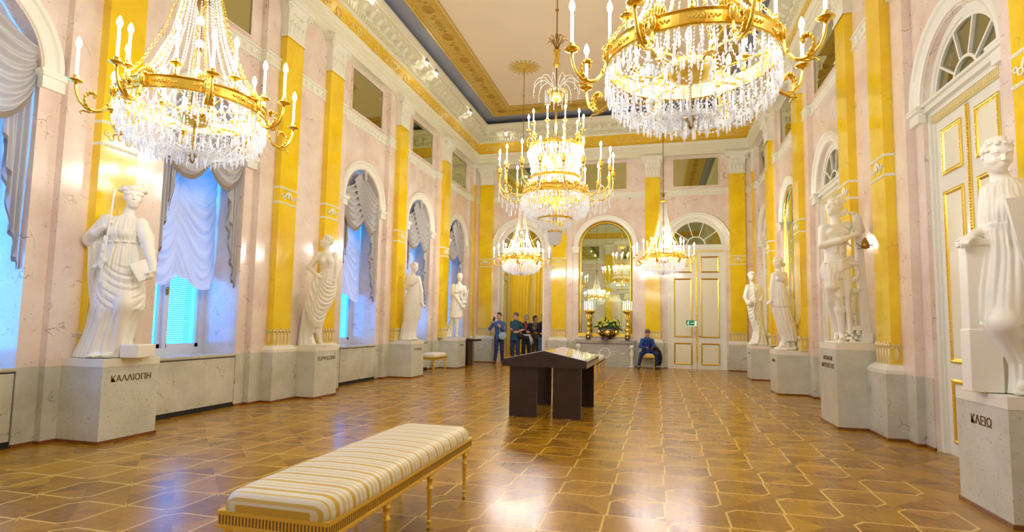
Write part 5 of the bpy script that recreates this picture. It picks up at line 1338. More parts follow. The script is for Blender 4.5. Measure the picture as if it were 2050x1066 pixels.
def scroll_leaf(mb, T):
    """acanthus leaf rooted on the arm and curling inward at its tip; T maps (r, lateral, z)"""
    pts = [(.705, -.188), (.722, -.165), (.738, -.135), (.742, -.105), (.735, -.078), (.718, -.058), (.697, -.050), (.679, -.060), (.676, -.078), (.688, -.088)]
    for i in range(9):
        (x0, z0), (x1, z1) = pts[i], pts[i + 1]; w0 = .026 * (1 - i / 14); w1 = .026 * (1 - (i + 1) / 14)
        mb.add([T(x0, -w0, z0), T(x0, 0, z0 + .006), T(x1, 0, z1 + .006), T(x1, -w1, z1)], [(0, 1, 2, 3)]); mb.add([T(x0, w0, z0), T(x0, 0, z0 + .006), T(x1, 0, z1 + .006), T(x1, w1, z1)], [(0, 1, 2, 3)])
        for sg in (-1, 1): mb.ball(T((x0 + x1) / 2, sg * w0, (z0 + z1) / 2), (.012, .008, .012), 6)
    mb.tube([T(a, 0, b) for a, b in pts], .006, 6)
def arm_mesh():
    mb = MB(); T = lambda r, l, z: (r, l, z)
    P = [(.565, 0), (.585, -.07), (.60, -.13), (.635, -.175), (.68, -.19), (.73, -.175), (.77, -.135), (.79, -.085), (.80, -.03), (.80, .0)]
    mb.tube([T(a, 0, b) for a, b in P], [.010, .010, .011, .013, .014, .013, .012, .011, .010, .009], 8)
    mb.tube([T(.66, 0, -.19), T(.71, 0, -.205), (.745, 0, -.20), (.765, 0, -.215), (.755, 0, -.228)], [.009, .008, .007, .006, .004], 6)
    scroll_leaf(mb, T)
    mb.ball((.585, 0, .0), (.020, .03, .045), 8); mb.ball((.60, 0, -.12), (.014, .022, .02), 6)
    return mb
ARM = share(arm_mesh(), 'candle_arm', GOLD, True)
def ring_band(R, z0, z1, t=.018, orn=12):
    mb = MB(); mb.lathe([(R - t, z0), (R + .004, z0), (R + .012, z0 + .006), (R + .004, z0 + .014), (R, z0 + .02), (R, z1 - .02), (R + .004, z1 - .014), (R + .012, z1 - .006), (R + .004, z1), (R - t, z1), (R - t, z0)], n=72)
    zc = (z0 + z1) / 2
    for i in range(orn):
        a = 2 * PI * (i + .5) / orn
        for q in range(-7, 8):
            b = a + q * .022; mb.ball(pol(R + .002, b, zc + (.010 if q % 2 else -.010) * (1 - abs(q) / 9)), (.008, .008, .007), 6)
        mb.ball(pol(R + .004, a, zc), (.014, .014, .016), 8)
    return mb
def palmette(mb, R, a, z):
    for q in range(-3, 4):
        b = a + q * .035; h = .075 - .011 * abs(q); mb.ball(pol(R - .004, b, z + h * .6), (.013, .013, h * .55), 6)
    mb.ball(pol(R, a, z + .005), (.03, .03, .016), 8)
SMALL = {}
def small_meshes():
    S = SMALL
    S['ring'] = share(ring_band(.57, -.05, .05), 'ring_band', GOLD, False)
    mb = MB(); palmette(mb, .57, 0, .05)
    S['crest'] = share(mb, 'palmette_crest', GOLD, True)
    mb = MB(); mb.lathe([(.455, -.30), (.475, -.30), (.482, -.285), (.475, -.27), (.482, -.255), (.455, -.25), (.455, -.30)], n=60); S['low'] = share(mb, 'lower_ring', GOLD, False)
    mb = MB()
    for i in range(6): a = 2 * PI * (i + .5) / 6; mb.tube([pol(.14, a, -.10), pol(.555, a, -.02)], .008, 6)
    for i in range(4): a = 2 * PI * (i + .25) / 4; mb.tube([pol(.02, a, .0), pol(.56, a, -.02)], .006, 6)
    S['spoke'] = share(mb, 'spokes', GOLD, True)
    mb = MB(); mb.lathe([(0, -.16), (.06, -.155), (.125, -.125), (.165, -.07), (.17, -.045), (.15, -.03), (.10, -.02), (.05, .0), (.02, .03), (.018, .06)], n=28); S['bowl'] = share(mb, 'central_bowl', GOLD, True)
    mb = MB(); mb.lathe([(.010, -.16), (.010, -.34), (.03, -.35), (.05, -.365), (.02, -.385), (.035, -.40), (.018, -.42), (.024, -.435), (.008, -.46), (0, -.465)], n=14); S['fin'] = share(mb, 'finial', DGOLD, True)
    mb = MB(); mb.lathe([(.011, -.1), (.011, .45), (.028, .47), (.018, .50), (.03, .56), (.012, .60), (.011, .82), (.03, .84), (.045, .90), (.03, .95), (.012, .97), (.011, 5.55)], n=10)
    for z in (2.2, 4.7): mb.ball((0, 0, z), (.028, .028, .025), 10)
    S['rod'] = share(mb, 'hanging_rod', DGOLD, True)
    mb = MB(); mb.lathe([(0, 1.455), (.085, 1.46), (.105, 1.47), (.11, 1.49), (.105, 1.51), (.04, 1.525), (.02, 1.56), (.025, 1.60), (.012, 1.62)], n=24); S['can'] = share(mb, 'canopy', GOLD, True)
    mb = MB()
    for i in range(8):
        a = 2 * PI * i / 8; P = [pol(.012, a, 1.56), pol(.04, a, 1.66), pol(.085, a, 1.72), pol(.125, a, 1.70)]; mb.tube(P, [.008, .012, .012, .003], 5, sq=.4)
    S['leaf'] = share(mb, 'palm_leaves', DGOLD, True)
    mb = MB()
    links(mb, [pol(.09, 0, 1.46), pol(.13, 0, 1.1), pol(.26, 0, .62), pol(.42, 0, .28), pol(.56, 0, .10)]); S['chain'] = share(mb, 'gilt_chain', GOLD, False)
    mb = MB(); st = [.085, .12, .22, .36, .54]; zz = [1.45, 1.05, .58, .26, .055]
    beads(mb, [pol(r, 0, z) for r, z in zip(st, zz)], .027, .0095); S['bead'] = share(mb, 'bead_strand', CRYS, False)
    mb = MB(); beads(mb, [pol(.57, 0, -.055), pol(.582, 0, -.11), pol(.570, 0, -.18), pol(.52, 0, -.265), pol(.43, 0, -.325), pol(.29, 0, -.365), pol(.14, 0, -.39), pol(.05, 0, -.385)], .026, .011); S['side'] = share(mb, 'basket_strand', CRYS, False)
    mb = MB(); beads(mb, [pol(.17, 0, -.06), pol(.26, 0, -.13), pol(.40, 0, -.13), pol(.55, 0, -.05)], .024, .009); S['under'] = share(mb, 'inner_strand', CRYS, False)
    mb = MB(); n = 12
    for i in range(n):
        a, b = 2 * PI * i / n, 2 * PI * (i + 1) / n
        beads(mb, catl(pol(.575, a, -.10), pol(.575, b, -.10), .10), .024, .011); beads(mb, catl(pol(.565, a, -.19), pol(.565, b, -.19), .08), .024, .011)
        beads(mb, catl(pol(.47, a, -.30), pol(.47, b, -.30), .06), .024, .011); beads(mb, catl(pol(.28, a, -.37), pol(.28, b, -.37), .04), .024, .010)
        beads(mb, catl(pol(.17, a, -.06), pol(.17, b, -.06), .03), .02, .008)
    S['garl'] = share(mb, 'crystal_garlands', CRYS, False)
    mb = MB(); R = random.Random(3); tp = MB(); tp.lathe([(.0, 0), (.007, -.015), (.009, -.055), (.004, -.075), (0, -.08)], n=5)
    for (r, z, n) in ((.580, -.15, 46), (.555, -.22, 42), (.50, -.285, 38), (.40, -.335, 30), (.28, -.365, 20), (.15, -.385, 12), (.06, -.39, 6), (.17, -.06, 16), (.40, -.13, 16)):
        for i in range(n):
            a = 2 * PI * (i + R.random() * .4) / n; mb.addm(tp, Matrix.Translation(pol(r, a, z + R.uniform(-.01, .01))))
    S['drops'] = share(mb, 'small_drops', CRYS, False)
small_meshes()
def small_chandelier(x, y, label, a0, z=3.20):
    S = SMALL; r = empty('crystal_chandelier', (x, y, z), a0); tag(r, label, 'chandelier', 'the four smaller crystal chandeliers'); Q = (.93, .93, 1)
    for n, k in (('hanging_rod', 'rod'), ('canopy', 'can'), ('palm_leaves', 'leaf'), ('central_bowl', 'bowl'), ('finial', 'fin'), ('spokes', 'spoke')): inst(n, S[k], r, sc=Q)
    rb = inst('ring_band', S['ring'], r, sc=Q)
    for i in range(8): inst('palmette_crest', S['crest'], rb, rz=2 * PI * i / 8)
    for i in range(8):
        a = 2 * PI * i / 8; inst('gilt_chain', S['chain'], r, rz=a, sc=Q)
        am = inst('candle_arm', ARM, r, pol(-.022, a, 0), rz=a); inst('drip_pan', PAN, am, (.80, 0, .012)); inst('candle', CANDLE, am, (.80, 0, .055)); inst('candle_bulb', BULBM, am, (.80, 0, .266))
        b = a + PI / 8; c = pol(.515, b, .05); h = inst('candle_holder', BALU, r, c); inst('drip_pan', PAN, h, (0, 0, .092)); inst('candle', CANDLE, h, (0, 0, .135)); inst('candle_bulb', BULBM, h, (0, 0, .346))
    for i in range(6):
        a = 2 * PI * (i + .5) / 6; h = inst('inner_socket', BALU, r, pol(.30, a, -.10), sc=(1, 1, .6)); inst('inner_bulb', BULBI, h, (0, 0, .08))
    for i in range(24): inst('bead_strand', S['bead'], r, rz=2 * PI * (i + .5) / 24, sc=Q)
    for i in range(44): inst('basket_strand', S['side'], r, rz=2 * PI * i / 44, sc=Q)
    for i in range(12): inst('inner_strand', S['under'], r, rz=2 * PI * (i + .3) / 12, sc=Q)
    for i in range(54): inst('crystal_pendant', PEND, r, pol(.532, 2 * PI * i / 54, -.05), rz=2 * PI * i / 54, sc=(.9, .9, .9))
    for n, k in (('crystal_garlands', 'garl'), ('small_drops', 'drops')): inst(n, S[k], r, sc=Q)['kind'] = 'stuff'
    if 'ball' not in S: b2 = MB(); b2.ball((0, 0, 0), (.036, .036, .042), 12); S['ball'] = share(b2, 'crystal_ball', CRYS, True)
    for z_ in (.30, .55, .75): inst('crystal_ball', S['ball'], r, (0, 0, z_))
    return r
small_chandelier(2.84, 3.65, 'nearest crystal chandelier at upper left, above the robed woman statue', .12, 3.125)
small_chandelier(6.725, 3.65, 'nearest crystal chandelier at upper right, cut by the top edge', .36, 3.125)
small_chandelier(2.86, 15.0, 'far crystal chandelier hanging in front of the open doorway', .1)
small_chandelier(6.69, 15.0, 'far crystal chandelier hanging between the arched mirror and the closed door', .55)

def big_chandelier(x, y):
    r = empty('tiered_chandelier', (x, y, 3.72)); tag(r, 'largest tiered crystal chandelier hanging over the middle of the hall', 'chandelier')
    mb = MB(); mb.lathe([(.016, .7), (.020, .95), (.026, 1.0), (.020, 1.1), (.020, 1.70), (.012, 1.74), (.012, 5.03)], n=10)
    for z in (2.9, 3.4): mb.ball((0, 0, z), (.034, .034, .03), 10)
    mb.build('hanging_rod', DGOLD, r, True)
    # palm vase on the rod
    mb = MB(); mb.lathe([(.0, 2.30), (.045, 2.33), (.065, 2.38), (.035, 2.42), (.045, 2.48), (.062, 2.58), (.066, 2.64), (.04, 2.65)], n=18); v = mb.build('palm_vase', GOLD, r, True)
    mb = MB()
    for i in range(16):
        a = 2 * PI * i / 16; k = .75 + .25 * (i % 2); P = [pol(.02, a, 2.64), pol(.07 * k, a, 2.78), pol(.15 * k, a, 2.86 * (1 if i % 2 else 1.012)), pol(.23 * k, a, 2.82)]
        mb.tube(P, [.007, .016, .018, .004], 5, sq=.35)
    mb.build('palm_leaves', DGOLD, v, True)
    # crystal fountain over a gilt bowl
    mb = MB(); mb.lathe([(.0, 1.66), (.05, 1.67), (.11, 1.72), (.14, 1.79), (.145, 1.82), (.12, 1.82), (.05, 1.78)], n=24)
    for i in range(22): a = 2 * PI * i / 22; mb.tube([pol(.10, a, 1.78), pol(.16, a, 1.87), pol(.20, a, 1.89)], [.010, .010, .004], 5)
    b = mb.build('fountain_bowl', GOLD, r, True)
    mb = MB()
    for i in range(12):
        a = 2 * PI * i / 12; P = [pol(.03, a, 1.84), pol(.10, a, 2.0), pol(.22, a, 2.10), pol(.33, a, 2.08), pol(.40, a, 2.0), pol(.42, a, 1.93)]; mb.tube(P, .0045, 5)
    for i in range(12): a = 2 * PI * i / 12; beads(mb, [pol(.42, a, 1.93), pol(.42, a, 1.78)], .03, .008)
    for i in range(16): a = 2 * PI * i / 16; beads(mb, [pol(.20, a, 1.87), pol(.20, a, 1.68 - .08 * (i % 2))], .028, .009)
    o = mb.build('crystal_fountain', CRYS, b, False); o['kind'] = 'stuff'
    # rings
    def rng(name, R, z0, z1, orn=12):
        return ring_band(R, z0, z1, .016, orn).build(name, GOLD, r)
    rng('upper_ring', .46, .80, .86, 10); rng('middle_ring', .44, .24, .29, 10); mr = rng('main_ring', .57, -.07, .06, 18); rng('basket_ring', .30, -.475, -.44, 8); rng('lower_ring', .115, -.70, -.67, 6)
    mb = MB()
    palmette(mb, .57, 0, .05); pc = share(mb, 'palmette_crest', GOLD, True)
    for i in range(18): inst('palmette_crest', pc, mr, rz=2 * PI * i / 18)
    mb = MB()
    for i in range(6):
        a = 2 * PI * i / 6
        for R, z in ((.45, .83), (.43, .265), (.56, 0)): mb.tube([pol(.015, a, z + .02), pol(R, a, z)], .006, 5)
    mb.lathe([(.0, -.50), (.05, -.48), (.03, -.30), (.06, -.2), (.03, 0), (.05, .2), (.02, .5), (.03, .7)], n=12)
    mb.build('inner_frame', GOLD, r, True)
    # upper tier of ten candles
    ua = MB(); ua.tube([(.45, 0, .83), (.50, 0, .87), (.53, 0, .95), (.49, 0, 1.02), (.46, 0, 1.06), (.47, 0, 1.12), (.49, 0, 1.15)], .009, 6); ua.torus((.47, 0, .97), .05, .008, None, 12, 5); U = share(ua, 'upper_arm', GOLD, True)
    for i in range(10):
        a = 2 * PI * (i + .3) / 10; o = inst('upper_arm', U, r, rz=a); inst('drip_pan', PAN, o, (.49, 0, 1.16)); inst('candle', CANDLE, o, (.49, 0, 1.20), sc=(1, 1, .75)); inst('candle_bulb', BULBM, o, (.49, 0, 1.36))
    for i in range(8):
        a = 2 * PI * i / 8; h = inst('inner_holder', BALU, r, pol(.34, a, .46)); inst('drip_pan', PAN, h, (0, 0, .092)); inst('candle', CANDLE, h, (0, 0, .135), sc=(1, 1, .8)); inst('inner_bulb', BULBI, h, (0, 0, .308))
    for i in range(6):
        a = 2 * PI * i / 6; h = inst('inner_socket', BALU, r, pol(.26, a, -.28), sc=(1, 1, .6)); inst('inner_bulb', BULBI, h, (0, 0, .08)); h = inst('inner_socket', BALU, r, pol(.44, a + .5, -.12), sc=(1, 1, .6)); inst('inner_bulb', BULBI, h, (0, 0, .08))  # sockets and bulbs added inside to brighten the grey basket crystals
    # nine double arms
    la = MB()
    la.tube([(.57, 0, -.03), (.66, 0, -.10), (.74, 0, -.115), (.80, 0, -.09)], [.012, .014, .014, .012], 7)
    for sg in (-1, 1):
        la.tube([(.78, 0, -.10), (.85, sg * .05, -.10), (.93, sg * .11, -.05), (.985, sg * .15, .05), (1.0, sg * .165, .17), (1.0, sg * .165, .26)], [.011, .011, .011, .010, .010, .010], 7)
        la.torus((.90, sg * .06, -.02), .04, .007, None, 10, 5); la.ball((1.0, sg * .165, .24), (.022, .022, .03), 8)
    la.ball((.74, 0, -.135), (.03, .02, .02), 8); LA = share(la, 'double_arm', GOLD, True)
    cup = MB(); cup.lathe([(0, 0), (.022, .005), (.03, .04), (.042, .09), (.045, .10), (.018, .10), (.016, .12), (.021, .14), (.017, .155), (0, .156)], n=14); CUP = share(cup, 'candle_cup', GOLD, True)
    dr = MB(); beads(dr, [(0, 0, 0), (0, 0, -.15)], .026, .0095); dr.lathe([(.0, -.15), (.009, -.17), (.012, -.22), (0, -.26)], n=5); DR = share(dr, 'crystal_drop', CRYS)
    spots = ((.66, 0, -.10), (.74, 0, -.12), (.81, .02, -.10), (.81, -.02, -.10), (.88, .07, -.09), (.88, -.07, -.09), (.95, .12, -.04), (.95, -.12, -.04), (1.0, .165, .13), (1.0, -.165, .13))
    for i in range(9):
        a = 2 * PI * (i + .42) / 9; o = inst('double_arm', LA, r, rz=a); [inst('crystal_drop', DR, o, p_, sc=(1, 1, .8 + .12 * (q_ % 3))) for q_, p_ in enumerate(spots)]
        for sg in (-1, 1): inst('candle_cup', CUP, o, (1.0, sg * .165, .27)); inst('candle', CANDLE, o, (1.0, sg * .165, .425), sc=(1, 1, .95)); inst('candle_bulb', BULBM, o, (1.0, sg * .165, .63))
    # crystal curtains
    mb = MB(); beads(mb, [pol(.465, 0, .80), pol(.42, 0, .62), pol(.41, 0, .45), pol(.44, 0, .29)], .026, .012); A1 = share(mb, 'upper_strand', CRYS)
    mb = MB(); beads(mb, [pol(.43, 0, .24), pol(.45, 0, .16), pol(.54, 0, .06)], .026, .010); A2 = share(mb, 'middle_strand', CRYS)
    mb = MB(); beads(mb, [pol(.58, 0, -.07), pol(.60, 0, -.17), pol(.58, 0, -.28), pol(.50, 0, -.37), pol(.38, 0, -.43), pol(.30, 0, -.45)], .026, .011); A4 = share(mb, 'basket_strand', CRYS)
    mb = MB(); beads(mb, [pol(.29, 0, -.48), pol(.28, 0, -.56), pol(.20, 0, -.63), pol(.115, 0, -.66)], .024, .010); A5 = share(mb, 'low_basket_strand', CRYS)
    for i in range(60): inst('upper_strand', A1, r, rz=2 * PI * i / 60)
    for i in range(60): inst('middle_strand', A2, r, rz=2 * PI * i / 60)
    for i in range(54): inst('basket_strand', A4, r, rz=2 * PI * i / 54)
    for i in range(28): inst('low_basket_strand', A5, r, rz=2 * PI * i / 28)
    for i in range(60): inst('crystal_pendant', PEND, r, pol(.585, 2 * PI * i / 60, -.06), rz=2 * PI * i / 60)
    for i in range(40): inst('upper_pendant', PEND, r, pol(.48, 2 * PI * i / 40, .79), rz=2 * PI * i / 40)
    mb = MB(); tp = MB(); tp.lathe([(.0, 0), (.008, -.02), (.010, -.07), (.005, -.095), (0, -.10)], n=5); R = random.Random(8)
    for (q, z, n) in ((.60, -.20, 60), (.56, -.30, 54), (.46, -.38, 44), (.30, -.48, 34), (.29, -.55, 30), (.22, -.62, 24), (.115, -.70, 14), (.11, -.77, 14), (.44, .24, 60), (.50, .76, 50), (.475, .68, 54), (.45, .58, 50), (.50, .16, 60)):
        for i in range(n): a = 2 * PI * (i + R.random() * .4) / n; mb.addm(tp, Matrix.Translation(pol(q, a, z)))
    for i in range(18):
        a, b = 2 * PI * i / 18, 2 * PI * (i + 1) / 18
        beads(mb, catl(pol(.60, a, -.14), pol(.60, b, -.14), .07), .022, .010); beads(mb, catl(pol(.46, a, .78), pol(.46, b, .78), .08), .022, .009)
    o = mb.build('small_drops', CRYS, r); o['kind'] = 'stuff'
    mb = MB(); mb.lathe([(.11, -.70), (.112, -.80), (.09, -.90), (.05, -.93), (0, -.935)], n=16); mb.build('glass_cup', CRYS, r, True)
    mb = MB(); mb.lathe([(0, -.93), (.025, -.92), (.014, -.95), (0, -.965)], n=12); mb.build('finial', DGOLD, r, True)
    return r
big_chandelier(4.775, 9.6)
# ceiling roses: sunburst of pointed leaves round each hook
def rose(x, y, label):
    mb = MB(); z = -.012
    mb.lathe([(.0, -.03), (.05, -.03), (.06, -.01), (.16, -.008), (.165, -.02), (.18, -.02), (.185, -.008), (.27, -.008), (.275, -.018), (.29, -.018), (.295, 0)], n=40)
    for i in range(20):
        a = 2 * PI * i / 20
        for q, (rr, w) in enumerate(((.31, .026), (.36, .034), (.41, .030), (.455, .018))): mb.ball(pol(rr, a, -.008), (.034, w, .008), 6) if False else mb.ball(pol(rr, a, -.008), (w, w, .010), 6)
    o = mb.build('ceiling_rose', OCHR2, None, True); o.location = (x, y, ZC); tag(o, label, 'ceiling rose', 'gilt sunburst roses on the ceiling'); return o
rose(2.86, 15.0, 'gilt sunburst ceiling rose over the far left chandelier rod'); rose(6.69, 15.0, 'gilt sunburst ceiling rose over the far right chandelier, hidden by the nearest one')
# cornice spotlights
spotlight(TL, 10.35, .70, 8.33, 'cornice spotlight nearest the top edge of the picture'); spotlight(TL, 13.3, .70, 8.33, 'left one of the pair of cornice spotlights'); spotlight(TL, 13.95, .70, 8.33, 'right one of the pair of cornice spotlights')
spotlight(TL, 16.9, .70, 8.33, 'single cornice spotlight toward the far left corner'); spotlight(TB, 1.25, .60, 8.30, 'cornice spotlight on the far wall beside the left corner')
# ------------------------------------------------------------------ pedestals with inscriptions
INK = plain('bronze_letters', (.16, .075, .02), .4, metal=.3)
def lettering(txt, size, parent, loc, rot, mat=INK, ext=.003, name='inscription'):
    cu = bpy.data.curves.new(name, 'FONT'); cu.body = txt; cu.size = size; cu.extrude = ext; cu.align_x = 'CENTER'; cu.align_y = 'CENTER'; cu.offset = size * .003
    tmp = bpy.data.objects.new(name, cu); COL.objects.link(tmp); bpy.context.view_layer.update()
    me = bpy.data.meshes.new_from_object(tmp.evaluated_get(bpy.context.evaluated_depsgraph_get())); bpy.data.objects.remove(tmp)
    me.materials.clear(); me.materials.append(mat); o = bpy.data.objects.new(name, me); COL.objects.link(o)
    o.parent = parent; o.location = loc; o.rotation_euler = rot; return o
def pedestal(side, y0, y1, txt, label, top=.93, stone=.84, q=.60, size=.10):
    T = (lambda s, n, z: (n, s, z)) if side < 0 else (lambda s, n, z: (W - n, s, z))
    x, y, _ = T((y0 + y1) / 2, q / 2, 0); a = -.1
    root = empty('statue_pedestal', (x, y, 0)); tag(root, label, 'pedestal', 'stone pedestals under the statues')
    L0 = lambda s, n, z: tuple(np.array(T(s, n, z)) - np.array((x, y, 0)))
    mb = MB(); mb.box(y0, y1, a + .02, q, 0.0, stone, L0); mb.build('pedestal_block', PED, root)
    mb = MB(); mb.box(y0 - .004, y1 + .004, a + .02, q + .004, stone, top, L0); mb.build('plinth_slab', PLIN, root)
    mb = MB(); mb.box(y0 - .012, y1 + .012, a + .02, q + .012, 0, .034, L0); mb.build('base_strip', WALN, root)
    lines = txt.split('\n')
    for i, t in enumerate(lines):
        lettering(t, size, root, L0((y0 + y1) / 2, q + .001, stone - .14 - i * size * 1.25), (PI / 2, 0, -side * PI / 2))
    return root
pedestal(-1, 4.86, 5.58, 'ΚΑΛΛΙΟΠΗ', 'speckled pedestal inscribed ΚΑΛΛΙΟΠΗ under the robed woman with book')
pedestal(-1, 8.82, 9.53, 'ΤΕΡΨΙΧΟΡΗ', 'speckled pedestal inscribed ΤΕΡΨΙΧΟΡΗ under the dancing woman')
pedestal(-1, 12.88, 13.62, 'ΕΥΤΕΡΠΗ', 'grey pedestal under the woman with the outstretched hand')
pedestal(-1, 16.18, 16.94, 'ΕΡΑΤΩ', 'grey pedestal under the lyre-playing youth, beside the dark lectern', size=.09)
pedestal(1, 4.86, 5.58, 'ΚΛΕΙΩ', 'pale blue-lit pedestal inscribed ΚΛΕΙΩ at the right edge')
pedestal(1, 8.83, 9.66, 'ΑΠΟΛΛΩΝ\nΜΟΥΣΗΓΕΤΗΣ', 'highest grey pedestal, with a two-line inscription, under the half-draped youth', top=1.20, stone=1.11, size=.088)
pedestal(1, 12.88, 13.62, 'ΘΑΛΕΙΑ', 'grey pedestal under the striding woman in the peplum', size=.09)
pedestal(1, 16.18, 16.94, 'ΠΟΛΥΜΝΙΑ', 'grey pedestal under the cloaked woman by the far right corner', size=.05)

# ------------------------------------------------------------------ gilt benches and stools
def stripes():
    m, nt, b = nodemat('striped_satin'); L = nt.links.new
    tc = nt.nodes.new('ShaderNodeTexCoord'); sp = nt.nodes.new('ShaderNodeSeparateXYZ'); L(tc.outputs['Object'], sp.inputs[0])
    def mth(op, a, c=0):
        n = nt.nodes.new('ShaderNodeMath'); n.operation = op
        for i, x in enumerate((a, c)):
            if isinstance(x, (int, float)): n.inputs[i].default_value = x
            else: L(x, n.inputs[i])
        return n.outputs[0]
    f = mth('FRACT', mth('DIVIDE', mth('ADD', sp.outputs[1], 10.025), .135))
    r = nt.nodes.new('ShaderNodeValToRGB'); r.color_ramp.interpolation = 'CONSTANT'; e = r.color_ramp.elements
    cols = [(0, (.88, .86, .70)), (.16, (.72, .47, .04)), (.36, (.88, .86, .72)), (.56, (.70, .46, .05)), (.60, (.86, .82, .60)), (.63, (.74, .54, .12)), (.69, (.88, .86, .72)), (.86, (.78, .58, .14)), (.93, (.88, .86, .70))]
    e[0].position = 0; e[0].color = (*cols[0][1], 1); e[1].position = cols[1][0]; e[1].color = (*cols[1][1], 1)
    for p, c in cols[2:]: q = e.new(p); q.color = (*c, 1)
    L(f, r.inputs[0]); L(r.outputs[0], b.inputs['Base Color']); b.inputs['Roughness'].default_value = .45; b.inputs['Sheen Weight'].default_value = .2
    return m
STRIPE = stripes(); WSAT = fabric('cream_satin', (.84, .80, .66), 0, .5); SHAD = plain('gilt_flute_shade', (.26, .15, .02), .6)
def leg_mesh(h):
    mb = MB(); P = [(0, 0), (.012, .002), (.013, .02), (.009, .03), (.013, .045), (.017, .05), (.017, .058), (.011, .066)]
    mb.lathe([(r, z) for r, z in P], n=14)
    mb.lathe([(.0115, .066), (.017, h * .68), (.019, h * .70)], n=20, flute=.07, fn=8)
    mb.lathe([(.026, h * .70), (.027, h * .715), (.018, h * .73), (.019, h * .86), (.026, h * .875), (.027, h * .89), (.020, h * .90), (.026, h * .95), (.022, h)], n=16)
    return mb
def bench(x0, x1, y0, y1, label, legs_y, cloth_, group=None, cat='bench', name='gilt_bench', htop=.56):
    cx_, cy_ = (x0 + x1) / 2, (y0 + y1) / 2; root = empty(name, (cx_, cy_, 0)); tag(root, label, cat, group)
    hx, hy = (x1 - x0) / 2, (y1 - y0) / 2; zr0, zr1 = .385, .462
    mb = MB(); mb.box(-hx, hx, -hy, hy, zr0, zr1); mb.box(-hx - .006, hx + .006, -hy - .006, hy + .006, zr1 - .012, zr1 + .004); mb.box(-hx - .005, hx + .005, -hy - .005, hy + .005, zr0 - .004, zr0 + .008)
    rail = mb.build('seat_rail', GILT, root)
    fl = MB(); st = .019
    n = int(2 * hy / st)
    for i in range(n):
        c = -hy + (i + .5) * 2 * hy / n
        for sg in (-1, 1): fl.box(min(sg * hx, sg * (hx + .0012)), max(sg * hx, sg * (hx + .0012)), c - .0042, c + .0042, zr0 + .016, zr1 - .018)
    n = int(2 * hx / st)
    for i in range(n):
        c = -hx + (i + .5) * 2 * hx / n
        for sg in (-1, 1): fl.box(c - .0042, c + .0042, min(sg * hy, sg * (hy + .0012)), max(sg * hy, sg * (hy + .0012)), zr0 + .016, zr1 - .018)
    fl.build('fluting', SHAD, rail)  # thin dark strips paint the shade of flutes on the flat rail
    mb = MB()
    def f(u, v):
        # superellipse footprint, domed top
        a = 2 * PI * u; q = min(1, v * 1.0); c, s_ = math.cos(a), math.sin(a); p = 14.0
        k = (abs(c) ** p + abs(s_) ** p) ** (-1 / p); X = c * k; Y = s_ * k
        if q < .35: t = q / .35; sc = 1.0 + .012 * math.sin(t * PI); z = zr1 + (htop - zr1) * .42 * t
        else: t = (q - .35) / .65; sc = 1 - t; z = zr1 + (htop - zr1) * (.42 + .58 * math.sin(min(1, t * 3.2) * PI / 2) if t < .3125 else 1.0)
        inset = .0 if q < .35 else (1 - math.cos(min(1, t * 3.2) * PI / 2)) * .05
        ex, ey = hx + .002, hy + .002
        if q < .35: return (X * ex * sc, Y * ey * (1 + .002), z)
        tt = min(1, t * 3.2)
        if t < .3125: return (X * (ex - .075 * (1 - math.cos(tt * PI / 2))), Y * (ey - .075 * (1 - math.cos(tt * PI / 2))), z)
        w = 1 - (t - .3125) / .6875
        return (X * (ex - .075) * w, Y * (ey - .075) * w, z + .012 * (1 - w * w))
    mb.grid(f, 96, 24, cu=True); cu = mb.build('cushion', cloth_, root, True)
    lm = share(leg_mesh(zr0), 'leg', GILT, True)
    for ly in legs_y:
        for sg in (-1, 1): inst('leg', lm, root, (sg * (hx - .03), ly - cy_, 0))
    return root
bench(4.43, 5.04, 2.36, 4.42, 'long gilt bench with a gold and white striped cushion in the foreground', (2.40, 3.0, 3.63, 4.34), STRIPE, None)
bench(4.62, 5.06, 13.9, 16.4, 'gilt bench standing beyond the black display table', (13.95, 14.75, 15.55, 16.35), WSAT, None)
bench(.30, .74, 14.05, 14.95, 'small gilt stool with a white seat between two pedestals on the left', (14.09, 14.91), WSAT, None, 'stool', 'gilt_stool')
bench(6.02, 6.46, 18.72, 19.14, 'small gilt stool the man in blue sits on', (18.76, 19.10), WSAT, None, 'stool', 'gilt_stool', .50)

# ------------------------------------------------------------------ display table with gabled top
r = empty('display_table', (4.88, 9.05, 0)); tag(r, 'black gabled display table with a pale glossy top in the middle of the hall', 'table')
def TG(s, n, z): return (s - 4.88, n - 9.05, z)
mb = MB(); y0, y1 = 8.2, 9.92; x0, x1, xm = 4.25, 5.52, 4.88
prof = [(x0, .76), (x1, .76), (x1, .865), (xm, 1.0), (x0, .865)]
mb.prism(prof, y0, y1, TG); mb.build('gabled_top', DWOOD, r)
BRASS = plain('brushed_edge_metal', (.55, .50, .36), .3, metal=.9)
TOPP = plain('glossy_white_info_panel', (.68, .72, .72), .08, coat=.8)
mb = MB()
for sg in (-1, 1):
    xa, xb = (xm + sg * .01, xm + sg * (.60)); za = 1.0 - .135 / .635 * .01; zb = 1.0 - .135 / .635 * .60
    vs = [TG(xa, y0 + .02, za + .006), TG(xb, y0 + .02, zb + .006), TG(xb, y1 - .02, zb + .006), TG(xa, y1 - .02, za + .006), TG(xa, y0 + .02, za), TG(xb, y0 + .02, zb), TG(xb, y1 - .02, zb), TG(xa, y1 - .02, za)]
    mb.add(vs, [(0, 1, 2, 3), (0, 1, 5, 4), (1, 2, 6, 5), (2, 3, 7, 6), (3, 0, 4, 7)])
mb.build('info_panels', TOPP, r)
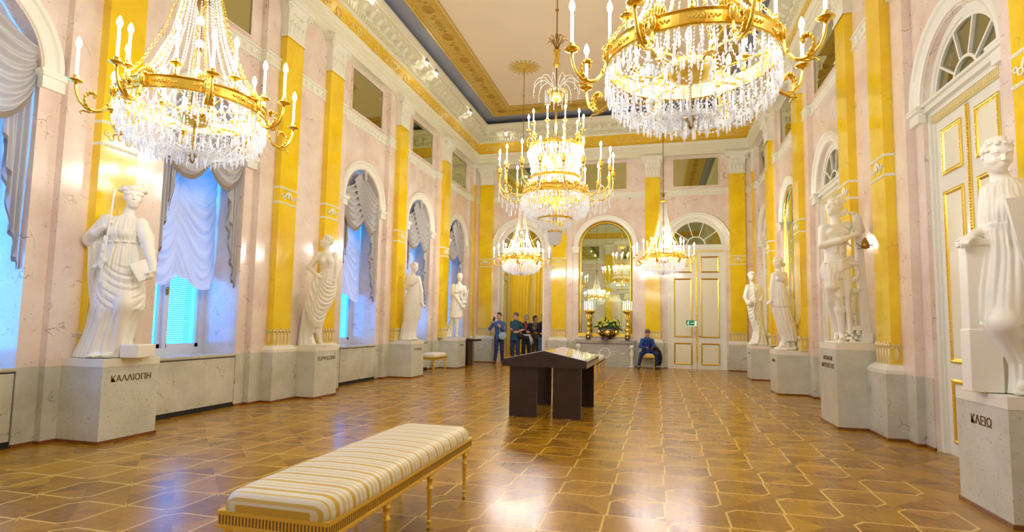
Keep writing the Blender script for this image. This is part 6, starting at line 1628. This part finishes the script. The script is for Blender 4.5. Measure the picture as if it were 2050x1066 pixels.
mb = MB(); mb.box(x1, x1 + .004, y0, y1, .80, .812, TG); mb.box(x1, x1 + .004, y0, y1, .855, .865, TG); mb.box(x1, x1 + .012, y0 + .02, y1 - .02, .765, .795, TG); mb.build('edge_strips', BRASS, r)
for (a, b, c0, c1) in ((4.33, 4.755, 8.33, 8.375), (5.0, 5.425, 8.33, 8.375), (4.33, 4.72, 9.72, 9.765), (5.03, 5.46, 9.72, 9.765)):
    mb = MB(); mb.box(a, b, c0, c1, 0, .762, TG); mb.box(a - .002, a, c0, c1, 0, .76, TG); o = mb.build('leg', DWOOD, r)
# lectern by the far left corner
r = empty('dark_lectern', (.42, 17.75, 0)); tag(r, 'dark wooden lectern with an overhanging top against the left wall near the corner', 'lectern')
mb = MB(); mb.box(-.34, .06, -.25, .25, 0, .80); mb.build('lectern_body', DWOOD, r)
mb = MB(); mb.add([(-.36, -.32, .80), (.34, -.32, .80), (.34, .32, .80), (-.36, .32, .80), (-.36, -.32, .90), (.34, -.32, .86), (.34, .32, .86), (-.36, .32, .90)], [(0, 1, 2, 3), (4, 5, 6, 7), (0, 1, 5, 4), (1, 2, 6, 5), (2, 3, 7, 6), (3, 0, 4, 7)]); mb.build('lectern_top', DWOOD, r)

# ------------------------------------------------------------------ mantelpiece, candelabra, flowers
MGR = marble('grey_mantel_marble', (.42, .42, .38), (.56, .56, .50), (.2, .2, .18), .25, 3, .012, .3)
r = empty('mantelpiece', (4.80, 19.2, 0)); tag(r, 'grey marble mantelpiece with carved lion posts and closed panel under the far mirror', 'mantelpiece')
def TM(s, n, z): return (s, -n + .276, z)   # n from the back wall
mb = MB(); mb.box(-1.03, 1.03, 0, .34, .86, .91, TM); mb.box(-1.0, 1.0, 0, .31, .80, .86, TM); mb.build('mantel_shelf', MGR, r)
mb = MB(); mb.box(-.99, .99, 0, .22, 0, .80, TM); mb.build('mantel_body', MGR, r)
mb = MB(); mb.box(-.78, .78, .22, .226, .74, .75, TM); mb.box(-.78, .78, .22, .226, .19, .20, TM); mb.torus((.0, .225, .45), .17, .022, TM, 26, 6)
for sg in (-1, 1):
    k = 22; vs = []
    for i in range(k):
        a = 2 * PI * i / k
        for j in range(5): b = 2 * PI * j / 5; q = 1 + .10 * math.cos(b); vs.append(TM(sg * .38 + .19 * q * math.cos(a), .225 + .012 * math.sin(b), .45 + .065 * q * math.sin(a)))
    mb.add(vs, [(i * 5 + j, i * 5 + (j + 1) % 5, ((i + 1) % k) * 5 + (j + 1) % 5, ((i + 1) % k) * 5 + j) for i in range(k) for j in range(5)])
    mb.ball(TM(sg * .62, .23, .45), (.04, .02, .035), 8); mb.ball(TM(sg * .18, .235, .45), (.03, .02, .03), 8)
mb.build('carved_rings', STUC, r, True)
for sg in (-1, 1):
    c = sg * .90; mb = MB(); mb.box(c - .08, c + .08, .22, .40, 0, .07, TM)
    mb.lathe([(.045, .07), (.075, .09), (.05, .13), (.055, .20), (.045, .30), (.07, .36), (.085, .44), (.07, .50), (.05, .53), (.065, .60), (.07, .66)], (c, .276 - .30, 0), 14)
    mb.ball(TM(c, .31, .68), (.075, .08, .08), 12); mb.ball(TM(c, .39, .655), (.04, .04, .035), 8)
    for q in (-1, 1): mb.ball(TM(c + q * .05, .30, .75), (.02, .02, .025), 6); mb.ball(TM(c + q * .022, .41, .68), (.01, .01, .01), 6)
    for i in range(10): a = 2 * PI * i / 10; mb.ball(TM(c + .075 * math.cos(a), .29, .66 + .075 * math.sin(a)), (.025, .03, .025), 6)
    for q in (-1, 0, 1): mb.ball(TM(c + q * .03, .37, .09), (.016, .03, .022), 6)
    mb.build('lion_post', STUC, r, True)
mb = MB(); mb.lathe([(.13, 0), (.125, .05), (.09, .10), (.04, .125), (0, .13)], n=20); o = mb.build('dark_dome_clock', DWOOD, None, True); o.name = 'dark_dome'; o.location = (4.83, 18.98, .911); tag(o, 'small dark dome standing on the front of the mantel shelf', 'ornament')
def candelabrum(x, label):
    r = empty('gilt_candelabrum', (x, 19.15, .91)); tag(r, label, 'candelabrum', 'pair of gilt candelabra on the mantel shelf')
    mb = MB(); mb.box(-.075, .075, -.075, .075, 0, .16); mb.build('dark_base', DWOOD, r)
    mb = MB(); mb.box(-.085, .085, -.085, .085, .16, .18); mb.ball((0, -.078, .085), (.035, .01, .045), 10); mb.lathe([(.07, .18), (.075, .22), (.05, .25), (.085, .31), (.08, .37), (.04, .41), (.03, .42)], n=18)
    mb.build('gilt_base', GOLD, r, True)
    S = Sdf((-.14, -.12, .38), (.14, .12, .92), .007)
    S.chain([(0, 0, .40), (.01, 0, .55), (0, -.01, .70), (0, 0, .80)], [.03, .042, .05, .03], .02); S.chain([(-.02, 0, .55), (-.03, -.02, .40)], [.03, .02], .02); S.chain([(.02, 0, .55), (.03, .02, .40)], [.03, .02], .02)
    for sg in (-1, 1): S.chain([(sg * .04, 0, .74), (sg * .08, -.01, .78), (sg * .05, 0, .86)], [.018, .015, .012], .01)
    S.ell((0, -.005, .815), (.03, .033, .037), .01); S.ell((0, 0, .50), (.06, .05, .06), .03)
    S.mesh('carved_figure', GOLD, r)
    mb = MB(); mb.lathe([(.02, .84), (.05, .86), (.10, .90), (.15, .94), (.155, .96), (.12, .96), (.05, .92)], n=22)
    for i in range(6): a = 2 * PI * i / 6; mb.lathe([(.02, .96), (.026, .98), (.016, 1.0)], pol(.14, a, 0), 8)
    mb.lathe([(.02, .94), (.026, 1.0), (.016, 1.03)], n=8); mb.build('candle_dish', GOLD, r, True)
    for i in range(6): inst('candle', CANDLE, r, pol(.14, 2 * PI * i / 6, 1.0), sc=(1.4, 1.4, 1.45))
    inst('candle', CANDLE, r, (0, 0, 1.03), sc=(1.4, 1.4, 1.55)); return r
candelabrum(4.25, 'left gilt candelabrum with pale unlit candles on the mantel shelf'); candelabrum(5.56, 'right gilt candelabrum with pale unlit candles on the mantel shelf')
r = empty('flower_bowl', (4.89, 19.24, .91)); tag(r, 'dark oval bowl with gilt ornament holding a big bunch of yellow-green flowers', 'flower bowl')
mb = MB(); mb.lathe([(.0, 0), (.12, .01), (.10, .04), (.20, .09), (.30, .18), (.34, .30), (.31, .40), (.28, .41), (.0, .38)], n=28, T=lambda a, b, c: (a, b * .42, c)); mb.build('bowl', DWOOD, r, True)
mb = MB(); mb.ball((0, -.15, .24), (.07, .02, .07), 10)
for sg in (-1, 1): mb.ball((sg * .29, -.07, .26), (.06, .03, .08), 10); mb.torus((sg * .17, -.125, .25), .05, .008, None, 14, 5)
for i in range(10): a = 2 * PI * i / 10; mb.ball((.085 * math.cos(a), -.145, .24 + .085 * math.sin(a)), (.022, .012, .022), 6)
mb.build('gilt_mounts', GOLD, r, True)
LEAFM = plain('dark_green_leaf', (.05, .13, .02), .45, noise=.4, nscale=30); FLOW = plain('yellow_green_bloom', (.78, .80, .16), .5, noise=.2, nscale=40, sheen=.2)
R = random.Random(11)
mb = MB()
for i in range(90):
    a = R.uniform(0, 2 * PI); e = R.uniform(-.5, 1.2); L_ = R.uniform(.20, .40); d = Vector((math.cos(a) * math.cos(e), math.sin(a) * math.cos(e) * .35, math.sin(e)))
    p0 = Vector((R.uniform(-.22, .22), R.uniform(-.05, .05), .40)); p1 = p0 + d * L_ * .6; p2 = p0 + d * L_ + Vector((0, 0, -.07)); sd = d.cross(Vector((0, 1, .2))).normalized() * R.uniform(.018, .032)
    mb.add([p0, p1 - sd, p2, p1 + sd], [(0, 1, 2, 3)])
mb.build('foliage', LEAFM, r)['kind'] = 'stuff'
for i in range(46):
    a = R.uniform(0, 2 * PI); q = math.sqrt(R.random()); x_ = .37 * q * math.cos(a); z_ = .62 + .20 * q * math.sin(a) - .10 * (x_ / .37) ** 2; y_ = R.uniform(-.13, .06)
    fl = MB()
    for k in range(6):
        b = 2 * PI * k / 6 + a; c, s_ = math.cos(b), math.sin(b); w = .040
        fl.add([(0, 0, 0), (c * w * .6 - s_ * .018, -.012, s_ * w * .6 + c * .018), (c * w, -.02, s_ * w), (c * w * .6 + s_ * .018, -.012, s_ * w * .6 - c * .018)], [(0, 1, 2, 3)])
    fl.ball((0, -.012, 0), .012, 6); o = fl.build('bloom', FLOW, r); o.location = (x_, y_, z_)
# exit sign on a stand
SGRN = plain('exit_sign_green', (.0, .17, .10), .3, emit=((.0, .35, .2), .12)); SWHT = plain('exit_sign_white', (.9, .95, .9), .4, emit=((.9, 1, .9), .25))
r = empty('exit_sign_stand', (7.60, 18.95, 0)); r.rotation_euler = (0, 0, .12); tag(r, 'green and white running-man exit sign on a thin steel stand before the far door', 'exit sign')
mb = MB(); mb.lathe([(.15, 0), (.15, .012), (.02, .02), (.0, .02)], n=24); mb.build('round_foot', CHROME, r, True)
mb = MB(); mb.tube([(0, 0, .015), (0, 0, 1.44)], .009, 8); mb.build('pole', CHROME, r, True)
mb = MB(); mb.box(-.165, .165, -.012, .012, 1.43, 1.60); sb = mb.build('sign_board', SGRN, r)
mb = MB(); mb.box(-.17, .17, -.016, .016, 1.415, 1.432); mb.build('sign_rail', SWHT, sb)
mb = MB(); yy = -.014
def bar(a, b, w):
    a, b = Vector((a[0], 0, a[1])), Vector((b[0], 0, b[1])); d = (b - a).normalized(); n_ = Vector((-d.z, 0, d.x)) * w / 2
    mb.add([(p.x, yy, p.z) for p in (a - n_, b - n_, b + n_, a + n_)], [(0, 1, 2, 3)])
mb.box(.095, .155, -.015, -.013, 1.445, 1.585)
for a, b, w in (((-.10, 1.555), (-.115, 1.51), .024), ((-.115, 1.51), (-.085, 1.485), .015), ((-.085, 1.485), (-.088, 1.45), .013), ((-.115, 1.51), (-.135, 1.475), .014), ((-.135, 1.475), (-.155, 1.465), .012), ((-.10, 1.55), (-.075, 1.53), .010), ((-.10, 1.55), (-.130, 1.53), .010)): bar(a, b, w)
mb.ball((-.088, yy + .001, 1.572), (.012, .001, .012), 10); bar((-.045, 1.515), (.045, 1.515), .014)
mb.add([(.045, yy, 1.54), (.045, yy, 1.49), (.08, yy, 1.515)], [(0, 1, 2)]); mb.build('running_man_symbol', SWHT, sb)
# wall sconce between the paired pilasters on the right wall
r = empty('wall_sconce', TR(9.02, .10, 2.62)); r.scale = (.8, .8, .8); tag(r, 'small dark bronze sconce with shade on the pink wall right of the half-draped youth', 'sconce')
mb = MB(); mb.tube([(0, 0, 0), (-.10, 0, 0), (-.16, -.02, .01)], .012, 8); mb.lathe([(.03, 0), (.03, .01)], (-.005, 0, 0), 12); mb.build('bracket', DGOLD, r, True)
mb = MB(); mb.lathe([(.02, -.07), (.07, -.05), (.065, .02), (.03, .11), (.012, .14)], (-.17, -.02, 0), 16); mb.build('shade', DGOLD, r, True)
mb = MB(); mb.tube([(-.2, -.02, -.02), (-.27, -.05, -.01), (-.31, -.04, .04)], .009, 6); mb.tube([(-.2, .0, -.05), (-.29, .03, -.06)], .008, 6); mb.build('scroll_arms', DGOLD, r, True)

# ------------------------------------------------------------------ people
SKIN = plain('skin', (.66, .38, .26), .5, spec=.3); HAIRD = plain('dark_hair', (.035, .02, .015), .5); HAIRG = plain('grey_hair', (.36, .34, .32), .5); HAIRB = plain('brown_grey_hair', (.16, .11, .08), .5)
BLUESH = plain('royal_blue_shirt', (.020, .07, .32), .7, noise=.1, nscale=8); BLUE2 = plain('mid_blue_pullover', (.07, .13, .33), .8, noise=.1, nscale=8); TEAL = plain('dark_teal_shirt', (.02, .085, .14), .8)
JEAN = plain('navy_jeans', (.015, .035, .13), .75, noise=.2, nscale=20); NAVY = plain('navy_jacket', (.012, .014, .05), .7); BLKC = plain('black_cloth', (.012, .012, .018), .75); GREYP = plain('charcoal_trousers', (.06, .055, .06), .8)
REDS = plain('red_top', (.45, .07, .04), .7); PATT = plain('mottled_grey_top', (.22, .19, .17), .8, noise=.9, nscale=26); BAG = plain('pale_blue_bag', (.32, .48, .58), .6); SHOE = plain('dark_shoe', (.03, .02, .018), .4); SCARF = plain('white_striped_scarf', (.75, .76, .78), .8, noise=.5, nscale=45)
LIGHTJ = plain('light_blue_jeans', (.06, .20, .50), .8); WBLOUSE = plain('white_trainers', (.7, .7, .7), .5)
def person(C, label, J, skins, clothes, hair_mat, hd, hstyle='cap', extra=None, sc=1.0, res=.0065):
    """J: joints in a frame with x to the right, y away from the viewer, z up; clothes: list of (name, material, builder)"""
    LOC = Matrix.Rotation(YAW, 4, 'Z')
    pts_ = [np.array(v, float) for k, v in J.items() if not k.startswith('hand')]; lo = np.min(pts_, 0) - .24; hi = np.max(pts_, 0) + .26; lo[2] = -.02
    S = Sdf(lo, hi, res)
    S.loft([(J['pelvis'][2] - .08, J['pelvis'][0], J['pelvis'][1], .15, .11), (J['pelvis'][2] + .06, J['pelvis'][0], J['pelvis'][1], .15, .10), (J['waist'][2], J['waist'][0], J['waist'][1], .13, .095), (J['chest'][2], J['chest'][0], J['chest'][1], .155, .105), (J['neck'][2] - .05, J['neck'][0], J['neck'][1], .11, .075)], None, .03)
    for s_ in 'LR':
        S.chain([J['sh' + s_], J['el' + s_], J['wr' + s_]], [.050, .038, .026], .03); S.chain([J['hip' + s_], J['kn' + s_], J['an' + s_]], [.080, .052, .034], .03)
        a, t = np.array(J['an' + s_], float), np.array(J['to' + s_], float); S.chain([a, a * .5 + t * .5, t], [.034, .032, .02], .02)
        w = np.array(J['wr' + s_], float); d = w - np.array(J['el' + s_], float); hd_ = J.get('hand' + s_, (d, (0, -1, .2), .6)); hand(S, w, hd_[0], hd_[1], .175, hd_[2], -1 if s_ == 'R' else 1, .1, .006, .0085)
    head(S, J['head'], hd, .235, hair='none', neck=(J['neck'][0], J['neck'][1], J['neck'][2] - .03), nr=.23, fem=False)
    body = S.mesh('person', SKIN, None, LOC); body.location = (C[0], C[1], 0); tag(body, label, 'person')
    def part(name, mat, fn, r=.009):
        q = Sdf(lo, hi, r); fn(q, J)
        if name != 'shoes': q.wrinkle(.0035, 34, C[0])
        return q.mesh(name, mat, body, LOC)
    for name, mat, fn in clothes: part(name, mat, fn)
    f_, r_, u_ = basis(hd); h = .235; hc = np.array(J['head'], float); M = np.stack([r_, f_, u_]); Ph = lambda a, b, c: hc + r_ * a * h + f_ * b * h + u_ * c * h
    q = Sdf(hc - .26, hc + .22, .006); R = random.Random(int(C[0] * 100))
    q.ell(Ph(0, -.07, .13), (.355 * h, .435 * h, .375 * h), .0, M)
    if hstyle == 'long': q.ell(Ph(0, -.18, -.12), (.37 * h, .30 * h, .46 * h), .02, M)
    q.ell(Ph(0, .40, -.20), (.33 * h, .40 * h, .46 * h), .006, M, -1); q.ell(Ph(0, .55, -.05), (.24 * h, .30 * h, .36 * h), .006, M, -1)
    if hstyle != 'long': q.ell(Ph(0, .05, -.45), (.6 * h, .50 * h, .42 * h), .01, M, -1)
    for i in range(70):
        a = R.uniform(-PI, PI); e = R.uniform(-.1, 1.5); b = math.cos(e) * math.cos(a)
        if b > .30 and e < .75: continue
        rr = R.uniform(.05, .085) * h; q.ell(Ph(math.cos(e) * math.sin(a) * .36, b * .44 - .06, math.sin(e) * .38 + .13), (rr, rr, rr), .008)
    q.mesh('hair', hair_mat, body, LOC)
    em = MB()
    for sg in (-1, 1):
        em.ball(tuple(LOC @ Vector(Ph(.145 * sg, .365, .008))), (.0085, .0085, .006), 8); em.tube([tuple(LOC @ Vector(Ph(.07 * sg, .405, .105))), tuple(LOC @ Vector(Ph(.23 * sg, .335, .10)))], .0035, 5)
    em.build('eyes', HAIRD, body, True)
    return body
def jk(long=True, slack=.014, hem=None, fold=.006, collar=.04, ex=0):
    def fn(q, J):
        p, w, c, n = J['pelvis'], J['waist'], J['chest'], J['neck']; hz = p[2] - (.06 if hem is None else hem)
        q.loft([(hz, p[0], p[1], .168 + ex, .125 + ex), (w[2], w[0], w[1], .150 + ex, .115 + ex), (c[2], c[0], c[1], .172, .122), (n[2] - .09, n[0], n[1], .155, .095), (n[2] - .04, n[0], n[1], .10, .08), (n[2] + .0, n[0], n[1], .062, .062)], folds(9, fold, 9, 1.0), .02)
        for s_ in 'LR':
            sh, el, wr = [np.array(J[k + s_], float) for k in ('sh', 'el', 'wr')]
            if long: q.chain([sh, el, el + (wr - el) * .92], [.054 + slack * .3, .044 + slack * .3, .033 + slack * .2], .04)
            else: q.chain([sh, sh + (el - sh) * .8], [.056, .054], .04)
    return fn
def tr(slack=.012, wide=1.0):
    def fn(q, J):
        p = J['pelvis']; q.loft([(p[2] - .06, p[0], p[1], .158, .115), (p[2] + .07, p[0], p[1], .155, .108)], None, .03)
        for s_ in 'LR':
            h, k, a = [np.array(J[x + s_], float) for x in ('hip', 'kn', 'an')]
            q.chain([h, k, a + (k - a) * .02], [.094 * wide, .064 * wide + slack * .3, .050 * wide], .03)
    return fn
def shoes(q, J):
    for s_ in 'LR':
        a, t = np.array(J['an' + s_], float), np.array(J['to' + s_], float); a = a.copy(); a[2] = max(.045, a[2] - .03); t = t.copy(); t[2] = max(.03, t[2]); q.chain([a, a * .5 + t * .5, t], [.043, .042, .034], .02)
def stand(x0=0, lean=0, hz=1.74, turn=0.0, y0=0.0, w=1.0, stance=.10):
    k = hz / 1.75; c, s_ = math.cos(turn), math.sin(turn)
    def P(a, b, z): return (x0 + (a * c - b * s_) * w + lean * z / 1.4, y0 + a * s_ + b * c, z * k)
    return dict(pelvis=P(0, 0, .94), waist=P(0, 0, 1.08), chest=P(0, 0, 1.30), neck=P(0, 0, 1.50), head=P(0, -.02, 1.635), shL=P(-.155, 0, 1.395), shR=P(.155, 0, 1.395), elL=P(-.22, .0, 1.13), elR=P(.22, 0, 1.13), wrL=P(-.21, -.10, .90), wrR=P(.21, -.10, .90),
                hipL=P(-.085, 0, .92), hipR=P(.085, 0, .92), knL=P(-stance, -.02, .50), knR=P(stance, -.02, .50), anL=P(-stance * 1.1, .02, .08), anR=P(stance * 1.1, .02, .08), toL=P(-stance * 1.25, -.14, .03), toR=P(stance * 1.25, -.14, .03))
# seated man in blue, bent over his phone
J = dict(pelvis=(-.02, .05, .56), waist=(-.03, .02, .68), chest=(-.04, -.06, .88), neck=(-.05, -.13, 1.05), head=(-.055, -.20, 1.165), shL=(-.20, -.08, .94), shR=(.12, -.08, .94), elL=(-.27, -.14, .73), elR=(.19, -.14, .73), wrL=(-.12, -.38, .70), wrR=(.05, -.38, .70),
         hipL=(-.11, .03, .52), hipR=(.09, .03, .52), knL=(-.27, -.34, .52), knR=(.21, -.34, .50), anL=(-.36, -.26, .10), anR=(.22, -.24, .10), toL=(-.40, -.42, .035), toR=(.26, -.42, .035),
         handL=((.7, -.3, -.1), (0, -.4, -1), .9), handR=((-.7, -.3, -.1), (0, -.4, -1), .9))
b = person((6.22, 18.95), 'man in a blue jumper and jeans sitting on a stool and looking at his phone', J, None, [('jumper', BLUESH, jk(True, hem=.02)), ('trousers', JEAN, tr()), ('shoes', SHOE, shoes)], HAIRB, (0, -.75, -.62))
mb = MB(); mb.box(-.05, .05, -.004, .004, -.035, .035); o = mb.build('held_phone', BLACK); o.name = 'mobile_phone'; o.location = LOCAL @ Vector((-.035, -.47, .715)); o.location += Vector((6.22, 18.95, 0)); o.rotation_euler = (.7, 0, YAW); tag(o, 'small dark phone held by the seated man in blue', 'phone')
S = Sdf((.0, -.30, .02), (.55, .40, .90), .01)
S.loft([(.12, .34, .08, .10, .12), (.35, .36, .06, .13, .14), (.60, .30, .02, .12, .13), (.76, .20, -.02, .07, .08)], folds(9, .03, 2, 1), .03); S.chain([(.18, -.12, .60), (.30, -.05, .58), (.38, .05, .45)], [.06, .08, .08], .04)
o = S.mesh('black_coat', BLKC, None, LOCAL); o.location = (6.22, 18.95, 0); tag(o, 'black coat hanging over the thigh and stool of the seated man', 'coat')
# man with a phone raised
J = stand(.02, 0.0, 1.76); J['head'] = (.0, -.04, 1.66); J.update(elL=(-.31, -.12, 1.20), wrL=(-.20, -.28, 1.42), elR=(.20, -.10, 1.16), wrR=(.05, -.24, 1.28), handL=((.15, -.1, 1), (0, -1, 0), .5), handR=((-.5, -.2, .5), (0, -1, 0), .7), anL=(-.12, .0, .08), toL=(-.16, -.14, .03), anR=(.14, .10, .08), toR=(.16, -.05, .03))
person((1.17, 18.78), 'man in a blue pullover raising a phone at the left side of the open doorway', J, None, [('pullover', BLUE2, jk(True, hem=.10)), ('jeans', JEAN, tr()), ('shoes', SHOE, shoes)], HAIRD, (-.45, -.88, 0))
mb = MB(); mb.box(-.035, .035, -.005, .005, -.07, .07); o = mb.build('mobile_phone', BLACK); o.location = (LOCAL @ Vector((-.16, -.34, 1.55))) + Vector((1.17, 18.78, 0)); o.rotation_euler = (.1, .1, YAW); tag(o, 'black phone raised by the man in the blue pullover', 'phone')
S = Sdf((-.05, -.35, .75), (.35, .05, 1.35), .01); S.ell((.13, -.20, .97), (.13, .06, .14), .0); S.chain([(.05, -.2, 1.08), (.0, -.17, 1.30)], [.012, .012], .01); S.chain([(.22, -.18, 1.06), (.20, -.1, 1.32)], [.012, .012], .01)
o = S.mesh('shoulder_bag', BAG, None, LOCAL); o.location = (1.17, 18.78, 0); tag(o, 'pale blue shoulder bag carried by the man in the blue pullover', 'bag')
# man seen from behind in a teal shirt
J = stand(.04, 0.0, 1.80, turn=-.5, w=1.1); J.update(elR=(.32, .02, 1.20), wrR=(.10, -.16, 1.10), handR=((-.8, -.4, 0), (.3, -.9, 0), .6), elL=(-.10, -.20, 1.18), wrL=(-.16, -.32, 1.22))
person((1.57, 19.42), 'man in a dark teal T-shirt with a waist pouch, head turned left', J, None, [('shirt', TEAL, jk(False, hem=.16, ex=.02)), ('jeans', JEAN, tr(.02, 1.1)), ('shoes', SHOE, shoes)], HAIRB, (-.95, -.25, -.05))
S = Sdf((.0, -.35, .75), (.45, .15, 1.15), .01); S.ell((.22, -.14, .95), (.12, .08, .10), .02); S.chain([(.0, -.16, 1.0), (.22, -.15, 1.0), (.33, -.02, 1.0)], [.015, .02, .015], .01)
o = S.mesh('waist_pouch', BLKC, None, LOCAL); o.location = (1.57, 19.42, 0); tag(o, 'black waist pouch worn by the man in the teal shirt', 'bag')
# woman with grey hair, hand at her chin
J = stand(0, 0, 1.74); J.update(elR=(.20, -.10, 1.14), wrR=(.04, -.22, 1.42), handR=((-.1, -.1, 1), (.3, -1, 0), 1.0), elL=(-.24, -.04, 1.14), wrL=(.0, -.20, 1.10), handL=((1, -.2, 0), (0, -1, 0), .7))
w3 = person((1.82, 20.25), 'grey-haired woman in a navy jacket and red scarf with one hand at her chin', J, None, [('jacket', NAVY, jk(True, hem=.08, ex=.02)), ('trousers', BLKC, tr(.02, 1.1)), ('shoes', SHOE, shoes)], HAIRG, (.25, -.95, -.05), 'long')
S = Sdf((-.2, -.25, .6), (.25, .05, 1.6), .01); S.chain([(-.08, -.12, 1.46), (-.03, -.16, 1.30), (-.02, -.165, 1.12)], [.03, .035, .02], .02); S.chain([(.06, -.12, 1.46), (.0, -.16, 1.30)], [.03, .03], .02); S.mesh('red_scarf', REDS, w3, LOCAL)
S = Sdf((-.3, -.3, .5), (.35, .1, 1.2), .01); S.chain([(-.18, -.10, 1.0), (.0, -.18, .98), (.12, -.16, 1.0)], [.03, .035, .03], .02); S.chain([(.10, -.17, .98), (.16, -.18, .80), (.18, -.17, .66)], [.03, .03, .02], .02); S.chain([(.14, -.16, .96), (.22, -.16, .82), (.24, -.16, .70)], [.025, .02, .015], .02); S.mesh('striped_scarf', SCARF, w3, LOCAL)
# woman in a mottled grey top
J = stand(0, 0, 1.72, turn=.7); J.update(elR=(.16, -.14, 1.16), wrR=(-.04, -.24, 1.20), elL=(-.20, -.10, 1.15), wrL=(-.02, -.24, 1.06), handL=((1, -.2, 0), (0, -1, 0), .7), handR=((-.6, -.2, .5), (0, -1, 0), .8))
person((1.98, 21.05), 'dark-haired woman in a mottled grey top turned right behind the grey-haired woman', J, None, [('top', PATT, jk(True, hem=.10)), ('trousers', GREYP, tr()), ('shoes', SHOE, shoes)], HAIRD, (.75, -.65, 0), 'long')
J = stand(0, 0, 1.70, turn=.3, stance=.13); J.update(elR=(.22, -.10, 1.2), wrR=(.05, -.26, 1.42), elL=(-.18, -.12, 1.2), wrL=(-.02, -.26, 1.40), handL=((.3, -.2, 1), (0, -1, 0), .8), handR=((-.3, -.2, 1), (0, -1, 0), .8))
person((2.12, 22.3), 'person in black leggings holding a camera to the face, deepest in the doorway', J, None, [('top', BLKC, jk(True, hem=.02)), ('leggings', BLKC, tr(0, .82)), ('shoes', SHOE, shoes)], HAIRD, (-.2, -.95, 0), 'long')
mb = MB(); mb.box(-.06, .06, -.03, .03, -.04, .04); mb.lathe([(.03, 0), (.03, .05)], n=12, T=lambda a, b, c: (a, -c - .03, b)); o = mb.build('camera_body', BLACK); o.name = 'photo_camera'; o.location = (LOCAL @ Vector((.01, -.36, 1.53))) + Vector((2.12, 22.3, 0)); o.rotation_euler = (0, 0, YAW); tag(o, 'black photo camera held to the face by the person in black leggings', 'camera')
J = stand(0, 0, 1.78, turn=-.2); J.update(wrL=(-.12, -.20, 1.05), elL=(-.21, -.04, 1.15), handL=((.8, -.2, 0), (0, -1, 0), .7))
person((2.40, 20.5), 'man in a dark navy top and light jeans, half hidden by the right doorjamb', J, None, [('top', NAVY, jk(True, hem=.06)), ('jeans', LIGHTJ, tr()), ('shoes', SHOE, shoes)], HAIRD, (-.6, -.8, 0))
